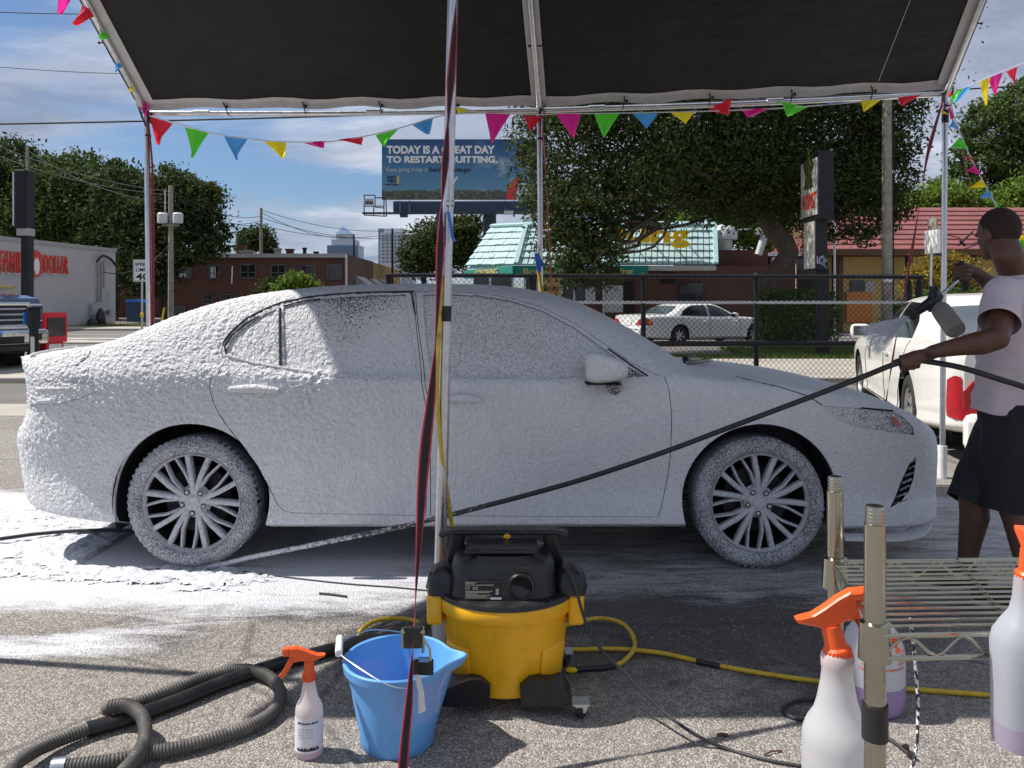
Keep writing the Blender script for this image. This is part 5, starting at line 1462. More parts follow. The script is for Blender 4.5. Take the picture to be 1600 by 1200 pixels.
g_rear = cpx([(443, 481), (470, 473.5), (500, 468.5), (540, 464.5), (580, 462.5), (634, 461), (645, 530), (654, 586), (600, 587.5), (545, 586), (490, 581), (445, 573)])
g_front = cpx([(661, 461), (700, 460.5), (748, 462.5), (795, 470), (845, 485), (895, 511), (938, 541), (966, 562), (968, 590), (850, 593), (674, 591), (667, 540)])
g_sail = cpx([(972, 567), (984, 575), (1008, 588), (972, 591)])
headlight = cpx([(1286, 634), (1320, 636.5), (1362, 639), (1393, 642), (1411, 652), (1426, 668), (1428, 680), (1404, 677), (1366, 671), (1334, 666), (1308, 655)])
tail = cpx([(49, 597), (100, 596), (150, 604), (157, 608), (130, 620), (100, 629), (70, 631), (45, 630)])
vent = cpx([(1430, 714), (1431, 722), (1427, 748), (1420, 768), (1408, 783), (1391, 794), (1398, 778), (1408, 752), (1419, 728)])
ST = .028
hl_uv, tl_uv, vt_uv = s.uv(headlight), s.uv(tail), s.uv(vent)
rd_uv, fd_uv = s.uv(rear_door), s.uv(front_door)
V, F = shell(s, [rd_uv, fd_uv, hl_uv, vt_uv], .0245, [afa, ara], fine=2, disp=foam_lumps)
body = car_part('body', V, F, M['foam'], sedan, car_frame)
Vf, Ff = shell(s, [s.uv(g_quarter), s.uv(g_rear), s.uv(g_front)], .05, [afa, ara])
car_part('far_side', Vf, Ff, M['foam'], sedan, car_frame, True)
for X in (s.X0, s.X1):
    V, F = end_cap(s, X); car_part('bumper_face', V, F, M['foam'], sedan, car_frame)
def shrink(uvp, d):
    p = np.array(uvp); n = len(p)
    a = np.roll(p, 1, 0); b = np.roll(p, -1, 0); tg = b - a
    L = np.linalg.norm(tg, axis=1, keepdims=True); L[L == 0] = 1
    nn = np.stack([-tg[:, 1], tg[:, 0]], 1) / L
    ar = (p[:, 0] * b[:, 1] - b[:, 0] * p[:, 1]).sum()
    return p + nn * d * (1 if ar > 0 else -1)
def door(name, outline_uv, holes, hx, glasses):
    V, F = s.panel(shrink(outline_uv, .0036), [s.uv(h) for h in holes], ST, .0, uv=True, fine=2, disp=foam_lumps)
    d = car_part(name, V, F, M['foam'], sedan, car_frame)
    for nm, poly, mt in glasses:
        V, F = s.panel(s.uv(poly), (), .03, -.005, uv=True, fine=2, disp=lambda q: foam_lumps(q) * .5)
        g = car_part(nm, V, F, mt, d, car_frame)
    x0, x1, zz = hx
    a = s.path([(x0, zz), ((x0 + x1) / 2, zz + .004), (x1, zz - .006)], .024, .02)
    hb = MB(); n = len(a)
    hb.tube([Vector(p) for p in a], [.012 + .010 * math.sin(math.pi * min(1, max(0, (k + .6) / n))) for k in range(n)], 12)
    mb_in_frame(hb, car_frame).build('handle', M['foam'], d)
    hr = MB(); q = Vector(s.at((x0 + x1) / 2 + .02, zz - .004, .002))
    hr.lathe([(.001, .003), (.030, .002), (.040, -.003)], q, 20, Matrix(((1, 0, 0), (0, 0, 1), (0, 1, 0))), sx=1.25, sy=.8)
    mb_in_frame(hr, car_frame).build('handle_recess', M['foam'], d)
    return d
h1 = cpx([(360, 608), (438, 610)]); h2 = cpx([(700, 622), (752, 626)])
rdoor = door('rear_door', rd_uv, [g_quarter, g_rear], (h1[0][0], h1[1][0], h1[0][1]), [('quarter_window', g_quarter, M['foam_glass_lit']), ('window', g_rear, M['foam_glass'])])
fdoor = door('front_door', fd_uv, [g_front, g_sail], (h2[0][0], h2[1][0], h2[0][1]), [('window', g_front, M['foam_glass_thin']), ('sail_panel', g_sail, M['foam_sparse'])])
# dark gaps behind the shut lines
def liner():
    n, m = 110, 40
    X = np.linspace(s.X0 + .06, s.X1 - .06, n); tt = np.linspace(.02, 1, m)
    A, B = np.meshgrid(X, tt, indexing='ij'); A, B = A.ravel(), B.ravel()
    V = np.stack(s.S(A, B), 1) - s.normal(A, B) * .03
    idx = np.arange(n * m).reshape(n, m)
    F = np.stack([idx[:-1, :-1], idx[1:, :-1], idx[1:, 1:], idx[:-1, 1:]], -1).reshape(-1, 4)
    c = V[F].mean(1)
    keep = np.ones(len(F), bool)
    for cx in (XF, XR): keep &= ~(((c[:, 0] - cx) ** 2 + (c[:, 2] - ZW) ** 2 < .43 ** 2) | ((abs(c[:, 0] - cx) < .40) & (c[:, 2] < ZW)))
    return V, F[keep]
V, F = liner()
car_part('inner_liner', V, F, M['void'], sedan, car_frame)
car_part('inner_liner', V, F, M['void'], sedan, car_frame, True)
mb = MB().box((-.18, 0, .215), (1.9, 1.62, .05)).box((-2.25, 0, .30), (.55, 1.3, .05)).box((1.9, 0, .24), (.5, 1.3, .05)).box((-.18, 0, .32), (1.7, 1.5, .1)).box((-1.2, .1, .26), (.5, .5, .14)).tube([(-2.3, -.45, .3), (-1.9, -.4, .26), (-.5, -.1, .25)], .035, 10)
mb_in_frame(mb, car_frame).build('underbody', M['void'], sedan)
for cx in (XF, XR):                                             # wheel wells
    pr = [(p[0], p[1]) for p in circle(cx, ZW + .008, .40, 28, -22, 202)]
    w_ = MB()
    n = len(pr)
    w_.add([(a, .55, b) for a, b in pr] + [(a, .895, b) for a, b in pr], [(i, i + 1, n + i + 1, n + i) for i in range(n - 1)], True)
    w_.add([(a, .552, b) for a, b in pr], [tuple(range(n))])
    mb_in_frame(w_, car_frame).build('wheel_well', M['void'] if cx == XR else M['well_foam'], sedan)
for nm, lp in (('wheel_arch_lip', afa), ('wheel_arch_lip', ara)):   # rolled edge of the arch
    a = np.stack(s.S(lp[:, 0], lp[:, 1] / s.TS), 1); b = a.copy(); b[:, 1] -= .016
    n = len(a); V = np.vstack([a, b]); F = [(i, i + 1, n + i + 1, n + i) for i in range(n - 1)]
    car_part(nm, V, F, M['foam'], sedan, car_frame)
for cx in (XR, XF):
    wheel(sedan, car_frame, cx, ZW, .905, RW, .252, M['foam_tyre'], M['foam_alloy'], .225, style='split', foam=True)
for cx in (XR, XF):
    wheel(sedan, car_frame, cx, ZW, .905, RW, .236, M['foam_tyre'], M['foam_alloy'], .225, foam=True, mirror=True)
V, F = s.panel(shrink(hl_uv, .002), (), .02, -.003, uv=True)
hl = car_part('headlight', V, F, M['foam_lamp'], sedan, car_frame)
mkr = cpx([(1392, 650), (1400, 653), (1407, 664), (1400, 667), (1393, 662)])
V, F = s.panel(s.uv(mkr), (), .02, .002, uv=True); car_part('side_marker', V, F, simple('foamed amber marker', (.52, .19, .13), .35, 0, .2, 60), hl, car_frame)
V, F = s.panel(tl_uv, (), .02, .010, uv=True, fine=2, disp=foam_lumps)
car_part('taillight', V, F, M['foam'], sedan, car_frame)
for k, ((a, b), (c, d)) in enumerate((((60, 607), (112, 606)), ((62, 626), (84, 625)))):     # foam ridge on the lamp's ribs
    mb_in_frame(MB().tube([Vector(p) for p in s.path(cpx([(a, b), (c, d)]), .009, .02)], .0075, 8), car_frame).build('lamp_rib', M['foam'], sedan)
V, F = s.panel(vt_uv, (), .02, -.02, uv=True)
vp = car_part('bumper_vent', V, F, M['grille_dark'], sedan, car_frame)
for k in range(7):
    f = k / 6
    a = (1424 + (1398 - 1424) * f, 722 + (788 - 722) * f); b = (1432 - 14 * f, 722 + (784 - 722) * f - 4)
    q = cpx([a, b])
    mb_in_frame(MB().tube([Vector(p) for p in s.path(q, -.004, .02)], .0055, 6), car_frame).build('vent_slat', M['foam_sparse'], vp)
mb = MB().tube([Vector(p) for p in s.path(cpx([(1345, 637.5), (1394, 642)]), .003, .02)], .004, 6)
mb_in_frame(mb, car_frame).build('hood_gap', M['void'], sedan)
for pts, r_ in (([(1285, 633), (1260, 618), (1215, 604), (1165, 594)], .0028), ([(97, 574), (120, 570), (137, 558), (142, 549)], .0022)):
    mb_in_frame(MB().tube([Vector(p) for p in s.path(cpx(pts), .0005, .02)], r_, 6), car_frame).build('panel_seam', M['void'], sedan)
# black rubber trim round the window line, broken where foam covers it
for pts, r_, mt in ((dlo_top[1:], .0055, 'black_rubber'), ([(353, 552), (351, 541), (361, 525), (384, 506), (405, 494)], .005, 'black_rubber'), ([(437.5, 482), (437.5, 520), (438, 571)], .007, 'black_rubber'), ([(443, 478.5), (470, 471.5), (500, 467.5)], .004, 'black_rubber'), ([(356, 556), (400, 568), (445, 575.5), (495, 583), (545, 588)], .0065, 'foam'), ([(950, 545), (985, 570), (1012, 588)], .0045, 'black_rubber'), ([(643, 458), (649, 492)], .004, 'black_rubber')):
    mb_in_frame(MB().tube([Vector(p) for p in s.path(cpx(pts), .002, .02)], r_, 8), car_frame).build('window_trim', M[mt], rdoor if pts[0][0] < 700 else fdoor)
# splitter lip and rear lip spoiler
lp = MB()
a = spline([Vector(v) for v in ((1.66, .91, .158), (1.88, .89, .150), (2.04, .84, .155), (2.14, .74, .170), (2.23, .56, .185), (2.28, .28, .19), (2.29, 0, .19))], .03)
vs = []
for i, p in enumerate(a):
    d_ = (a[min(i + 1, len(a) - 1)] - a[max(i - 1, 0)]).normalized(); o_ = Vector((d_.y, -d_.x, 0)); o_ = o_ if o_.y >= -.2 and (o_.x > 0 or o_.y > 0) else -o_
    w_ = .008 + .028 * min(1, max(0, (p.x - 1.75) / .4))
    vs += [p - o_ * .05 + Vector((0, 0, .012)), p + o_ * w_ + Vector((0, 0, .006)), p + o_ * w_ + Vector((0, 0, -.012)), p - o_ * .05 + Vector((0, 0, -.014))]
n = len(a)
lp.add(vs, [(i * 4 + k, i * 4 + (k + 1) % 4, i * 4 + 4 + (k + 1) % 4, i * 4 + 4 + k) for i in range(n - 1) for k in range(4)])
mb_in_frame(lp, car_frame).build('splitter_lip', M['foam'], sedan)
tq = np.linspace(.74, 1.0, 14); aq = np.stack(s.S(np.linspace(-2.52, -2.635, 14), tq), 1)
sp_ = MB().tube([Vector(p) + Vector((-.006, 0, .002)) for p in aq], .013, 8)
mb_in_frame(sp_, car_frame).build('trunk_spoiler', M['foam'], sedan)
# door mirror
mr = MB()
nu, nv = 28, 18
q0 = np.array(cpx([(947, 577)])[0])
mc = Vector((P(948, 576, 3.93).x, DC - 3.93, P(948, 576, 3.93).z))
vs, fs = [], []
for i in range(nv + 1):
    ph = -math.pi / 2 + math.pi * i / nv
    for k in range(nu):
        th = 2 * math.pi * k / nu
        sg = lambda v, e: math.copysign(abs(v) ** e, v)
        x = .105 * sg(math.cos(ph), .55) * sg(math.cos(th), .6); y = .075 * sg(math.cos(ph), .55) * sg(math.sin(th), .7); z = .068 * sg(math.sin(ph), .62)
        taper = 1 - .26 * (x / .105)                        # lower towards the front
        z = z * taper + .018 * (-(x / .105)) * (1 if z > 0 else .1)
        vs.append(mc + Vector((x, y, z)))
for i in range(nv):
    for k in range(nu): fs.append((i * nu + k, i * nu + (k + 1) % nu, (i + 1) * nu + (k + 1) % nu, (i + 1) * nu + k))
mr.add(vs, fs, True)
mo = mb_in_frame(mr, car_frame).build('mirror', M['foam'], fdoor)
stalk = [Vector(s.at(*cpx([(963, 606)])[0], -.01)), Vector((mc.x + .02, mc.y - .04, mc.z - .055))]
mb_in_frame(MB().tube(spline([stalk[0], stalk[0].lerp(stalk[1], .5) + Vector((0, 0, -.01)), stalk[1]], .02), [.04, .038, .036, .034, .032, .03, .03, .03, .03, .03, .03, .03][:len(spline([stalk[0], stalk[0].lerp(stalk[1], .5) + Vector((0, 0, -.01)), stalk[1]], .02))], 12), car_frame).build('mirror_stalk', M['foam_sparse'], fdoor)
mb_in_frame(MB().box(mc + Vector((-.02, 0, -.071)), (.17, .12, .006), bev=.002), car_frame).build('mirror_underside', M['void'], fdoor)
# wiper cowl seen past the windshield foot
mb_in_frame(MB().tube(spline([Vector((.96, .45, .995)), Vector((1.06, .3, .992)), Vector((1.2, .05, .985))], .03), .012, 8).tube(spline([Vector((1.02, .2, 1.0)), Vector((1.12, 0, .985)), Vector((1.16, -.2, .98))], .03), .02, 8), car_frame).build('wiper', M['black_plastic'], sedan)

# ----------------------------------------------------------------- plain sedans
def plain_sedan(name, label, loc, heading, paint, L=5.3, H=1.45, Wd=.97, lamp='tall', group=None):
    f = L / 5.3
    hk = H / 1.45
    X0, X1 = -2.7 * f, 2.6 * f
    T = lambda xs, ys: table([x * f for x in xs], [y * hk for y in ys])
    c = CarSurf(X0, X1,
        table([x * f for x in (-2.7, -2.64, -2.4, -1.8, 0, 1.6, 2.3, 2.5, 2.6)], [Wd * k for k in (.80, .88, .95, .99, 1, 1, .95, .86, .72)]),
        T([-2.7, -2.3, -1.5, 1.5, 2.6], [.30, .26, .20, .20, .26]),
        T([-2.7, -1.5, 0, 1.2, 2.2, 2.6], [.90, .88, .84, .82, .74, .66]),
        T([-2.7, -2.2, -1.2, 0, 1.0, 1.8, 2.6], [.97, .99, .97, .935, .92, .87, .73]),
        T([-2.7, -2.5, -1.85, -1.55, -1.2, -.8, -.3, .1, .45, .85, 1.05, 1.8, 2.6], [1.0, 1.02, 1.03, 1.12, 1.31, 1.385, 1.395, 1.375, 1.26, 1.06, .955, .90, .755]),
        T([-2.7, -2.5, -1.85, -1.55, -1.2, -.8, -.3, .1, .45, .85, 1.05, 1.8, 2.6], [1.015, 1.04, 1.055, 1.16, 1.35, 1.435, 1.45, 1.43, 1.33, 1.12, .975, .925, .775]),
        table([x * f for x in (-2.7, -2.2, -1.7, -1.2, 0, .6, 1.1, 2.2, 2.6)], [Wd * k for k in (.70, .80, .78, .66, .64, .67, .78, .74, .55)]), concave=.012)
    ca, sa = math.cos(heading), math.sin(heading)
    loc = Vector(loc)
    fr = lambda v: (loc.x + v[0] * ca - v[1] * sa, loc.y + v[0] * sa + v[1] * ca, loc.z + v[2])
    root = thing(name, label, 'car', loc, group)
    xf, xr, zw, rw = 1.62 * f, -1.42 * f, .33 * hk, .33 * hk
    _, aa = arch_uv(c, xf, zw + .01, .385 * hk); _, ab = arch_uv(c, xr, zw + .01, .385 * hk)
    g1 = [(x * f, z * hk) for x, z in ((-1.35, 1.0), (-1.22, 1.16), (-.95, 1.30), (-.75, 1.345), (-.28, 1.355), (-.28, .965), (-.8, .985))]
    g2 = [(x * f, z * hk) for x, z in ((-.20, .965), (-.20, 1.355), (.05, 1.345), (.35, 1.25), (.62, 1.10), (.82, .965), (.3, .955))]
    for mir in (False, True):
        V, F = shell(c, [c.uv(g1), c.uv(g2)], .055, [aa, ab])
        car_part('body', V, F, paint, root, fr, mir)
        for g in (g1, g2):
            V, F = c.panel(c.uv(g), (), .06, -.004, uv=True); car_part('side_window', V, F, M['car_glass'], root, fr, mir)
        for pts in ([(-.24, 1.36), (-.24, .25)], [(.95, .93), (1.0, .62), (.92, .28)], [(-1.36, .98), (-1.3, .80), (-1.02, .45), (-.95, .28)], [(-.95, .27), (.92, .27)]):
            pts = [(x * f, z * hk) for x, z in pts]
            mb_in_frame(MB().tube([Vector(p) for p in c.path(pts, .0, .06)], .006, 5), fr, mir).build('door_gap', M['void'], root)
        for x in (-.45, .75):
            a = c.path([((x - .09) * f, .80 * hk), ((x + .09) * f, .80 * hk)], .015, .03)
            mb_in_frame(MB().tube([Vector(p) for p in a], .016, 8), fr, mir).build('door_handle', paint, root)
        for x in (xf, xr): wheel(root, fr, x, zw, Wd * .965, rw, .21 * hk, M['tyre'], M['alloy'], .2, 7, mirror=mir)
        mm = MB().box((.66 * f, Wd + .10, 1.0 * hk), (.14, .22, .16), bev=.05); mo = mb_in_frame(mm, fr, mir).build('mirror', paint, root)
        mm = MB().box((.66 * f - .073, Wd + .10, 1.0 * hk), (.006, .17, .115), bev=.002); mb_in_frame(mm, fr, mir).build('mirror_glass', M['car_glass'], mo)
        if lamp == 'tall':
            tl = [(x * f, z * hk) for x, z in ((-2.69, .75), (-2.66, .76), (-2.60, .72), (-2.57, .42), (-2.69, .40))]
        else:
            tl = [(x * f, z * hk) for x, z in ((-2.69, .90), (-2.58, .92), (-2.40, .78), (-2.44, .70), (-2.69, .70))]
        V, F = c.panel(c.uv(tl), (), .04, .008, uv=True); t_ = car_part('taillight', V, F, M['red_lens'], root, fr, mir)
        lw = Wd * (.17 if lamp == 'tall' else .26)
        z0, z1 = ((.40, .76) if lamp == 'tall' else (.70, .905))
        if lamp == 'tall':
            zc, yw = (z0 + z1) / 2 * hk, Wd * .80
            mm = MB().prism([(yw - .21, z0 * hk), (yw + .0, z0 * hk + .01), (yw + .005, z1 * hk - .12), (yw - .07, z1 * hk - .03), (yw - .15, z1 * hk - .05)], X0 - .022, X0 + .02, (1, 2, 0))
        else:
            yw = Wd * .80
            mm = MB().prism([(yw - .34, z0 * hk), (yw, z0 * hk + .01), (yw, z1 * hk - .02), (yw - .14, z1 * hk)], X0 - .022, X0 + .02, (1, 2, 0))
        mb_in_frame(mm, fr, mir).build('rear_lamp', M['red_lens'], root)
        if lamp != 'tall':
            a = c.at(-2.50 * f, .80 * hk, .012); mb_in_frame(MB().box(Vector(a), (.1, .03, .09), bev=.01), fr, mir).build('turn_lens', M['amber_lens'], t_)
        hlp = [(x * f, z * hk) for x, z in ((2.35, .66), (2.55, .62), (2.58, .50), (2.40, .50))]
        V, F = c.panel(c.uv(hlp), (), .05, .004, uv=True); car_part('headlight', V, F, M['clear_grey_glass'], root, fr, mir)
    for X in (X0, X1):
        V, F = end_cap(c, X); car_part('end_panel', V, F, paint, root, fr)
    # windscreens follow the body between the pillars
    for (xa_, xb_, nm) in ((-1.80, -1.26, 'rear_window'), (.38, .98, 'windscreen')):
        n, m = 10, 12
        A, B = np.meshgrid(np.linspace(xa_ * f, xb_ * f, n), np.linspace(.835, 1, m), indexing='ij'); A, B = A.ravel(), B.ravel()
        V = np.stack(c.S(A, B), 1) + c.normal(A, B) * .006
        idx = np.arange(n * m).reshape(n, m); F = np.stack([idx[:-1, :-1], idx[1:, :-1], idx[1:, 1:], idx[:-1, 1:]], -1).reshape(-1, 4)
        V2 = V.copy(); V2[:, 1] *= -1
        car_part(nm, np.vstack([V, V2]), np.vstack([F, F[:, ::-1] + n * m]), M['clear_grey_glass'], root, fr)
    # bumper, trunk gap, plate, exhaust
    bz = (.36 if lamp == 'tall' else .52) * hk
    mb_in_frame(MB().box((X0 - .03, 0, bz - .05), (.16, Wd * 1.62, .30), bev=.06), fr).build('rear_bumper', paint, root)
    mb_in_frame(MB().box((X0 - .115, 0, bz + .04), (.006, Wd * 1.5, .012)), fr).build('bumper_groove', M['void'], root)
    mb_in_frame(MB().box((X0 - .02, 0, .32 * hk), (.12, Wd * 1.5, .16), bev=.04), fr).build('lower_valance', M['trim_grey'], root)
    mb_in_frame(MB().box((X0 - .012, 0, .78 * hk), (.02, .34, .17), bev=.008), fr).build('licence_plate', M['sign_white'], root)
    for y in (.55, -.55):
        mb_in_frame(MB().tube([(X0 - .06, y * Wd, .29 * hk), (X0 + .3, y * Wd, .29 * hk)], .038, 14, cap=False).lathe([(.0, 0), (.034, 0)], (X0 - .02, y * Wd, .29 * hk), 12, Matrix(((0, 0, 1), (0, 1, 0), (-1, 0, 0)))), fr).build('exhaust_tip', M['galv'], root)
    mb_in_frame(MB().box((0, 0, .24), (L * .8, Wd * 1.5, .1)), fr).build('underbody', M['void'], root)
    for x in (xf, xr):
        for y in (1, -1):
            w_ = MB(); pr = circle(x, zw, .40 * hk, 20, -20, 200); n = len(pr)
            w_.add([(a, y * Wd * .55, b) for a, b in pr] + [(a, y * Wd * .95, b) for a, b in pr], [(i, i + 1, n + i + 1, n + i) for i in range(n - 1)] , True)
            w_.add([(a, y * Wd * .55, b) for a, b in pr], [tuple(range(n))])
            mb_in_frame(w_, fr).build('wheel_well', M['void'], root)
    return root, fr
plain_sedan('parked_sedan', 'cream white sedan seen from behind with tall red taillight beside the spraying man', (5.02, 8.66, 0), R(74.5), M['white_paint'], 5.2, 1.42, .96, 'tall')
plain_sedan('parked_sedan', 'silver white sedan parked behind the fence by the restaurant', (P(1098, 0, 24).x, 24.7, 0), R(26), M['silver_white'], 5.0, 1.27, .9, 'wedge')

# ----------------------------------------------------------------- nose of a pickup at the left edge
pk = Vector((-10.15, 14.6, 0)); hd = R(-24)
pfr = lambda v: (pk.x + v[0] * math.cos(hd) - v[1] * math.sin(hd), pk.y + v[0] * math.sin(hd) + v[1] * math.cos(hd), v[2])
pt = thing('pickup_truck', 'dark blue pickup truck with chrome grille and bumper entering at the left edge', 'pickup truck', pk)
def pbox(nm, c, sz, mt, bev=.03, par=pt):
    return mb_in_frame(MB().box(c, sz, bev=bev), pfr).build(nm, M[mt], par)
mb = MB()
prof = [(-4.6, .62), (-4.6, 1.25), (-2.3, 1.28), (-2.25, 1.85), (-.9, 1.88), (-.35, 1.42), (.6, 1.38), (.92, 1.32), (1.0, 1.2), (1.02, .72), (.8, .6)]
n = len(prof)
ys = [(-.98, 0), (-.9, .05), (.9, .05), (.98, 0)]
vs = []
for y, lift in ys:
    for x, z in prof: vs.append((x - (.06 if abs(y) > .95 else 0), y, z + (lift if z > .7 else 0)))
fs = [(j * n + i, j * n + (i + 1) % n, (j + 1) * n + (i + 1) % n, (j + 1) * n + i) for j in range(3) for i in range(n)]
fs += [tuple(range(n - 1, -1, -1)), tuple(3 * n + i for i in range(n))]
mb.add(vs, fs); mb_in_frame(mb, pfr).build('body', M['truck_blue'], pt)
gf = pbox('grille', (1.03, 0, 1.06), (.10, 1.10, .40), 'grille_dark', .04)
for z in (.88, .98, 1.08, 1.18): pbox('grille_bar', (1.075, 0, z), (.05, 1.12, .035), 'meter_grey', .012, gf)
for z, yy in ((1.27, 0), (.845, 0)): pbox('grille_surround', (1.065, 0, z), (.09, 1.28, .06), 'chrome', .02, gf)
for y in (-.61, .61): pbox('grille_surround', (1.065, y, 1.06), (.09, .07, .44), 'chrome', .02, gf)
for y in (-.79, .79):
    h_ = pbox('headlight', (1.0, y, 1.10), (.12, .28, .34), 'chrome', .05)
    pbox('lens', (1.055, y, 1.10), (.03, .24, .28), 'clear_grey_glass', .03, h_)
pbox('front_bumper', (1.08, 0, .66), (.18, 1.95, .28), 'chrome', .06)
pbox('bumper_opening', (1.16, 0, .62), (.06, .95, .13), 'grille_dark', .02)
for y in (-.72, .72): pbox('fog_lamp', (1.165, y, .66), (.03, .2, .13), 'black_plastic', .03)
pbox('air_dam', (1.02, 0, .46), (.14, 1.7, .16), 'black_plastic', .04)
pbox('hood_edge', (.5, -.8, 1.40), (.9, .04, .04), 'truck_blue', .015)
for y in (-1, 1):
    wheel(pt, pfr, .12, .40, .95, .40, .24, M['tyre'], M['alloy'], .26, 6, mirror=(y < 0))
    wheel(pt, pfr, -3.4, .40, .95, .40, .24, M['tyre'], M['alloy'], .26, 6, mirror=(y < 0))
    w_ = MB().lathe([(.46, -.01), (.46, .02), (.40, .02)], (.12, y * .975, .42), 28, Matrix(((1, 0, 0), (0, 0, 1), (0, 1, 0)))); mb_in_frame(w_, pfr).build('wheel_arch', M['black_plastic'], pt)
pbox('side_window', (-1.3, .985, 1.62), (1.3, .02, .36), 'car_glass', .01); pbox('side_window', (-1.3, -.985, 1.62), (1.3, .02, .36), 'car_glass', .01)
# news boxes by the kerb
q0 = P(76, 0, 15.6)
nb = thing('newspaper_box', 'bright red newspaper box standing at the left kerb', 'newspaper box', (q0.x, 15.6, .09))
rz = Matrix.Rotation(R(-28), 3, 'Z')
c = Vector((q0.x, 15.6, 0))
def nbx(nm, cc, sz, mt, bev=.02, par=nb):
    return MB().box(c + rz @ Vector(cc), sz, rz, bev).build(nm, M[mt], par)
mb = MB().prism([(-.26, .52), (.24, .52), (.24, 1.02), (.20, 1.10), (-.26, 1.04)], -.22, .22, (0, 2, 1)); mb.v = [tuple(c + rz @ Vector(v)) for v in mb.v]
mb.build('cabinet', M['red_box'], nb)
nbx('door_panel', (.245, 0, .82), (.02, .36, .36), 'car_glass'); nbx('pedestal', (0, 0, .32), (.40, .36, .42), 'red_box'); nbx('base_plate', (0, 0, .115), (.46, .42, .04), 'red_box'); nbx('rack_card', (.21, 0, .4), (.02, .26, .18), 'sign_white')
q0 = P(53, 0, 14.2); c = Vector((q0.x, 14.2, 0))
nb2 = thing('newspaper_box', 'small black newspaper box between the pickup and the red box', 'newspaper box', (q0.x, 14.2, .09))
nbx('cabinet', (0, 0, 1.02), (.17, .15, .36), 'black_metal', .02, nb2); nbx('post', (0, 0, .46), (.11, .11, .74), 'black_metal', .01, nb2); nbx('top_bar', (0, 0, 1.21), (.2, .18, .03), 'black_metal', .01, nb2)
nbx('notice', (.06, -.06, .5), (.02, .06, .38), 'window_pale', .003, nb2); nbx('blue_card', (-.14, 0, 1.02), (.02, .2, .22), 'blue_plastic', .004, nb2)
q0 = P(54, 480, 15.5); r_ = thing('hydrant_bonnet', 'rounded silver bonnet behind the black newspaper box', 'hydrant', (q0.x, 15.5, .09))
MB().lathe([(.13, .09), (.13, .8), (.17, .82), (.17, .9), (.13, .93), (.12, 1.1), (.08, 1.2), (.03, 1.24)], (q0.x, 15.5, 0), 16, cap=True).build('barrel', M['transformer'], r_)
# ================================================================= CANOPY
DBK, DFR, DRG = 6.08, 3.11, 4.42
BL, BM, BR = P(229, 177, DBK), P(843, 172.5, DBK), P(1477, 147, DBK)
RL, RM, RR_ = Vector((-2.80, DRG, 3.80)), Vector((.03, DRG, 3.80)), Vector((2.95, DRG, 3.88))
FL, FM, FR = Vector((-2.80, DFR, 2.78)), Vector((-.225, DFR, 2.78)), Vector((2.75, DFR, 2.84))
cn = thing('carport_canopy', 'black underside canopy on silver poles over the foamed car', 'canopy', (0, 4.6, 0))
def pole_leg(top, foot, r, foot_mat, foot_h, fr_=.03, nm='leg'):
    d = (top - foot)
    a = foot + d * (foot_h / d.length)
    lg = MB().tube([a - d * .02, top], r, 16).build(nm, M['galv'], cn)
    MB().tube([foot, a], fr_, 16).build('foot_sleeve', M[foot_mat], lg)
    return lg
lg = pole_leg(BL, P(236, 0, DBK) * Vector((1, 1, 0)), .021, 'pipe_white', .3)
MB().lathe([(.024, -.008), (.024, .008)], P(231, 212, DBK), 14).build('collar', M['black_plastic'], lg)
lg = pole_leg(BM, Vector((P(846, 0, DBK).x, DBK, 0)), .020, 'pipe_white', .3)
MB().lathe([(.024, -.008), (.024, .008)], P(844, 217, DBK), 14).build('collar', M['black_plastic'], lg)
lg = pole_leg(BR, G(1472, 747), .020, 'pipe_white', .245, .034)
MB().lathe([(.025, -.05), (.025, .05)], P(1477, 182, DBK), 14).build('collar', M['black_plastic'], lg)
MB().lathe([(.026, -.012), (.026, .012)], P(1475, 397, DBK), 14).box(P(1466, 398, DBK), (.05, .02, .02)).build('zip_tie', M['black_plastic'], lg)
f0 = P(685, 0, DFR); f0.z = 0
lg = pole_leg(FM, f0, .0215, 'pipe_white', .10, .027)
dpl = (FM - f0)
for z0, z1, r in ((1.265, 1.325, .0228),):
    MB().tube([f0 + dpl * (z0 / 2.78), f0 + dpl * (z1 / 2.78)], r, 16).build('tape_band', M['tape_black'], lg)
for z0, z1, r in ((.0, 1.262, .0235), (1.70, 1.77, .0225)):
    MB().tube([f0 + dpl * (max(z0, .1) / 2.78), f0 + dpl * (z1 / 2.78)], r, 16).build('pole_sleeve', M['galv'], lg)
pole_leg(FL, Vector((FL.x, FL.y, 0)), .021, 'pipe_white', .3)
pole_leg(FR, Vector((FR.x, FR.y, 0)), .021, 'pipe_white', .3)
for a, b in ((BL, BM), (BM, BR), (FL, FM), (FM, FR), (RL, RM), (RM, RR_)):
    mid = a.lerp(b, .5) - Vector((0, 0, .012))
    bm_ = MB().tube(spline([a, mid, b], .15), .0205, 14).build('beam', M['galv'], cn)
    MB().tube([a.lerp(b, .12), a.lerp(b, .16)], .0235, 14).tube([a.lerp(b, .56), a.lerp(b, .6)], .0235, 14).build('joint_sleeve', M['galv'], bm_)
for a, b in ((BL, RL), (BM, RM), (BR, RR_), (FL, RL), (FM, RM), (FR, RR_)):
    MB().tube([a, b], .0205, 14).build('rafter', M['galv'], cn)
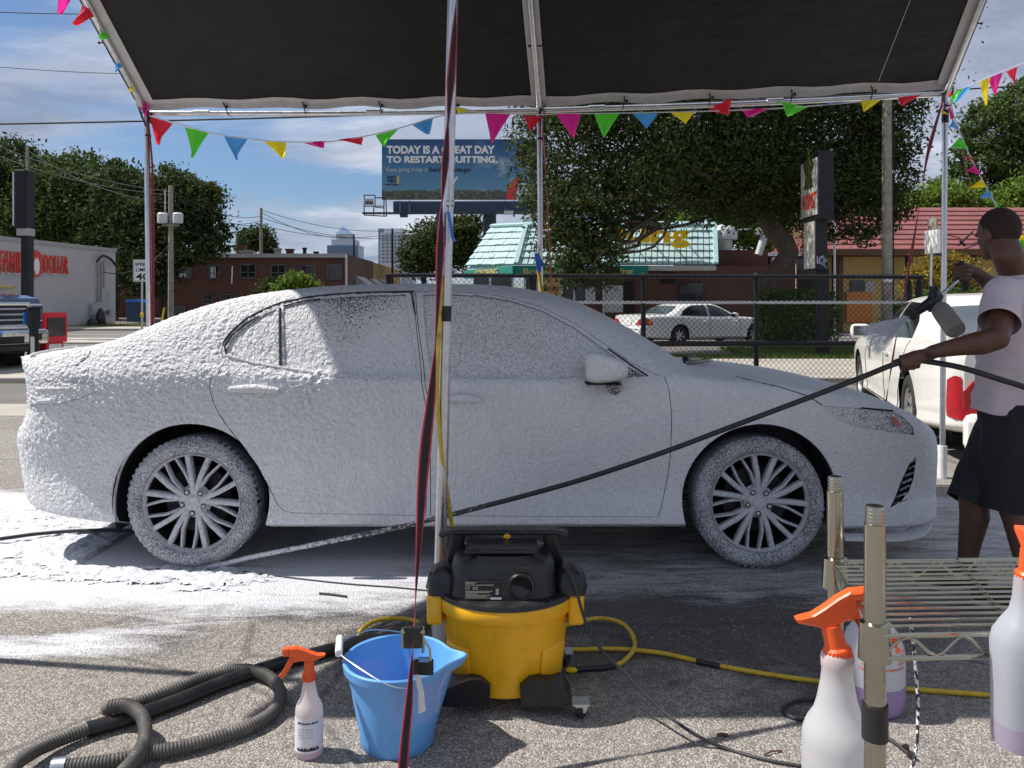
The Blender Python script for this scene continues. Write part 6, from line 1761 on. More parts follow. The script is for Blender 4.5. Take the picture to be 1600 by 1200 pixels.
# tarp: two slopes, sagging slightly between its ties, black below and silver above
def slope(e, r, n=46, m=16, gap=.03, lift=.045):
    """e, r: three points along eave and ridge"""
    vs = []
    for i in range(n + 1):
        u = i / n
        f = lambda q: q[0].lerp(q[1], u * 2) if u < .5 else q[1].lerp(q[2], u * 2 - 1)
        a, b = f(e), f(r)
        for j in range(m + 1):
            v = gap + (1 - gap) * j / m
            p = a.lerp(b, v) + Vector((0, 0, lift))
            seg = abs(math.sin(u * 2 * math.pi))
            p.z -= .05 * seg * math.sin(math.pi * v) + (.010 * math.sin(u * 62) * (1 - v) ** 3)
            p += Vector((0, 0, .004 * mnoise.noise(p * 3)))
            vs.append(p)
    return vs, [(i * (m + 1) + j, (i + 1) * (m + 1) + j, (i + 1) * (m + 1) + j + 1, i * (m + 1) + j + 1) for i in range(n) for j in range(m)]
ext = lambda q: [q[0] + Vector((-.06, 0, 0)), q[1], q[2] + Vector((.05, 0, 0))]
OV = Vector((0, -.29, -.05))  # unseen front overhang, sized to push the eave's shadow edge forward
for e in ((BL, BM, BR), (FL + OV, FM + OV, FR + OV)):
    vs, fs = slope(ext(e), ext((RL, RM, RR_)))
    tp = MB().add(vs, fs, True).build('tarp', M['tarp'], cn)
    MB().add([v + Vector((0, 0, .006)) for v in vs], fs, True).build('tarp_top', M['tarp_silver'], tp)
    # silver hem along the eave
    n = 46; hv, hf = [], []
    sgn = 1 if e[0] is BL else -1
    for i in range(n + 1):
        p = vs[i * 17]
        hv += [p + Vector((0, -.03 * sgn, .012)), p + Vector((0, .012 * sgn, -.005)), p + Vector((0, .02 * sgn, -.048 - .006 * math.sin(i * .9)))]
    for i in range(n): hf += [(i * 3, i * 3 + 3, i * 3 + 4, i * 3 + 1), (i * 3 + 1, i * 3 + 4, i * 3 + 5, i * 3 + 2)]
    MB().add(hv, hf, True).build('hem', M['tarp_silver'], tp)
for a, b, w, sh in ((BL, RL, .05, .035), (BM, RM, .055, .0), (BR, RR_, .05, -.035)):
    d = (b - a)
    hv = []
    for k in range(9):
        p = a.lerp(b, .03 + .97 * k / 8) + Vector((sh, 0, .028 - (.04 * math.sin(math.pi * k / 8) * 0)))
        hv += [p + Vector((-w, 0, 0)), p + Vector((w, 0, 0))]
    MB().add(hv, [(2 * k, 2 * k + 1, 2 * k + 3, 2 * k + 2) for k in range(8)]).build('seam_band', M['tarp_silver'], cn)
MB().tube([P(1373, 122, DBK - .15) + Vector((0, 0, -.02)), RM.lerp(RR_, .86) + Vector((0, 0, .0))], .0022, 5).build('sunlit_seam', M['tarp_silver'], cn)  # pale tube drawing the sunlit line along a tarp seam
# bungee balls tying the hem to the back beam
for px, dx in ((350, 11), (473, 8), (592, 7), (711, 4), (974, -2), (1107, 2), (1235, 1), (1360, 2)):
    u = px / 1600
    y_b = np.interp(px, [229, 843, 1477], [177, 172.5, 147])
    a, b = P(px - dx * .4, y_b - 22, DBK - .03), P(px + dx * .6, y_b + 2, DBK - .02)
    mb = MB().tube(spline([a, a.lerp(b, .5) + Vector((.006, -.02, 0)), b, b + Vector((.004, .05, -.004)), b + Vector((0, .05, .04))], .01), .0045, 6)
    mb.tube([a + Vector((-.012, 0, .012)), a, a + Vector((.012, 0, .012))], .004, 6)
    bg = mb.build('bungee_tie', M['black_rubber'], cn)
    q = a.lerp(b, .6) + Vector((.022, -.03, 0))
    MB().lathe([(.001, -.013), (.009, -.010), (.013, 0), (.009, .010), (.001, .013)], q, 12).build('bungee_ball', M['black_plastic'], bg)
for p in (P(168, 68, 5.7), P(1520, 38, 5.75), P(838, 73, 5.6)):
    MB().tube([p + Vector((-.05, -.02, 0)), p + Vector((.05, -.02, 0))], .006, 8).lathe([(.001, -.013), (.012, 0), (.001, .013)], p + Vector((-.05, -.02, 0)), 10).lathe([(.001, -.013), (.012, 0), (.001, .013)], p + Vector((.05, -.02, 0)), 10).build('bungee_tie', M['black_rubber'], cn)
for c in (BL, BM, BR):     # knotted straps at the corners
    mb = MB()
    rr = random.Random(int(c.x * 10))
    for k in range(7):
        a = c + Vector((rr.uniform(-.05, .05), -.03, rr.uniform(-.09, .05))); b = c + Vector((rr.uniform(-.05, .05), -.03, rr.uniform(-.12, .06)))
        mb.bar(a, b, .018, .004)
    mb.build('corner_lashing', M['strap_web'], cn)

# ================================================================= RATCHET STRAPS
def ribbon(name, label, pts, widths, twists, edge=.16, group='ratchet straps'):
    """twisted webbing with red edges; twists = ribbon angle per control point"""
    P_ = spline(pts, .02); n = len(P_)
    L = np.linspace(0, len(pts) - 1, n)
    wd = np.interp(L, range(len(pts)), widths); an = np.interp(L, range(len(pts)), twists)
    root = thing(name, label, 'strap', P_[-1], group)
    ctr, ed = MB(), MB()
    rows = []
    for i, p in enumerate(P_):
        side = Vector((math.cos(R(an[i])), math.sin(R(an[i])), 0)); nn = Vector((-side.y, side.x, 0)) * .0012
        w = wd[i] / 2
        rows.append([p + side * (w * k) for k in (-1, -1 + edge * 2, 1 - edge * 2, 1)] + [p + side * (w * k) + nn for k in (1, 1 - edge * 2, -1 + edge * 2, -1)])
    vs = [v for r_ in rows for v in r_]
    def q(i, k0, k1): return (i * 8 + k0, i * 8 + k1, (i + 1) * 8 + k1, (i + 1) * 8 + k0)
    ctr.add(vs, [q(i, 1, 2) for i in range(n - 1)] + [q(i, 5, 6) for i in range(n - 1)], True)
    ed.add(vs, [q(i, a, b) for i in range(n - 1) for a, b in ((0, 1), (2, 3), (4, 5), (6, 7), (3, 4), (7, 0))], True)
    c_ = ctr.build('webbing', M['strap_web'], root); ed.build('red_edging', M['strap_red'], root)
    return root
def sp3(px, py):      # a point of the front strap, which slants towards us
    D = 3.08
    for _ in range(6):
        z = CAM_H - (py - HOR) / FOC * D; D = 2.15 + .95 * (z / 2.77)
    return P(px, py, D)
fs_ = [sp3(716, -105), sp3(712, 20), sp3(703, 150), sp3(697, 240), sp3(690, 330), sp3(689, 372), sp3(684, 480), sp3(676, 600), sp3(666, 690), sp3(660, 760), sp3(656, 830), sp3(650, 930), sp3(648, 975), sp3(643, 1040), sp3(639, 1100), sp3(634, 1150), sp3(630, 1199), sp3(627, 1232)]
fst = ribbon('ratchet_strap', 'long twisted black strap with red edges in front of the canopy pole', fs_,
       [.038] * 18, [40, 60, 95, 55, 40, 88, 50, 92, 45, 70, 92, 50, 25, 50, 80, 105, 60, 45])
bk = sp3(646, 995)
MB().box(bk + Vector((0, -.012, .004)), (.052, .016, .062), bev=.005).build('ratchet_body', M['black_plastic'], fst)
MB().tube([bk + Vector((-.029, -.012, .03)), bk + Vector((-.029, -.012, -.025))], .004, 8).tube([bk + Vector((.029, -.012, .035)), bk + Vector((.029, -.012, -.04))], .004, 8).tube([bk + Vector((-.034, -.014, .02)), bk + Vector((.034, -.014, .02))], .006, 10).tube([bk + Vector((.03, -.012, .0)), bk + Vector((.048, -.012, -.03)), bk + Vector((.05, -.012, -.062))], .004, 6).build('ratchet_frame', M['zinc'], fst)
MB().box(bk + Vector((.028, .004, -.088)), (.058, .014, .045), bev=.004).build('ratchet_handle', M['black_plastic'], fst)
MB().box(bk + Vector((.03, -.004, -.063)), (.03, .008, .014), bev=.002).build('ratchet_slot', M['blue_bucket'], fst)
a = sp3(647, 1053)
MB().add([a + Vector((.002, -.006, 0)), a + Vector((.018, -.006, .0)), a + Vector((.034, -.012, -.098)), a + Vector((.014, -.014, -.106)), a + Vector((.012, -.003, -.05)), a + Vector((.028, -.002, -.05))], [(0, 1, 5, 4), (4, 5, 2, 3)]).build('care_tag', M['paper'], fst)
ribbon('ratchet_strap', 'red edged strap slanting left from the right rear canopy corner', [BR + Vector((-.03, -.03, -.04)), P(1450, 240, 5.85), P(1437, 320, 5.7), P(1420, 420, 5.5), P(1400, 530, 5.25), P(1386, 618, 5.1), P(1378, 660, 5.0)], [.05, .05, .05, .05, .05, .05, .05], [80, 97, 60, 85, 68, 50, 90], .3)
ribbon('ratchet_strap', 'dark strap running from the right rear corner down behind the man', [BR + Vector((.02, .03, -.04)), P(1497, 215, 6.3), P(1513, 275, 6.6), P(1531, 330, 6.9), P(1560, 430, 7.5), P(1600, 560, 8.4)], [.05] * 6, [70, 50, 60, 50, 60, 60], .22)
ribbon('ratchet_strap', 'red strap hanging beside the left rear canopy leg', [BL + Vector((.02, -.02, -.03)), P(238, 260, DBK - .0), P(239, 350, DBK - .0), P(239, 440, DBK - .0), P(239, 520, DBK - .0), P(239, 640, DBK - .0)], [.03] * 6, [90, 85, 72, 75, 70, 70], .25)
ribbon('ratchet_strap', 'red strap hanging beside the middle rear canopy leg', [BM + Vector((.02, -.03, -.05)), P(852, 260, DBK - .05), P(856, 330, DBK - .06), P(859, 400, DBK - .08), P(862, 480, DBK - .1), P(864, 560, DBK - .1)], [.042] * 6, [90, 96, 70, 78, 70, 70], .34)

# ================================================================= BUNTING
def pennant(root, p, q, colour, tip=None, depth=.17, fold=0.0, seed=0):
    """a triangular pennant between two points of its cord"""
    p, q = Vector(p), Vector(q)
    tip = Vector(tip) if tip is not None else p.lerp(q, .5) - Vector((0, 0, depth))
    n = 7; vs, fs, rows = [], [], []
    rr = random.Random(seed)
    ph = rr.uniform(0, 6)
    for i in range(n + 1):
        v = i / n; row = []
        for k in range(n + 1):
            u = k / n
            e = p.lerp(q, u)
            w = 1 - v * .93
            c = p.lerp(q, .5)
            x = c.lerp(tip, v) + (e - c) * w
            x += Vector((.2, 1, 0)) * (math.sin(u * 4 + v * 3 + ph) * .018 * v + fold * .05 * v * math.sin(u * 5 + ph))
            row.append(len(vs)); vs.append(x)
        rows.append(row)
    for i in range(n):
        for k in range(n): fs.append((rows[i][k], rows[i][k + 1], rows[i + 1][k + 1], rows[i + 1][k]))
    return MB().add(vs, fs, True).build('flag', M['flag_' + colour], root)
def bunting(label, cord_pts, D, flags):
    root = thing('bunting', label, 'bunting', cord_pts[0] if D is None else P(*cord_pts[0], D), 'strings of coloured bunting')
    pts = [P(x, y, D) for x, y in cord_pts] if D is not None else cord_pts
    MB().tube(spline(pts, .04), .0045, 6).build('cord', M['flag_cord'], root)
    for i, f in enumerate(flags):
        (c, x0, y0, x1, y1, tx, ty), d = f[:7], (f[7] if len(f) > 7 else (D or 6.0))
        pennant(root, P(x0, y0, d), P(x1, y1, d), c, P(tx, ty, d - .015 * ((i % 3) - 1)), fold=.6, seed=i)
    return root
DBN = 6.0
bunting('sagging coloured bunting below the left half of the rear beam', [(234, 181), (270, 191), (330, 208), (390, 217), (450, 222), (520, 221), (570, 213), (625, 200), (677, 184), (705, 178)], DBN,
        [('red', 235, 182, 270, 193, 247, 226), ('green', 289, 199, 327, 207, 300, 246), ('blue', 350, 212, 387, 217, 370, 250), ('yellow', 411, 220, 448, 221, 441, 247), ('pink', 470, 222, 508, 220, 503, 231), ('red', 528, 218, 567, 213, 563, 226), ('green', 587, 211, 622, 202, 600, 228), ('blue', 642, 194, 677, 184, 668, 210)])
bunting('coloured bunting stretched along the right half of the rear beam', [(712, 167), (760, 176), (850, 179), (870, 177), (940, 177), (1090, 174), (1200, 170), (1260, 166), (1350, 158), (1440, 147), (1476, 143)], DBN,
        [('yellow', 713, 168, 735, 172, 716, 177), ('pink', 758, 177, 798, 178, 768, 223), ('red', 818, 181, 848, 182, 830, 205), ('pink', 868, 177, 908, 177, 895, 214), ('green', 928, 177, 968, 177, 943, 213), ('blue', 988, 177, 1028, 177, 1010, 200), ('yellow', 1046, 175, 1086, 174, 1071, 193), ('red', 1106, 172, 1143, 152, 1139, 179), ('pink', 1158, 170, 1204, 169, 1170, 183), ('green', 1221, 159, 1264, 167, 1230, 181), ('blue', 1285, 165, 1322, 160, 1300, 160, 5.98), ('yellow', 1345, 157, 1380, 154, 1350, 174), ('red', 1402, 151, 1443, 146, 1409, 165)])
bunting('bunting rising to the right from the right rear corner', [BR + Vector((0, 0, .02)), P(1510, 136, 6.2), P(1550, 118, 6.4), P(1600, 98, 6.7), P(1680, 62, 7.2)], None,
        [('red', 1479, 146, 1492, 142, 1484, 152, 6.15), ('green', 1486, 147, 1506, 138, 1489, 160, 6.2), ('blue', 1497, 143, 1525, 128, 1493, 161, 6.25), ('yellow', 1531, 128, 1547, 121, 1541, 164, 6.35), ('pink', 1544, 122, 1567, 113, 1556, 147, 6.45), ('red', 1572, 112, 1590, 104, 1585, 132, 6.6)])
bunting('bunting hanging down to the right of the right rear leg', [BR + Vector((.03, -.02, -.05)), P(1490, 180, 5.9), P(1502, 212, 5.8), P(1516, 245, 5.7), P(1533, 278, 5.6), P(1548, 305, 5.5), P(1562, 335, 5.4), P(1580, 380, 5.3)], None,
        [('yellow', 1470, 170, 1484, 180, 1473, 178, 5.95), ('pink', 1483, 160, 1490, 183, 1486, 186, 5.9), ('blue', 1489, 186, 1499, 205, 1484, 199, 5.85), ('green', 1500, 214, 1514, 233, 1487, 230, 5.75), ('red', 1513, 240, 1524, 255, 1514, 249, 5.7), ('pink', 1524, 258, 1534, 274, 1512, 266, 5.6), ('yellow', 1533, 280, 1544, 293, 1514, 294, 5.55), ('blue', 1545, 297, 1553, 310, 1532, 308, 5.5), ('green', 1555, 312, 1563, 325, 1556, 325, 5.45)])
bunting('bunting tied up the left rafter at the top left', [BL + Vector((-.02, -.02, .03)), P(205, 130, 5.85), P(186, 95, 5.65), P(158, 45, 5.4), P(135, 0, 5.2), P(100, -30, 5.15), P(70, -60, 5.1)], None,
        [('pink', 213, 153, 234, 165, 228, 181, 6.0), ('yellow', 198, 118, 210, 142, 205, 143, 5.8), ('blue', 179, 84, 192, 105, 180, 112, 5.65), ('green', 154, 42, 173, 60, 156, 60, 5.4), ('red', 130, -3, 147, 26, 116, 38, 5.25), ('pink', 98, -20, 112, -4, 92, 21, 5.2)])
# ================================================================= FOAM ON THE GROUND
def ground_foam():
    """only the thick suds stand up as a body of foam; the thin film is a stain of the lot surface"""
    cs = .0105
    X = np.arange(-3.9, -.35, cs); Y = np.arange(3.3, 6.0, cs)
    A, B = np.meshgrid(X, Y, indexing='ij')
    st = fbm(A * 2.4 + fbm(A * 2, B * 6, seed=3) * 1.0, B * 7.5, seed=5, octv=5, gain=.55)
    fine = fbm(A * 26, B * 28, seed=9, octv=3)
    sm = lambda a, b, v: np.clip((v - a) / (b - a), 0, 1) ** 2 * (3 - 2 * np.clip((v - a) / (b - a), 0, 1))
    d = sm(3.55, 4.0, B + .14 * (A + 2.2)) * (1 - sm(4.8, 5.6, B)) * (1 - sm(-1.5, -.7, A))
    th = st * .62 + fine * .38 + d * .55 - .90
    th = np.where((A > -2.2) & (B > 4.03) & (B < 5.75), -1, th)      # not on the shaded strip under the car
    keep = th > 0
    hp = np.pad(np.where(keep, .0018 + np.clip(th, 0, .3) * .05 + fine * .008 * np.clip(th * 9, 0, 1), .0016), ((0, 1), (0, 1)), mode='edge')
    gx = np.append(X, X[-1] + cs); gy = np.append(Y, Y[-1] + cs)
    gA, gB = np.meshgrid(gx, gy, indexing='ij')
    V = np.stack([gA + (np.random.rand(*gA.shape) - .5) * cs * .6, gB + (np.random.rand(*gA.shape) - .5) * cs * .6, hp], -1).reshape(-1, 3)
    idx = np.arange(gA.size).reshape(gA.shape)
    F = np.stack([idx[:-1, :-1], idx[1:, :-1], idx[1:, 1:], idx[:-1, 1:]], -1)[keep]
    us, F2 = np.unique(F, return_inverse=True)
    return V[us], F2.reshape(F.shape)
V, F = ground_foam()
tag(link('soap_foam', np_mesh('soap_foam', V, F, True), M['ground_foam']), kind='stuff')

# ================================================================= VACUUM
DV = 2.77; KV = DV / FOC
vx = P(790, 0, DV).x
vac = thing('shop_vacuum', 'yellow drum workshop vacuum with a black motor head and castors', 'vacuum cleaner', (vx, DV, 0))
def vz(py, D=DV): return CAM_H - (py - HOR) / FOC * D
cv = Vector((vx, DV, 0))
DB_ = DV + .05
zr = vz(958, DV - .2)
drum = [(.001, .075), (.170, .075), (.186, .085), (.192, .11), (.206, .25), (.219, .36), (.222, .372), (.232, .375), (.236, .385), (.238, .425), (.233, .432), (.001, .432)]
dm = MB().lathe(drum, cv, 64, sx=1.0, sy=.92).build('drum', M['yellow_drum'], vac)
# pressed panels on the drum's shoulders
def on_drum(a, z, off):
    r = np.interp(z, [.11, .25, .36], [.192, .206, .219]) + off
    return cv + Vector((math.cos(a) * r, math.sin(a) * r * .92, z))
for a0, a1, z0, z1 in ((-160, -125, .13, .262), (-55, -20, .13, .262)):
    vs = []; n = 10
    for i in range(n + 1):
        a = R(a0 + (a1 - a0) * i / n)
        vs += [on_drum(a, z0, .001), on_drum(a, z0 + .008, .008), on_drum(a, z1 - .01, .008), on_drum(a, z1, .0005)]
    MB().add(vs, [(i * 4 + k, i * 4 + 4 + k, i * 4 + 5 + k, i * 4 + 1 + k) for i in range(n) for k in range(3)] + [(0, 1, 2, 3), tuple(n * 4 + k for k in (3, 2, 1, 0))], True).build('drum_panel', M['yellow_drum'], dm)
for sgn in (-1, 1):             # lifting ears
    mb = MB().box(cv + Vector((sgn * .238, .0, .385)), (.052, .20, .12), bev=.012)
    mb.build('side_grip', M['yellow_drum'], dm)
MB().lathe([(.230, .425), (.240, .432), (.236, .452), (.215, .460), (.001, .462)], cv, 64, sy=.92).build('lid_rim', M['black_plastic'], vac)
# motor head: rounded box
def superlathe(c, levels, n=48, e=.55):
    """levels: (half x, half y, z); rounded-rectangle rings"""
    vs = []
    sg = lambda v: math.copysign(abs(v) ** e, v)
    for hx, hy, z in levels:
        for k in range(n):
            a = 2 * math.pi * k / n
            vs.append(Vector(c) + Vector((sg(math.cos(a)) * hx, sg(math.sin(a)) * hy, z)))
    fs = [(i * n + k, i * n + (k + 1) % n, (i + 1) * n + (k + 1) % n, (i + 1) * n + k) for i in range(len(levels) - 1) for k in range(n)]
    return vs, fs + [tuple((len(levels) - 1) * n + k for k in range(n))]
hd_ = MB().add(*superlathe(cv + Vector((-.008, 0, 0)), [(.188, .165, .452), (.183, .160, .50), (.178, .155, .545), (.172, .15, .585), (.155, .138, .612), (.12, .115, .628), (.118, .112, .634)]), True).build('motor_head', M['black_plastic'], vac)
k_ = Vector((-.012, -.03, .632))
MB().box(cv + k_ + Vector((0, 0, .018)), (.245, .15, .022), bev=.008).box(cv + k_ + Vector((0, .02, .0)), (.21, .13, .03), bev=.006).build('top_tray', M['black_plastic'], hd_)
MB().box(cv + Vector((.005, .03, .672)), (.022, .022, .022), Matrix.Rotation(.6, 3, 'Y'), .004).build('accessory', M['yellow_drum'], hd_)
# carry bar over the head
hb = MB().bar(cv + Vector((-.19, .06, .688)), cv + Vector((.18, .06, .688)), .07, .022, bev=.009)
hb.bar(cv + Vector((-.235, .06, .672)), cv + Vector((-.185, .06, .688)), .07, .02, bev=.008).bar(cv + Vector((.175, .06, .688)), cv + Vector((.218, .06, .672)), .07, .02, bev=.008)
hb.bar(cv + Vector((-.195, .07, .46)), cv + Vector((-.165, .06, .685)), .05, .045, (0, 1, 0), .01).bar(cv + Vector((.195, .07, .46)), cv + Vector((.15, .06, .685)), .05, .045, (0, 1, 0), .01)
hbo = hb.build('carry_handle', M['black_plastic'], vac)
for k in range(16):
    MB().box(cv + Vector((-.09 + k * .0125, .055, .7005)), (.006, .06, .004), bev=.001).build('grip_rib', M['black_plastic'], hbo)
for sgn in (-1, 1):             # latch and cord housings at the sides
    sx_ = .22 if sgn > 0 else .212
    MB().add(*superlathe(cv + Vector((sgn * sx_, -.02, 0)), [(.055, .085, .445), (.055, .085, .495), (.046, .072, .53), (.025, .05, .55)], 28), True).build('side_housing', M['black_plastic'], vac)
    MB().bar(cv + Vector((sgn * (sx_ + .045), -.06, .46)), cv + Vector((sgn * (sx_ + .03), -.06, .535)), .03, .018, (0, 1, 0), .005).build('latch', M['black_rubber'], vac)
# hose port and rating plate on the head's face
fy = -.160
pc = cv + Vector((.052, fy + .004, .517))
rotp = Matrix(((1, 0, 0), (0, 0, -1), (0, 1, 0)))
pt_ = MB().lathe([(.046, -.02), (.046, .008), (.043, .013), (.037, .013), (.035, .008), (.034, -.02)], pc, 36, rotp).build('hose_port', M['black_plastic'], hd_)
MB().lathe([(.001, .0), (.035, .0)], pc + Vector((0, -.001, 0)), 30, rotp).build('port_opening', M['void'], pt_)
MB().box(pc + Vector((0, 0, .055)), (.034, .014, .022), bev=.004).build('port_catch', M['black_plastic'], pt_)
lp = cv + Vector((-.075, fy - .006, .505))
pl = MB().box(lp, (.118, .004, .082), bev=.001).build('rating_plate', M['ink'], hd_)
def ltext(body, dx, dz, w, h, mt='label_print'): text_mesh('plate_lettering', body, 1, lp + Vector((dx, -.0032, dz)), FACE_CAM, M[mt], pl, w, h, .0003, .02)
ltext("DEWALT", -.054, .031, .034, .008); ltext("WET/DRY VACUUM CLEANER", -.054, .0225, .092, .005)
ltext("14", -.054, .010, .013, .009); ltext("6.0", -.031, .010, .016, .009); ltext("GALLON", -.054, .0045, .012, .003); ltext("PEAK HP", -.031, .0045, .018, .003)
for k, (w, x) in enumerate(((.088, -.054), (.078, -.054), (.04, -.054), (.082, -.054), (.068, -.054), (.088, -.054))):
    MB().box(lp + Vector((x + w / 2, -.0026, -.003 - .0062 * k)), (w, .0012, .0024)).build('plate_print', M['label_print'], pl)
for dz in (.004, -.006, -.015): MB().box(lp + Vector((.049, -.0026, dz)), (.010, .0012, .007)).build('plate_print', M['label_print'], pl)
MB().box(lp + Vector((.045, -.0028, -.036)), (.036, .0012, .010)).build('serial_sticker', M['sign_white'], pl)
for dx in (-.012, .002): MB().lathe([(.001, .003), (.004, .001)], cv + Vector((dx, -.145, .585)), 8, rotp).build('screw', M['galv'], hd_)
# dolly feet and castors
for a in (-128, -52, 52, 128):
    ca, sa = math.cos(R(a)), math.sin(R(a)); q = cv + Vector((ca * .19, sa * .18, 0))
    mb = MB()
    sgn = 1 if ca > 0 else -1
    poly = [(-.085, .05), (.075, .05), (.078, .10), (.055, .135), (-.02, .170), (-.06, .172), (-.09, .145)]
    mb.prism([(x * sgn, z) for x, z in poly], -.055, .055, (0, 2, 1)); mb.v = [tuple(Vector(v) + q + Vector((sgn * .02, 0, 0))) for v in mb.v]
    ft = mb.build('dolly_foot', M['black_plastic'], vac)
    w = cv + Vector((sgn * (.245 if a < 0 else .22), sa * .235, 0))
    cs_ = MB().lathe([(.012, -.014), (.033, -.012), (.035, 0), (.033, .012), (.012, .014)], w + Vector((0, 0, .036)), 22, Matrix.Rotation(R(90), 3, 'Y') @ Matrix.Rotation(.35 * sgn, 3, 'X'), cap=True).build('caster', M['black_rubber'], ft)
    mb = MB().prism([(w.y - .016, .022), (w.y + .012, .022), (w.y + .03, .082), (w.y - .03, .082)], w.x - sgn * .020 - .0015, w.x - sgn * .020 + .0015, (1, 2, 0))
    mb.prism([(w.x - .014, .03), (w.x + .012, .026), (w.x + .024, .082), (w.x - .024, .082)], w.y - .024, w.y - .021, (0, 2, 1)) if a < 0 and sgn > 0 else None
    mb.box((w.x, w.y, .084), (.055, .055, .006)).build('caster_fork', M['galv'], cs_)

VZ = lambda z: float(np.interp(z, [0, .04, .075, .432, .72], [0, .036, .042, .350, .555]))
for o_ in [c for c in vac.children] + [g for c in vac.children for g in c.children] + [h for c in vac.children for g in c.children for h in g.children]:
    for v in o_.data.vertices:
        z = v.co.z
        if o_.name.split('.')[0] in ('hose_port', 'port_opening', 'port_catch'): v.co.z = z + VZ(.517) - .517
        else: v.co.z = VZ(z)

# ================================================================= BUCKET
bc = G(621, 1156)
bu = thing('bucket', 'bright blue plastic bucket with a pouring lip and wire handle', 'bucket', bc)
HBk, RT, RB = .258, .154, .112
def ring(r, z, n=64, spout=1.0):
    out = []
    for k in range(n):
        a = 2 * math.pi * k / n
        b = abs((a + math.pi) % (2 * math.pi) - math.pi)
        e = .050 * spout * math.exp(-(b / .22) ** 2)
        out.append(bc + Vector((math.cos(a) * (r + e), math.sin(a) * (r + e * .3), z + .10 * e * spout)))
    return out
rings = [ring(RB * .97, .0, spout=0), ring(RB, .004, spout=0), ring(RB * 1.015, .03, spout=0), ring(RB + (RT - RB) * .62, HBk * .62, spout=0), ring(RB + (RT - RB) * .625, HBk * .645, spout=0), ring(RT * .955, HBk - .055, spout=.12), ring(RT * .975, HBk - .030, spout=.5), ring(RT * 1.055, HBk - .028, spout=.75), ring(RT * 1.075, HBk - .004), ring(RT * 1.05, HBk), ring(RT * 1.0, HBk - .003), ring(RT * .95, HBk - .04, spout=.5), ring(RB * .95, .008, spout=0)]
n = 64; vs = [v for r_ in rings for v in r_]
fs = [(i * n + k, i * n + (k + 1) % n, (i + 1) * n + (k + 1) % n, (i + 1) * n + k) for i in range(len(rings) - 1) for k in range(n)]
fs += [tuple(range(n - 1, -1, -1)), tuple((len(rings) - 1) * n + k for k in range(n))]
MB().add(vs, fs, True).build('body', M['blue_bucket'], bu)
h0, h1 = bc + Vector((-.02, -.166, HBk - .022)), bc + Vector((.06, .160, HBk - .02))
MB().tube(spline([h0 + Vector((.08, .004, 0)), h0 + Vector((.02, -.002, .012)), bc + Vector((-.10, -.115, HBk + .018)), bc + Vector((-.175, -.03, HBk + .026)), bc + Vector((-.17, .03, HBk + .034)), bc + Vector((-.10, .12, HBk + .03)), h1 + Vector((-.04, 0, .02)), h1], .02), .0021, 6).build('wire_handle', M['galv'], bu)
MB().tube([bc + Vector((-.170, -.045, HBk + .026)), bc + Vector((-.186, .042, HBk + .036))], .0115, 14).build('handle_grip', M['white_plastic'], bu)
MB().add([bc + Vector((math.cos(a) * .134, math.sin(a) * .134, z)) for a in np.linspace(R(-130), R(-75), 8) for z in (.158, .1605)], [(2 * i, 2 * i + 2, 2 * i + 3, 2 * i + 1) for i in range(7)]).build('volume_mark', M['blue_bucket'], bu)
MB().lathe([(.001, .10), (RB * 1.09, .10)], bc, 40).build('wash_water', simple('wash water', (.12, .25, .42), .08, 0, .1), bu)

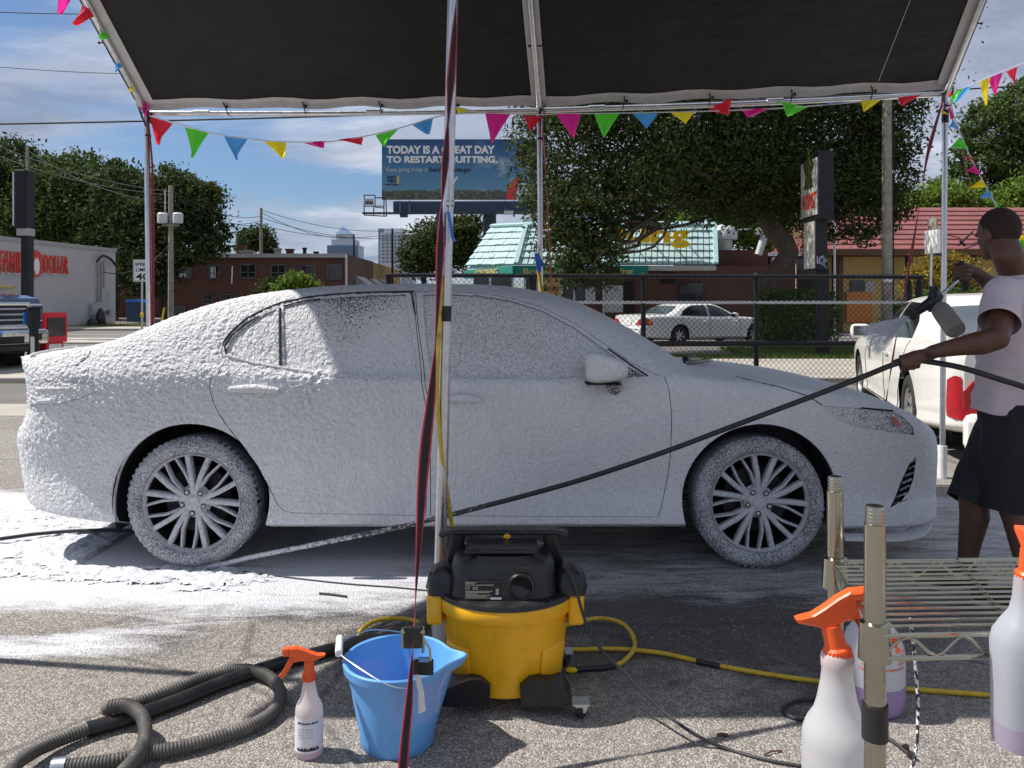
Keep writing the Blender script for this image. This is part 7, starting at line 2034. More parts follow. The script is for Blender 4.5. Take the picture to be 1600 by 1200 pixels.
# ================================================================= SPRAY BOTTLES
def trigger_head(root, base, s=1.0, rz=0.0, tilt=0.0, mat='orange'):
    """orange trigger sprayer; nozzle towards -x before rotation; base = top of the bottle neck"""
    rot = Matrix.Rotation(rz, 3, 'Z') @ Matrix.Rotation(tilt, 3, 'Y')
    base = Vector(base)
    T = lambda v: base + rot @ (Vector(v) * s)
    def put(mb, nm, mt, par=root):
        mb.v = [tuple(T(v)) for v in mb.v]; return mb.build(nm, M[mt], par)
    col = MB().lathe([(.0145, -.016), (.0165, -.015), (.0165, .004), (.0135, .007), (.0125, .028), (.012, .034)], (0, 0, 0), 28, cap=True)
    c_ = put(col, 'collar', mat)
    kn = MB()
    for k in range(24):
        a = 2 * math.pi * k / 24; kn.box((math.cos(a) * .0166, math.sin(a) * .0166, -.006), (.0022, .0022, .017), Matrix.Rotation(a, 3, 'Z'))
    tag(put(kn, 'collar_knurls', mat, c_), kind='stuff')
    body = [(-.052, .050), (-.040, .045), (-.014, .036), (.006, .030), (.016, .036), (.040, .046), (.041, .050), (.022, .051), (.004, .058), (-.018, .068), (-.034, .073), (-.052, .071)]
    mb = MB()
    n = len(body); vs = []
    for y, k in ((-.0095, .86), (-.007, 1), (.007, 1), (.0095, .86)):
        cx = sum(b[0] for b in body) / n; cz = sum(b[1] for b in body) / n
        vs += [(cx + (x - cx) * k, y, cz + (z - cz) * k) for x, z in body]
    fs = [(j * n + i, j * n + (i + 1) % n, (j + 1) * n + (i + 1) % n, (j + 1) * n + i) for j in range(3) for i in range(n)] + [tuple(range(n - 1, -1, -1)), tuple(3 * n + i for i in range(n))]
    mb.add(vs, fs)
    put(mb, 'sprayer_body', mat)
    put(MB().box((-.058, 0, .061), (.016, .021, .021), bev=.003).lathe([(.004, 0), (.0075, .002)], (-.0655, 0, .061), 10, Matrix.Rotation(R(-90), 3, 'Y')), 'nozzle', mat)
    tr = MB()
    path = spline([(-.036, 0, .056), (-.044, 0, .040), (-.056, 0, .018), (-.068, 0, .0), (-.073, 0, -.004)], .004)
    for i in range(len(path) - 1):
        w = .0155 - .005 * i / len(path)
        tr.bar(path[i], path[i + 1] + (path[i + 1] - path[i]) * .25, w, .0085 - .002 * i / len(path), (0, 1, 0))
    put(tr, 'trigger', mat)
    put(MB().lathe([(.0075, -.028), (.0075, 0)], (-.012, 0, .044), 14, Matrix.Rotation(R(80), 3, 'Y'), cap=True), 'piston', mat)
def bottle(name, label, base, prof, bmat, s=1.0, head=True, rz=0.0, cat='spray bottle', tilt=0.0, sx=1.0, sy=1.0, e=None, hs=None):
    base = Vector(base)
    root = thing(name, label, cat, base)
    pr = [(r * s, z * s) for r, z in prof]
    inner = [(max(.001, r - .0016), z + (.002 if i == 0 else 0)) for i, (r, z) in enumerate(pr)]
    if e is None: MB().lathe([(.001, pr[0][1] + .004)] + pr, base, 44, sx=sx, sy=sy).build('bottle', bmat, root)
    else:
        vs, fs = superlathe(base, [(r * sx, r * sy, z) for r, z in pr], 44, e)
        MB().add(vs, fs, True).build('bottle', bmat, root)
    if head: trigger_head(root, base + Vector((0, 0, pr[-1][1])), hs or s * 1.12, rz, tilt)
    return root
PROF = [(.034, 0), (.0375, .003), (.0395, .012), (.0395, .128), (.0385, .138), (.034, .150), (.0265, .162), (.0225, .176), (.0185, .198), (.0172, .212), (.0182, .216), (.0182, .228), (.016, .231), (.0140, .233)]
sb = G(479, 1187); sb.y += .03
b1 = bottle('spray_bottle', 'labelled white spray bottle with an orange trigger standing beside the blue bucket', sb, PROF, bottle_mat('bottle with pale mix', .115, (.78, .74, .72), (.72, .60, .66)), 1.02, rz=R(6))
lab = [(a, z) for a in np.linspace(R(-165), R(-15), 17) for z in (.022, .122)]
def on_bottle(a, z, off=.0009): return sb + Vector((math.cos(a) * (.0403 + off), math.sin(a) * (.0403 + off), z))
lo = MB().add([on_bottle(a, z) for a, z in lab], [(2 * i, 2 * i + 2, 2 * i + 3, 2 * i + 1) for i in range(16)], True).build('paper_label', simple('bottle label', (.72, .69, .75), .6, 0, .04, 20), b1)
def bent_text(body, a0, w, z, h, mt, bold=.03):
    o = text_mesh('label_lettering', body, 1, (0, 0, 0), FACE_CAM, M[mt], lo, w, h, .0002, bold)
    for v in o.data.vertices:
        a = R(a0) + v.co.x / .0412
        v.co = on_bottle(a, z + v.co.z, .0014 + v.co.y * -.5)
bent_text("All Purpose Spray", -128, .066, .108, .008, 'ink', .05)
M['faint_ink'] = simple('faint print', (.42, .40, .50), .7)
for k, (t1, t2) in enumerate((("USES:", "dilute"), ("all interior", "mix to"), ("& exterior", "1 : 10"), ("surfaces", "rinse"))):
    bent_text(t1, -126, .022, .0905 - .008 * k, .0042, 'faint_ink', .0); bent_text(t2, -88, .02, .0905 - .008 * k, .0042, 'faint_ink', .0)
rr = random.Random(3)
mb = MB()
for k in range(46):      # dark printed band of loose shapes
    a = R(-130 + 2.1 * k); w = R(1.6); h = .0045 + rr.random() * .010
    mb.add([on_bottle(a - w, .029, .0013), on_bottle(a + w, .029, .0013), on_bottle(a + w * .4, .029 + h, .0013), on_bottle(a - w * .5, .029 + h * .8, .0013)], [(0, 1, 2, 3)])
mb.build('label_band', M['ink'], lo)

# ================================================================= HOSES AND CORDS
def gp(px, py, z): return G(px, py, z)
def ribbed(name, label, parts, cat='hose', mat='hose_grey'):
    """parts: (points, radius, ribbed?, material)"""
    root = thing(name, label, cat, parts[0][0][0])
    for pts, r, rib, mt, nm in parts:
        sp_ = spline(pts, .0032 if rib else .02)
        rad = [r * (1.0 if (i // 1) % 3 else .86) for i in range(len(sp_))] if rib else r
        MB().tube(sp_, rad, 16).build(nm, M[mt], root)
    return root
rv = .024
ribbed('vacuum_hose', 'dusty ribbed black vacuum hose coiled at the lower left', [
    ([cv + Vector((-.10, .25, .40)), Vector((-.20, 3.20, .22)), gp(640, 995, .05), gp(575, 1000, .03), gp(520, 1014, .03)], rv, True, 'hose_grey', 'hose_section'),
    ([gp(520, 1014, .026), gp(440, 1036, .026), gp(360, 1062, .026), gp(270, 1098, .026), gp(200, 1122, .026), gp(136, 1140, .026)], .0235, False, 'black_plastic', 'wand'),
    ([gp(138, 1140, .026), gp(95, 1155, .03), gp(50, 1176, .04), gp(18, 1204, .04), gp(20, 1250, .03), gp(80, 1262, .03), gp(150, 1240, .03), gp(205, 1192, .04), gp(226, 1155, .055), gp(222, 1120, .07), gp(198, 1102, .075), gp(172, 1104, .07), gp(166, 1111, .055)], .0205, True, 'hose_grey', 'hose_section'),
    ([gp(166, 1106, .03), gp(205, 1100, .04), gp(260, 1080, .04), gp(320, 1058, .04), gp(375, 1046, .035), gp(418, 1056, .03), gp(438, 1082, .026), gp(428, 1110, .026), gp(395, 1132, .026), gp(340, 1152, .026), gp(280, 1168, .026), gp(225, 1178, .026), gp(170, 1190, .026), gp(100, 1198, .026)], .0205, True, 'hose_grey', 'hose_section'),
    ([gp(104, 1197, .026), gp(82, 1199, .026)], .025, False, 'galv', 'hose_cuff')])
def cord(name, label, pts, r, mat, cat='hose', n=8, step=.02, partname='line'):
    root = thing(name, label, cat, pts[0])
    MB().tube(spline(pts, step), r, n).build(partname, M[mat], root)
    return root
cord('power_cord', 'thin black power cord running from the vacuum to the lower right', [cv + Vector((.20, -.10, .455)), cv + Vector((.225, -.14, .42)), P(925, 995, 2.62), P(980, 1055, 2.57), P(1030, 1106, 2.5), P(1080, 1144, 2.42), gp(1130, 1168, .006), gp(1200, 1188, .005), gp(1270, 1200, .005), gp(1360, 1216, .005)], .0052, 'hose_black', 'power cord')
yh = cord('yellow_hose', 'yellow air hose looping behind the vacuum and off to the right', [gp(560, 1030, .012), gp(558, 1005, .02), gp(566, 982, .03), gp(595, 968, .03), gp(640, 968, .02), gp(700, 985, .02), gp(800, 990, .02), gp(880, 978, .02), gp(935, 966, .03), gp(975, 976, .03), gp(992, 1005, .022), gp(980, 1028, .014), gp(955, 1041, .012), gp(900, 1045, .012)], .0085, 'yellow_hose', step=.015, partname='hose_loop')
MB().tube(spline([gp(780, 1012, .01), gp(890, 1015, .01), gp(960, 1014, .01), gp(1030, 1020, .01), gp(1095, 1034, .01), gp(1160, 1047, .01), gp(1250, 1061, .01), gp(1350, 1072, .01), gp(1450, 1079, .01), gp(1545, 1086, .01), gp(1650, 1095, .01)], .03), .0085, 10).build('hose_line', M['yellow_hose'], yh)
MB().tube([gp(1088, 1033, .0105), gp(1125, 1041, .0105)], .0105, 10).build('tape_wrap', M['tape_black'], yh)
MB().tube([gp(900, 1046, .0125), gp(945, 1043, .0125), gp(962, 1040, .0125)], .0098, 10).build('tape_wrap', M['tape_black'], yh)
MB().lathe([(.006, -.02), (.010, -.01), (.010, .01), (.004, .022)], gp(893, 1047, .0125), 10, Matrix.Rotation(R(90), 3, 'Y'), cap=True).build('hose_coupling', M['yellow_sign'], yh)
def blow_gun(label, top, foot_pts, D, k=1.0, handle='blue_plastic'):
    root = thing('air_gun', label, 'air gun', top)
    MB().tube(spline(foot_pts, .03), .0085 * k, 10).build('supply_hose', M['yellow_hose'], root)
    return root
ag = blow_gun('blue handled air gun and yellow hose hanging on the front canopy pole', P(690, 380, 3.10), [P(690, 382, 3.10), P(689, 430, 3.085), P(686, 520, 3.08), P(683, 600, 3.08), P(688, 690, 3.085), P(699, 770, 3.11), P(707, 830, 3.14), P(712, 880, 3.18), P(716, 980, 3.2), gp(700, 985, .02)], 3.1)
MB().prism([(P(x, y, 3.08).x, P(x, y, 3.08).z) for x, y in ((684, 333), (690, 330), (692, 352), (693, 384), (683, 384), (683, 352), (680, 342))], 3.065, 3.09).build('handle', M['billboard_steel'], ag)
MB().tube(spline([P(700, 330, 3.06), P(704, 350, 3.055), P(707, 370, 3.055), P(711, 377, 3.06)], .01), .006, 8).build('trigger', M['blue_plastic'], ag)
MB().tube([P(697, 318, 3.07), P(710, 318, 3.07)], .012, 10).tube([P(703, 332, 3.06), P(706, 290, 3.06), P(715, 276, 3.05)], .0045, 8).build('nozzle_pipe', M['galv'], ag)
MB().tube([P(689, 384, 3.085), P(689, 430, 3.085)], .012, 10).build('hose_sleeve', M['galv'], ag)
ag2 = blow_gun('blue air gun and yellow hose hanging on the middle rear leg', P(840, 400, 6.0), [P(841, 422, 6.02), P(844, 440, 6.02), P(847, 465, 6.02), P(848, 520, 6.02), P(846, 600, 6.02)], 6.0, 1.6)
MB().prism([(P(x, y, 6).x, P(x, y, 6).z) for x, y in ((835, 397), (841, 395), (845, 404), (846, 424), (840, 426), (837, 412))], 5.98, 6.02).build('handle', M['blue_plastic'], ag2)
MB().tube(spline([P(845, 406, 6), P(848, 414, 6), P(851, 417, 6)], .02), .012, 8).build('trigger', M['blue_plastic'], ag2)
MB().tube([P(841, 396, 6), P(843, 384, 6), P(846, 380, 6)], .012, 8).build('nozzle_pipe', M['white_plastic'], ag2)
# black pressure hose: up from under the rear tyre to the man's hand and on past him
HAND = P(1424, 563, 3.46)
ph = cord('pressure_hose', 'long black pressure washer hose stretched across the front of the car', [P(262, 884, 4.03), P(330, 884, 4.02), P(400, 869, 4.0), P(520, 845, 3.96), P(640, 820, 3.92), P(760, 790, 3.86), P(900, 752, 3.79), P(1030, 709, 3.73), P(1150, 664, 3.66), P(1270, 619, 3.58), P(1350, 588, 3.52), P(1395, 570, 3.48), HAND, P(1450, 565, 3.45), P(1500, 574, 3.42), P(1560, 592, 3.38), P(1620, 612, 3.34), P(1720, 655, 3.3)], .0125, 'hose_foamed', partname='hose_line', n=10)
MB().tube(spline([gp(-120, 858, .033), gp(0, 842, .033), gp(60, 834, .033), gp(130, 829, .033), gp(205, 829, .033), gp(300, 835, .03)], .03), .0105, 8).build('hose_tail', M['hose_black'], ph)
cord('thin_cable', 'thin dark cable lying across the wet ground left of the vacuum', [gp(380, 893, .004), gp(450, 902, .004), gp(540, 912, .004), gp(620, 918, .004), gp(690, 925, .004)], .0035, 'hose_black', 'cable')
cord('snapped_tie', 'short black broken tie lying on the dry gravel', [gp(499, 927, .006), gp(520, 929, .006), gp(542, 932, .006)], .005, 'hose_black', 'cable tie')
cord('loose_cord', 'black and white cord curling on the ground under the shelf', [gp(1290, 1092, .006), gp(1250, 1094, .006), gp(1228, 1103, .006), gp(1224, 1112, .006), gp(1240, 1122, .006), gp(1275, 1128, .006), gp(1330, 1136, .006), gp(1380, 1150, .006), gp(1408, 1168, .008), gp(1424, 1182, .008)], .0055, 'hose_black', 'cord')
MB().box(gp(1424, 1180, .012), (.012, .022, .018), Matrix.Rotation(.5, 3, 'Z'), .003).box(gp(1415, 1168, .012), (.02, .014, .016), Matrix.Rotation(.5, 3, 'Z'), .003).build('cord_end', M['black_plastic'], bpy.data.objects['loose_cord'])
for i, (a, b, c) in enumerate((((1195, 1180), (1205, 1174), (1222, 1173)), ((1120, 1149), (1128, 1147), (1137, 1149)))):
    cord('dry_twig', ('small brown dry twig on the gravel beside the cord end', 'dark leaf scrap on the gravel near the power cord')[i], [gp(*a, .004), gp(*b, .008), gp(*c, .004)], .0028 if i == 0 else .005, 'brown_post', 'twig')
rngp = np.random.default_rng(8)       # loose grains of the worn surface
n = 9000
yy = rngp.uniform(2.1, 3.4, n); xx = rngp.uniform(-.68, .68, n) * yy; rr_ = rngp.uniform(.0016, .0038, n) * (1 + .35 * (rngp.random(n) > .93))
ang = rngp.uniform(0, 6.28, n)
base4 = np.array([[1, 0, .1], [-.5, .86, .1], [-.5, -.86, .1], [0.1, 0.05, 1.15]])
cA, sA = np.cos(ang)[:, None], np.sin(ang)[:, None]
Vx = (base4[None, :, 0] * cA - base4[None, :, 1] * sA) * rr_[:, None] + xx[:, None]; Vy = (base4[None, :, 0] * sA + base4[None, :, 1] * cA) * rr_[:, None] + yy[:, None]
Vz = np.repeat(base4[None, :, 2], n, 0) * rr_[:, None] * .8 - .0004
V = np.stack([Vx, Vy, Vz], -1).reshape(-1, 3)
F = (np.arange(n)[:, None, None] * 4 + np.array([[0, 1, 3], [1, 2, 3], [2, 0, 3]])[None]).reshape(-1, 3)
t = NT('loose grain'); rd = t.geo.outputs["Random Per Island"]
M['grain'] = t.done(t.bsdf(t.ramp(rd, [(0, (.09, .075, .065)), (.5, (.30, .26, .22)), (1, (.62, .57, .5))]), .85))
tag(link('gravel', np_mesh('gravel', V, F), M['grain']), kind='stuff')

# ================================================================= WIRE SHELF AND ITS BOTTLES
sh = thing('wire_shelf', 'zinc wire shelving unit at the lower right corner', 'shelf', (.6, 1.1, 0))
pF, pB = P(1367, 0, .965), P(1305, 0, 1.325)
def sh_post(px, py_top, D, r, mat='zinc'):
    x = P(px, 0, D).x; zt_ = P(px, py_top, D).z
    po = MB().lathe([(r, 0), (r, zt_ - .022), (r * .86, zt_ - .021), (r * .86, zt_ - .002), (r * .8, zt_), (.001, zt_)], (x, D, 0), 28).build('post', M[mat], sh)
    z = zt_ - .022
    thd = MB()
    for k in range(4): thd.lathe([(r * .87, -.0012), (r * .92, 0), (r * .87, .0012)], (x, D, zt_ - .004 - .0045 * k), 24)
    thd.build('post_thread', M[mat], po)
    gv = MB(); z = zt_ - .03
    while z > .05:
        z -= .0254 * 1.02
        gv.lathe([(r * 1.0, -.0012), (r * 1.012, -.0008), (r * 1.012, .0008), (r, .0012)], (x, D, z), 24)
    tag(gv.build('post_grooves', M[mat], po), kind='stuff')
    return x, zt_
fx, fz = sh_post(1367, 790, .965, .0125)
bx_, bz = sh_post(1305, 744, 1.205, .0118)
rx_, _ = sh_post(2000, 790, .985, .0125); rbx, _ = sh_post(1900, 744, 1.225, .0118)
zF, zB = P(0, 990, .95).z, P(0, 886, 1.325).z
ZSH = .950
def w(a, b, r, nm='wire', mt='zinc', step=None):
    return MB().tube([a, b] if step is None else spline([a, b], step), r, 8).build(nm, M[mt], sh)
for (x, y) in ((fx, .965), (bx_, 1.205), (rx_, .985), (rbx, 1.225)):
    MB().lathe([(.0128, .012), (.0175, .010), (.0195, -.034), (.0128, -.036)], (x, y, ZSH), 24).build('collar', M['zinc'], sh)
MB().tube([Vector((fx, .965, ZSH - .088)), Vector((fx, .965, ZSH - .055 - .075))], .0152, 20).build('tape_sleeve', M['tape_black'], sh)
A0, B0 = Vector((fx, .950, ZSH)), Vector((rx_, .97, ZSH)); A1, B1 = Vector((bx_, 1.22, ZSH)), Vector((rbx, 1.24, ZSH))
w(A0, B0, .0030, 'edge_wire'); w(A1, B1, .0030, 'edge_wire'); w(A0, A1, .003, 'edge_wire'); w(B0, B1, .003, 'edge_wire')
dn = Vector((0, 0, -.027))
w(A0 + dn, B0 + dn, .003, 'edge_wire'); w(A1 + dn, B1 + dn, .003, 'edge_wire'); w(A0 + dn, A1 + dn, .003, 'edge_wire')
for a, b in ((A0, B0), (A1, B1), (A0, A1)):
    L = (b - a).length; m = int(L / .032); z = []
    for k in range(m + 1):
        p = a.lerp(b, k / m) + (Vector((0, 0, -.002)) if k % 2 else dn + Vector((0, 0, .002)))
        z.append(p)
    MB().tube(spline(z, .01), .0021, 6).build('truss_wire', M['zinc'], sh)
for k in range(1, 15):
    w(A0.lerp(A1, k / 15) + Vector((0, 0, .004)), B0.lerp(B1, k / 15) + Vector((0, 0, .004)), .0017, 'deck_wire')
for f in (.33, .72):
    w(A0.lerp(B0, f), A1.lerp(B1, f), .003, 'brace_wire')
mb = MB().tube(spline([Vector((fx + .06, 1.0, ZSH)), Vector((fx + .075, 1.02, ZSH - .05)), Vector((fx + .08, 1.02, ZSH - .13)), Vector((fx + .06, 1.0, ZSH - .19)), Vector((fx + .01, .99, ZSH - .215))], .006), .0022, 6)
r_ = thing('braided_cord', 'thin black and white braided cord hanging from the wire shelf', 'cord', (fx + .06, 1.0, ZSH)); 
t = NT('braid'); ck = t.voronoi(t.mapping(t.obj, (300, 300, 170)), 1.0, 'F1', 'Color'); sc_ = t.n.new("ShaderNodeSeparateColor"); t.l.new(ck, sc_.inputs[0])
M['braid'] = t.done(t.bsdf(t.ramp(sc_.outputs[0], [(.5, .03), (.55, .7)]), .8)); mb.build('braid', M['braid'], r_)
# the bottles hang from the shelf by their trigger heads
bl_z = P(0, 1020, 1.02).z
pL = P(1308, 1018, 1.07)
bottle('spray_bottle', 'large cloudy white spray bottle hanging at the left end of the wire shelf', (pL.x, 1.07, pL.z - .232 * 1.14), PROF, bottle_mat('cloudy bottle', None, (.72, .72, .73)), 1.14, rz=R(172), tilt=R(14), hs=1.05)
pJ = G(1364, 1104); RJ = .098
JP = [(.070, 0), (.088, .006), (.096, .025), (.098, .06), (.098, .17), (.095, .205), (.082, .245), (.058, .278), (.036, .295), (.026, .300), (.026, .312)]
jz = 0.0
jg = bottle('detergent_jug', 'round white jug with purple liquid and orange print behind the front shelf post', pJ, JP, bottle_mat('jug with purple', .095, (.80, .80, .83), (.50, .38, .62)), 1.0, head=False, cat='jug')
MB().lathe([(.030, .308), (.031, .312), (.031, .332), (.028, .336), (.001, .336)], pJ, 24).build('cap', M['orange'], jg)
MB().tube(spline([pJ + Vector((.0, .05, .285)), pJ + Vector((.0, .085, .30)), pJ + Vector((0, .115, .26)), pJ + Vector((0, .10, .19))], .02), .011, 10).build('jug_handle', M['white_plastic'], jg)
def jtext(body, dx, dz, w_, h_):
    o = text_mesh('jug_lettering', body, 1, (0, 0, 0), FACE_CAM, M['jug_print'], jg, w_, h_, .0002, .03)
    for v in o.data.vertices:
        a = R(-90) + (dx + v.co.x) * 1.72 / .098
        v.co = Vector((pJ.x + math.cos(a) * .0986, pJ.y + math.sin(a) * .0986, .03 + (dz + v.co.z) * 1.42))
M['jug_print'] = simple('orange print', (.80, .22, .08), .6)
for k, (t1, t2) in enumerate((("DIRECTIONS", "CAUTION"), ("shake well", "keep from"), ("spray on", "eyes and"), ("wipe dry", "children"))):
    jtext(t1, -.046, .128 - .009 * k, .026, .0065); jtext(t2, .024, .130 - .009 * k, .022, .0065)
jtext("! DANGER", -.05, .088, .035, .008); jtext("WARNING", -.008, .091, .05, .007)
mb = MB(); n = 16
vs = [Vector((pJ.x + math.cos(R(-62) + .13 * math.cos(2 * math.pi * k / n)) * .0925, pJ.y + math.sin(R(-62) + .13 * math.cos(2 * math.pi * k / n)) * .0925, .222 + .010 * math.sin(2 * math.pi * k / n))) for k in range(n)]
mb.add(vs, [tuple(range(n))]).build('jug_emblem', M['jug_print'], jg)
pR = P(1606, 1000, .93)
RP = [(.034, 0), (.040, .004), (.0415, .02), (.042, .10), (.043, .155), (.040, .172), (.030, .192), (.0225, .205), (.019, .225), (.0175, .252), (.0165, .258)]
rz_ = P(0, 1166, .93).z
bottle('spray_bottle', 'clear spray bottle with purple liquid hanging at the right end of the wire shelf', (P(1610, 0, .93).x, .93, rz_), RP, bottle_mat('clear bottle with purple', rz_ + .030, (.62, .64, .69), (.58, .52, .64)), .77, rz=R(75), sx=1.25, sy=.9, e=.7, tilt=R(-6), hs=.92)
# sprayer gun of a further bottle seen right of the front post
# ================================================================= THE MAN WITH THE FOAM GUN
def capsule(mb, a, b, ra, rb, n=14):
    a, b = Vector(a), Vector(b)
    d = (b - a); L = d.length
    d = d / L if L > 1e-6 else Vector((0, 0, 1))
    pts, rad = [], []
    for k in range(6):
        t = math.pi / 2 * (1 - k / 5); pts.append(a - d * ra * math.sin(t)); rad.append(max(1e-4, ra * math.cos(t)))
    for k in range(1, 4): pts.append(a + d * L * k / 4); rad.append(ra + (rb - ra) * k / 4)
    for k in range(6):
        t = math.pi / 2 * k / 5; pts.append(b + d * rb * math.sin(t)); rad.append(max(1e-4, rb * math.cos(t)))
    mb.tube(pts, rad, n)
def chain(mb, pts, rad, n=14):
    for i in range(len(pts) - 1): capsule(mb, pts[i], pts[i + 1], rad[i], rad[i + 1], n)
def ellip(mb, c, r, rot=None, n=20):
    c = Vector(c); vs = []
    m = n // 2
    for i in range(m + 1):
        ph = -math.pi / 2 + math.pi * i / m
        for k in range(n):
            th = 2 * math.pi * k / n
            v = Vector((r[0] * math.cos(ph) * math.cos(th), r[1] * math.cos(ph) * math.sin(th), r[2] * math.sin(ph)))
            vs.append(c + (rot @ v if rot is not None else v))
    mb.add(vs, [(i * n + k, i * n + (k + 1) % n, (i + 1) * n + (k + 1) % n, (i + 1) * n + k) for i in range(m) for k in range(n)], True)
def fused(name, mb, voxel, smooth, mat, parent, post=None):
    """weld overlapping volumes into one continuous skin"""
    me = bpy.data.meshes.new(name); me.from_pydata(mb.v, [], mb.f); me.update()
    bm = bmesh.new(); bm.from_mesh(me); bmesh.ops.remove_doubles(bm, verts=bm.verts, dist=1e-5); bmesh.ops.recalc_face_normals(bm, faces=bm.faces); bm.to_mesh(me); bm.free()
    o = bpy.data.objects.new(name, me); COL.objects.link(o)
    r = o.modifiers.new("r", 'REMESH'); r.mode = 'VOXEL'; r.voxel_size = voxel
    sm = o.modifiers.new("s", 'SMOOTH'); sm.factor = .5; sm.iterations = smooth
    dg = bpy.context.evaluated_depsgraph_get(); dg.update()
    m2 = bpy.data.meshes.new_from_object(o.evaluated_get(dg))
    bpy.data.objects.remove(o); bpy.data.meshes.remove(me)
    m2.name = name
    if post: post(m2)
    m2.polygons.foreach_set("use_smooth", np.ones(len(m2.polygons), bool)); m2.update()
    return link(name, m2, mat, parent)

man = thing('person', 'man in a mauve grey t-shirt and black shorts spraying foam and holding the black hose', 'person', (P(1590, 0, 3.62).x, 3.62, 0))
fd_ = Vector((-.82, .57, 0)).normalized(); lf_ = Vector((-fd_.y, fd_.x, 0))
UP = Vector((0, 0, 1))
pel = P(1588, 628, 3.62)
B_ = MB()
# head, turned a little further away from us than the chest
hf = Vector((-.19, .98, -.10)).normalized(); hl_ = Vector((-hf.y, hf.x, 0)).normalized(); hu = hf.cross(hl_) * -1
hu = hl_.cross(hf) * -1 if hl_.cross(hf).z < 0 else hl_.cross(hf)
HR = Matrix((hf, hl_, hu)).transposed()
hc = P(1559, 366, 3.62)
H = lambda x, y, z: hc + HR @ Vector((x, y, z))
ellip(B_, H(-.012, 0, .022), (.098, .076, .097), HR, 28)
ellip(B_, H(.032, 0, -.045), (.056, .053, .070), HR, 22)
ellip(B_, H(.060, 0, -.088), (.030, .032, .024), HR)
ellip(B_, H(.076, 0, .025), (.018, .042, .014), HR)
capsule(B_, H(.088, 0, .012), H(.106, 0, -.022), .010, .015); ellip(B_, H(.096, .012, -.026), (.011, .010, .009), HR); ellip(B_, H(.096, -.012, -.026), (.011, .010, .009), HR)
for z in (-.053, -.066): ellip(B_, H(.086, 0, z), (.012, .026, .0075), HR)
for sy in (-1, 1):
    ellip(B_, H(.082, sy * .032, .008), (.012, .016, .010), HR)
    ellip(B_, H(-.012, sy * .078, -.012), (.022, .007, .034), HR @ Matrix.Rotation(sy * .35, 3, 'Z'))
    ellip(B_, H(-.006, sy * .081, -.034), (.011, .006, .012), HR)
    ellip(B_, H(.052, sy * .040, -.020), (.022, .014, .018), HR)
nb_ = P(1590, 432, 3.63)
chain(B_, [H(-.028, 0, -.05), H(-.045, 0, -.10), nb_ + Vector((0, 0, .0)), nb_ + Vector((.01, .0, -.08))], [.063, .064, .072, .090])
# torso core
ch = P(1598, 505, 3.64)
ellip(B_, ch, (.105, .165, .18), Matrix((fd_, lf_, UP)).transposed())
capsule(B_, ch - UP * .1, pel, .112, .118)
# near (left) arm reaching to the hose
shl, elb, wri = P(1566, 462, 3.47), P(1558, 529, 3.30), P(1460, 549, 3.40)
chain(B_, [ch + lf_ * .12 + UP * .10, shl, shl.lerp(elb, .5) + Vector((.004, 0, 0)), elb], [.075, .064, .056, .046])
chain(B_, [elb, elb.lerp(wri, .25) + Vector((0, 0, -.004)), elb.lerp(wri, .6), wri], [.047, .051, .040, .029])
# hand: the back of the hand above the hose, four fingers closing round it, thumb along it
ax = (P(1395, 570, 3.48) - P(1450, 565, 3.45)).normalized()
hz = lambda px: P(1450, 565, 3.45).lerp(P(1395, 570, 3.48), (1450 - px) / 55)
camd = Vector((0, -1, 0)); hup = ax.cross(camd).normalized(); hup = hup if hup.z > 0 else -hup
palm_c = hz(1431) + hup * .024 + camd * .006
chain(B_, [wri, palm_c + ax * -.045 + hup * .006, palm_c + ax * .004, palm_c + ax * .036 + hup * -.002], [.030, .029, .030, .023])
capsule(B_, palm_c + ax * -.03 + camd * .012 - hup * .004, palm_c + ax * .034 + camd * .012 - hup * .006, .022, .020)
for i, (px, ln, r) in enumerate(((1408.5, 1.0, .0098), (1416.5, 1.06, .0102), (1424.5, 1.0, .0098), (1432, .86, .0086))):
    o_ = hz(px)
    pts = []
    for a, rr2 in ((78, .032), (38, .031), (-2, .0285), (-48, .0255), (-100, .0225), (-150, .0215)):
        a_ = a if ln >= 1 else a * .95
        pts.append(o_ + hup * math.sin(R(a_)) * rr2 * (1.0 if a > 0 else ln) + camd * math.cos(R(a_)) * rr2 + ax * (.004 * math.cos(R(a_))))
    chain(B_, pts, [r * 1.12, r * 1.12, r * 1.04, r * 1.06, r * .95, r * .82], 10)
chain(B_, [palm_c + ax * .0 - camd * .012, hz(1414) + hup * .014 - camd * .021, hz(1403) + hup * .012 - camd * .012, hz(1395.5) + hup * .010 + camd * .002], [.017, .0145, .0115, .0095], 10)
# far (right) arm raised in front of the chest, hand on the gun grip
shr, elr, wrr = ch - lf_ * .18 + UP * .11, P(1580, 470, 4.02), P(1527, 428, 4.02)
chain(B_, [ch - lf_ * .10 + UP * .10, shr, elr], [.07, .060, .046])
chain(B_, [elr, elr.lerp(wrr, .4), wrr], [.046, .048, .031])
GR = P(1505, 424, 4.02)           # grip
chain(B_, [wrr, GR + Vector((.022, 0, .012))], [.032, .030])
for i in range(4):
    o_ = GR + Vector((-.004 - .004 * i, 0, .024 - .021 * i))
    chain(B_, [o_ + Vector((.03, -.028, .0)), o_ + Vector((.004, -.036, -.002)), o_ + Vector((-.026, -.030, -.004)), o_ + Vector((-.036, -.006, -.004)), o_ + Vector((-.026, .016, -.004))], [.0115, .0112, .0108, .010, .0085], 10)
chain(B_, [GR + Vector((.03, .018, .02)), GR + Vector((.0, .034, .034)), GR + Vector((-.026, .028, .036))], [.014, .012, .010], 10)
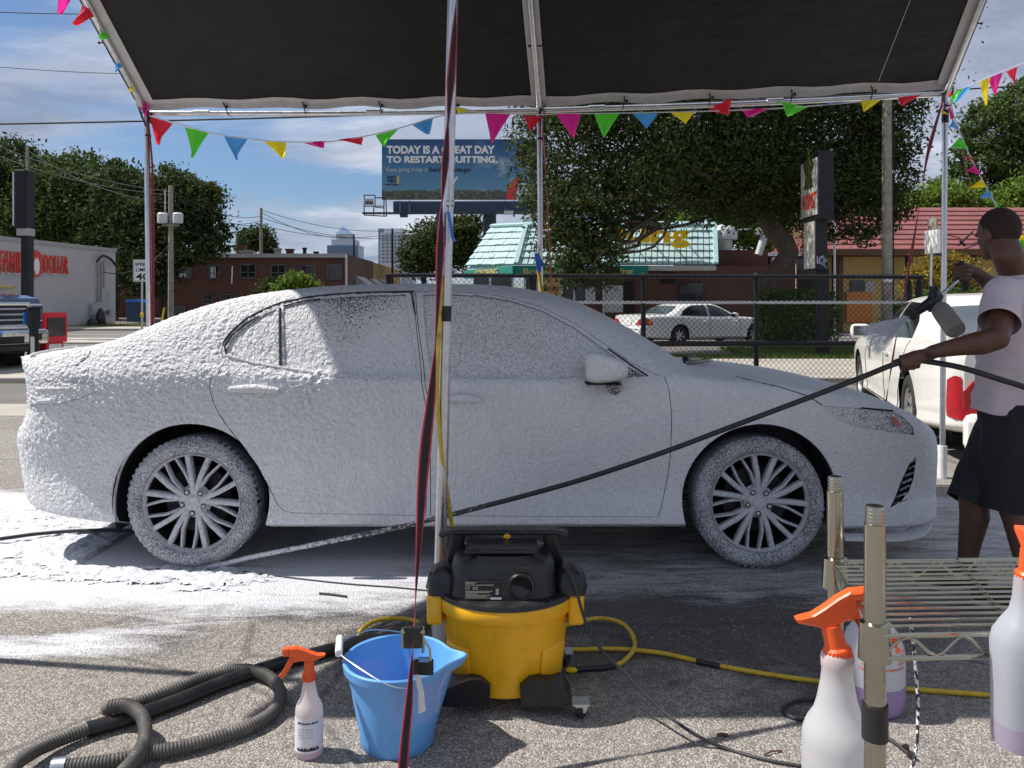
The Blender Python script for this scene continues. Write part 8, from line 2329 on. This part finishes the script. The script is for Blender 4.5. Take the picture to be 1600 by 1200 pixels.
# legs mid-step
hpl, hpr = pel + lf_ * .085 - UP * .04, pel - lf_ * .085 - UP * .04
knA, anA = P(1519, 764, 3.66), P(1509, 900, 3.70)
knB, anB = P(1572, 768, 3.54), P(1606, 898, 3.46)
for hp, kn, an in ((hpr, knA, anA), (hpl, knB, anB)):
    back = Vector((.5, -.3, 0)) * .03
    chain(B_, [hp, hp.lerp(kn, .5), kn], [.098, .084, .060])
    chain(B_, [kn, kn.lerp(an, .30) + back, kn.lerp(an, .65) + back * .3, an], [.060, .063, .047, .037])
    ft = Vector((-.9, .35, 0)).normalized() if hp is hpr else Vector((-.85, .45, 0)).normalized()
    chain(B_, [an, Vector((an.x, an.y, .06)) + ft * .02, Vector((an.x, an.y, .045)) + ft * .13], [.038, .042, .034])
fused('body', B_, .0048, 4, M['skin'], man)
# eyes and cropped hair
for sy in (-1, 1):
    e_ = MB(); ellip(e_, H(.087, sy * .032, .008), (.008, .012, .007), HR, 12); e_.build('eye', M['sign_white'], man)
hm = MB(); n, m = 72, 40
vs, fs = [], []
for i in range(m + 1):
    v_ = i / m
    for k in range(n):
        th = 2 * math.pi * k / n          # 0 = face
        c_ = math.cos(th)
        low = np.interp(c_, [-1, -.35, -.05, .25, .7, 1], [-.95, -.75, -.30, .22, .42, .46])   # how far down the hair reaches
        ph = math.pi / 2 + (math.asin(low) - math.pi / 2) * v_
        e = 1.0 + .007 * min(1, (1 - v_) * 4)
        x, y, z = math.cos(ph) * c_, math.cos(ph) * math.sin(th), math.sin(ph)
        vs.append(H(-.012 + .0980 * e * x, .0760 * e * y, .022 + .0970 * e * z))
for i in range(m):
    for k in range(n): fs.append((i * n + k, i * n + (k + 1) % n, (i + 1) * n + (k + 1) % n, (i + 1) * n + k))
hm.add(vs, fs, True).build('hair', M['hair'], man)
# t-shirt
def rings_mb(mb, rings, n=40):
    """rings: (centre, forward half, side half)"""
    vs = []
    for c, a, b in rings:
        for k in range(n):
            th = 2 * math.pi * k / n
            sg = lambda v: math.copysign(abs(v) ** .85, v)
            vs.append(Vector(c) + fd_ * (a * sg(math.cos(th))) + lf_ * (b * sg(math.sin(th))))
    m = len(rings)
    mb.add(vs, [(i * n + k, i * n + (k + 1) % n, (i + 1) * n + (k + 1) % n, (i + 1) * n + k) for i in range(m - 1) for k in range(n)] + [tuple(range(n - 1, -1, -1)), tuple((m - 1) * n + k for k in range(n))], True)
T_ = MB()
ax_t = lambda z: nb_.lerp(pel, (nb_.z - z) / (nb_.z - pel.z)) + fd_ * .012
rings_mb(T_, [(ax_t(z) , a, b) for z, a, b in ((.845, .165, .205), (.90, .160, .202), (1.0, .150, .195), (1.1, .145, .19), (1.2, .142, .195), (1.29, .135, .205), (1.36, .118, .20), (1.405, .098, .172), (1.44, .080, .115), (1.465, .076, .085))])
sdir = (elb - shl).normalized()
chain(T_, [ch + lf_ * .11 + UP * .115, shl + UP * .008, shl + sdir * .125, shl + sdir * .165], [.085, .078, .079, .082], 20)
rdir = (elr - shr).normalized()
chain(T_, [ch - lf_ * .10 + UP * .115, shr, shr + rdir * .16], [.082, .074, .076], 20)
def slice_at(bm, co, no, rad):
    fs = [f for f in bm.faces if (f.calc_center_median() - co).length < rad]
    es = list({e for f in fs for e in f.edges}); vs = list({v for f in fs for v in f.verts})
    bmesh.ops.bisect_plane(bm, geom=vs + es + fs, plane_co=co, plane_no=no)
def cut(me, co, no):
    bm = bmesh.new(); bm.from_mesh(me)
    bmesh.ops.bisect_plane(bm, geom=bm.verts[:] + bm.edges[:] + bm.faces[:], plane_co=co, plane_no=no, clear_outer=True)
    bm.to_mesh(me); bm.free()
def shirt_post(me):
    cutp = shl + sdir * .178
    bm = bmesh.new(); bm.from_mesh(me)
    for v in bm.verts:
        p = v.co
        k = mnoise.noise(p * 9 + Vector((0, 0, p.z * 6))) * .011 + mnoise.noise(Vector((p.x * 6, p.y * 6, p.z * 24))) * .007
        drape = max(0, min(1, (1.25 - p.z) / .3))
        v.co = p + v.normal * k * (.6 + .8 * drape)
    slice_at(bm, cutp, sdir, .16)
    dele = [f for f in bm.faces if (f.calc_center_median() - cutp).dot(sdir) > 0 and (f.calc_center_median() - cutp).length < .14 or (f.calc_center_median().z > nb_.z + .012 and (f.calc_center_median() - nb_).length < .12 and abs(f.normal.z) > .75) or f.calc_center_median().z < .852 and f.normal.z < -.7]
    bmesh.ops.delete(bm, geom=dele, context='FACES')
    bm.to_mesh(me); bm.free()
ts = fused('t_shirt', T_, .009, 6, M['tshirt'], man, shirt_post)
# shorts
S_ = MB()
rings_mb(S_, [(pel + UP * z, a, b) for z, a, b in ((-.11, .150, .185), (-.04, .155, .19), (.06, .148, .18), (.13, .140, .172))])
hemA, hemB = knA + (knA - hpr).normalized() * .05, knB + (knB - hpl).normalized() * .06
chain(S_, [hpr, hpr.lerp(hemA, .5), hemA], [.125, .110, .088], 24)
chain(S_, [hpl, hpl.lerp(hemB, .5), hemB], [.128, .116, .096], 24)
def shorts_post(me):
    bm = bmesh.new(); bm.from_mesh(me)
    for v in bm.verts:
        p = v.co
        v.co = p + v.normal * (mnoise.noise(Vector((p.x * 8, p.y * 8, p.z * 3))) * .010 + mnoise.noise(p * 16) * .004)
    for hem, hp in ((hemA, hpr), (hemB, hpl)): slice_at(bm, hem + (hem - hp).normalized() * .02, (hem - hp).normalized(), .2)
    dele = []
    for f in bm.faces:
        c = f.calc_center_median()
        for hem, hp in ((hemA, hpr), (hemB, hpl)):
            d = (hem - hp).normalized()
            if (c - hem).dot(d) > .02 and (c - hem).length < .18: dele.append(f); break
    bmesh.ops.delete(bm, geom=dele, context='FACES'); bm.to_mesh(me); bm.free()
fused('shorts', S_, .010, 6, M['shorts'], man, shorts_post)
for an, ft in ((anA, Vector((-.9, .35, 0)).normalized()), (anB, Vector((-.85, .45, 0)).normalized())):
    b0 = Vector((an.x, an.y, 0)); sd_ = Vector((-ft.y, ft.x, 0))
    k_ = MB(); chain(k_, [b0 + UP * .052 - ft * .045, b0 + UP * .058 + ft * .03, b0 + UP * .046 + ft * .12, b0 + UP * .040 + ft * .185], [.046, .050, .044, .034])
    so = fused('shoe', k_, .008, 4, M['shoe'], man, lambda me: [setattr(v, 'co', Vector((v.co.x, v.co.y, max(v.co.z, .004)))) for v in me.vertices] and None)
    sl_ = MB(); out = []
    for k in range(24):
        a = 2 * math.pi * k / 24
        out.append(b0 + ft * (.068 + .145 * math.cos(a)) + sd_ * (.048 * math.sin(a)))
    sl_.add([p + UP * .002 for p in out] + [p + UP * .022 for p in out], [tuple(range(23, -1, -1)), tuple(24 + k for k in range(24))] + [(k, (k + 1) % 24, 24 + (k + 1) % 24, 24 + k) for k in range(24)]).build('sole', M['grey_panel'], so)
    MB().tube([Vector((an.x, an.y, .075)), an + UP * .01], [.050, .044], 16).build('sock', M['sock'], man)

# foam gun in the right hand
gun = thing('foam_gun', 'black foam cannon with a white bottle held up in the man right hand'.replace('man right', "man's raised"), 'foam gun', GR)
g0, g1, g2 = P(1497, 438, 3.99), P(1463, 467, 3.92), P(1421, 494, 3.84)
gd = (g2 - g1).normalized()
MB().tube([GR + Vector((-.01, 0, .05)), GR + Vector((.0, 0, -.02)), GR + Vector((.012, 0, -.10))], [.016, .018, .016], 12).tube([GR + Vector((-.01, 0, .05)), g0], .012, 10).build('grip', M['black_plastic'], gun)
MB().tube([g0, g0.lerp(g1, .2), g1], .0085, 12).build('lance', M['galv'], gun)
MB().tube([g0.lerp(g1, .25), g0.lerp(g1, .45)], .0115, 12).build('lance_nut', M['zinc'], gun)
cb = MB().tube([g1 - gd * .03, g1, g1 + gd * .05, g1 + gd * .12, g2 - gd * .03], [.018, .026, .026, .022, .020], 16)
cb.tube([g1 + gd * .035 + UP * .01, g1 + gd * .022 + UP * .056], [.022, .020], 14).tube([g1 + gd * .03 - UP * .02, g1 + gd * .022 - UP * .05], .024, 14)
cb.build('cannon_body', M['black_plastic'], gun)
MB().tube([g2 - gd * .035, g2 - gd * .012, g2], [.021, .027, .017], 14).box(g2, (.012, .04, .03), bev=.004).build('nozzle', M['black_rubber'], gun)
MB().lathe([(.014, 0), (.022, .002), (.022, .018), (.014, .02)], g1 + gd * .022 + UP * .052, 16, cap=True).build('dial', M['black_plastic'], gun)
b0 = P(1467, 480, 3.90); b1_ = P(1494, 517, 3.76); bd = (b1_ - b0).normalized(); LB = (b1_ - b0).length
rb = bd.to_track_quat('Z', 'Y').to_matrix()
MB().lathe([(.026, -.012), (.036, .0), (.044, .02), (.046, .05), (.046, LB - .01), (.043, LB), (.035, LB + .002), (.033, LB - .004), (.001, LB - .005)], b0, 32, rb).build('foam_bottle', bottle_mat('foam bottle', None, (.50, .475, .44)), gun)
MB().tube([b0 - bd * .03, b0 + bd * .0], .028, 18).build('bottle_cap', M['black_plastic'], gun)
# the fan of foam leaving the nozzle
rs_ = np.random.default_rng(4); n = 6500
fa = np.array(g2 + gd * .008)
e1, e2 = np.array(P(1343, 512, 3.80)), np.array(P(1372, 556, 3.80))
u = rs_.random(n); tt = rs_.random(n) ** .7
tgt = e1[None] + (e2 - e1)[None] * u[:, None]
ctr = fa[None] + (tgt - fa[None]) * tt[:, None] + rs_.normal(size=(n, 3)) * (.003 + .007 * tt[:, None]) * np.array([.6, 2.0, .6])
dr = tgt - fa[None]; dr /= np.linalg.norm(dr, axis=1, keepdims=True)
ln = rs_.uniform(.004, .016, (n, 1)); wd = rs_.uniform(.0004, .0011, (n, 1)) * (1.3 - .6 * tt[:, None])
sd_ = np.cross(dr, rs_.normal(size=(n, 3))); sd_ /= np.linalg.norm(sd_, axis=1, keepdims=True)
V = np.stack([ctr - dr * ln, ctr + sd_ * wd, ctr + dr * ln, ctr - sd_ * wd], 1).reshape(-1, 3)
t = NT('spray droplets'); b = t.bsdf((.82, .83, .86), .4); tr = t.n.new("ShaderNodeBsdfTranslucent"); tr.inputs[0].default_value = (.85, .86, .9, 1)
mx = t.n.new("ShaderNodeMixShader"); mx.inputs[0].default_value = .5; t.l.new(b.outputs[0], mx.inputs[1]); t.l.new(tr.outputs[0], mx.inputs[2])
tag(link('foam_spray', np_mesh('foam_spray', V, np.arange(n * 4).reshape(-1, 4)), t.done(mx)), kind='stuff')
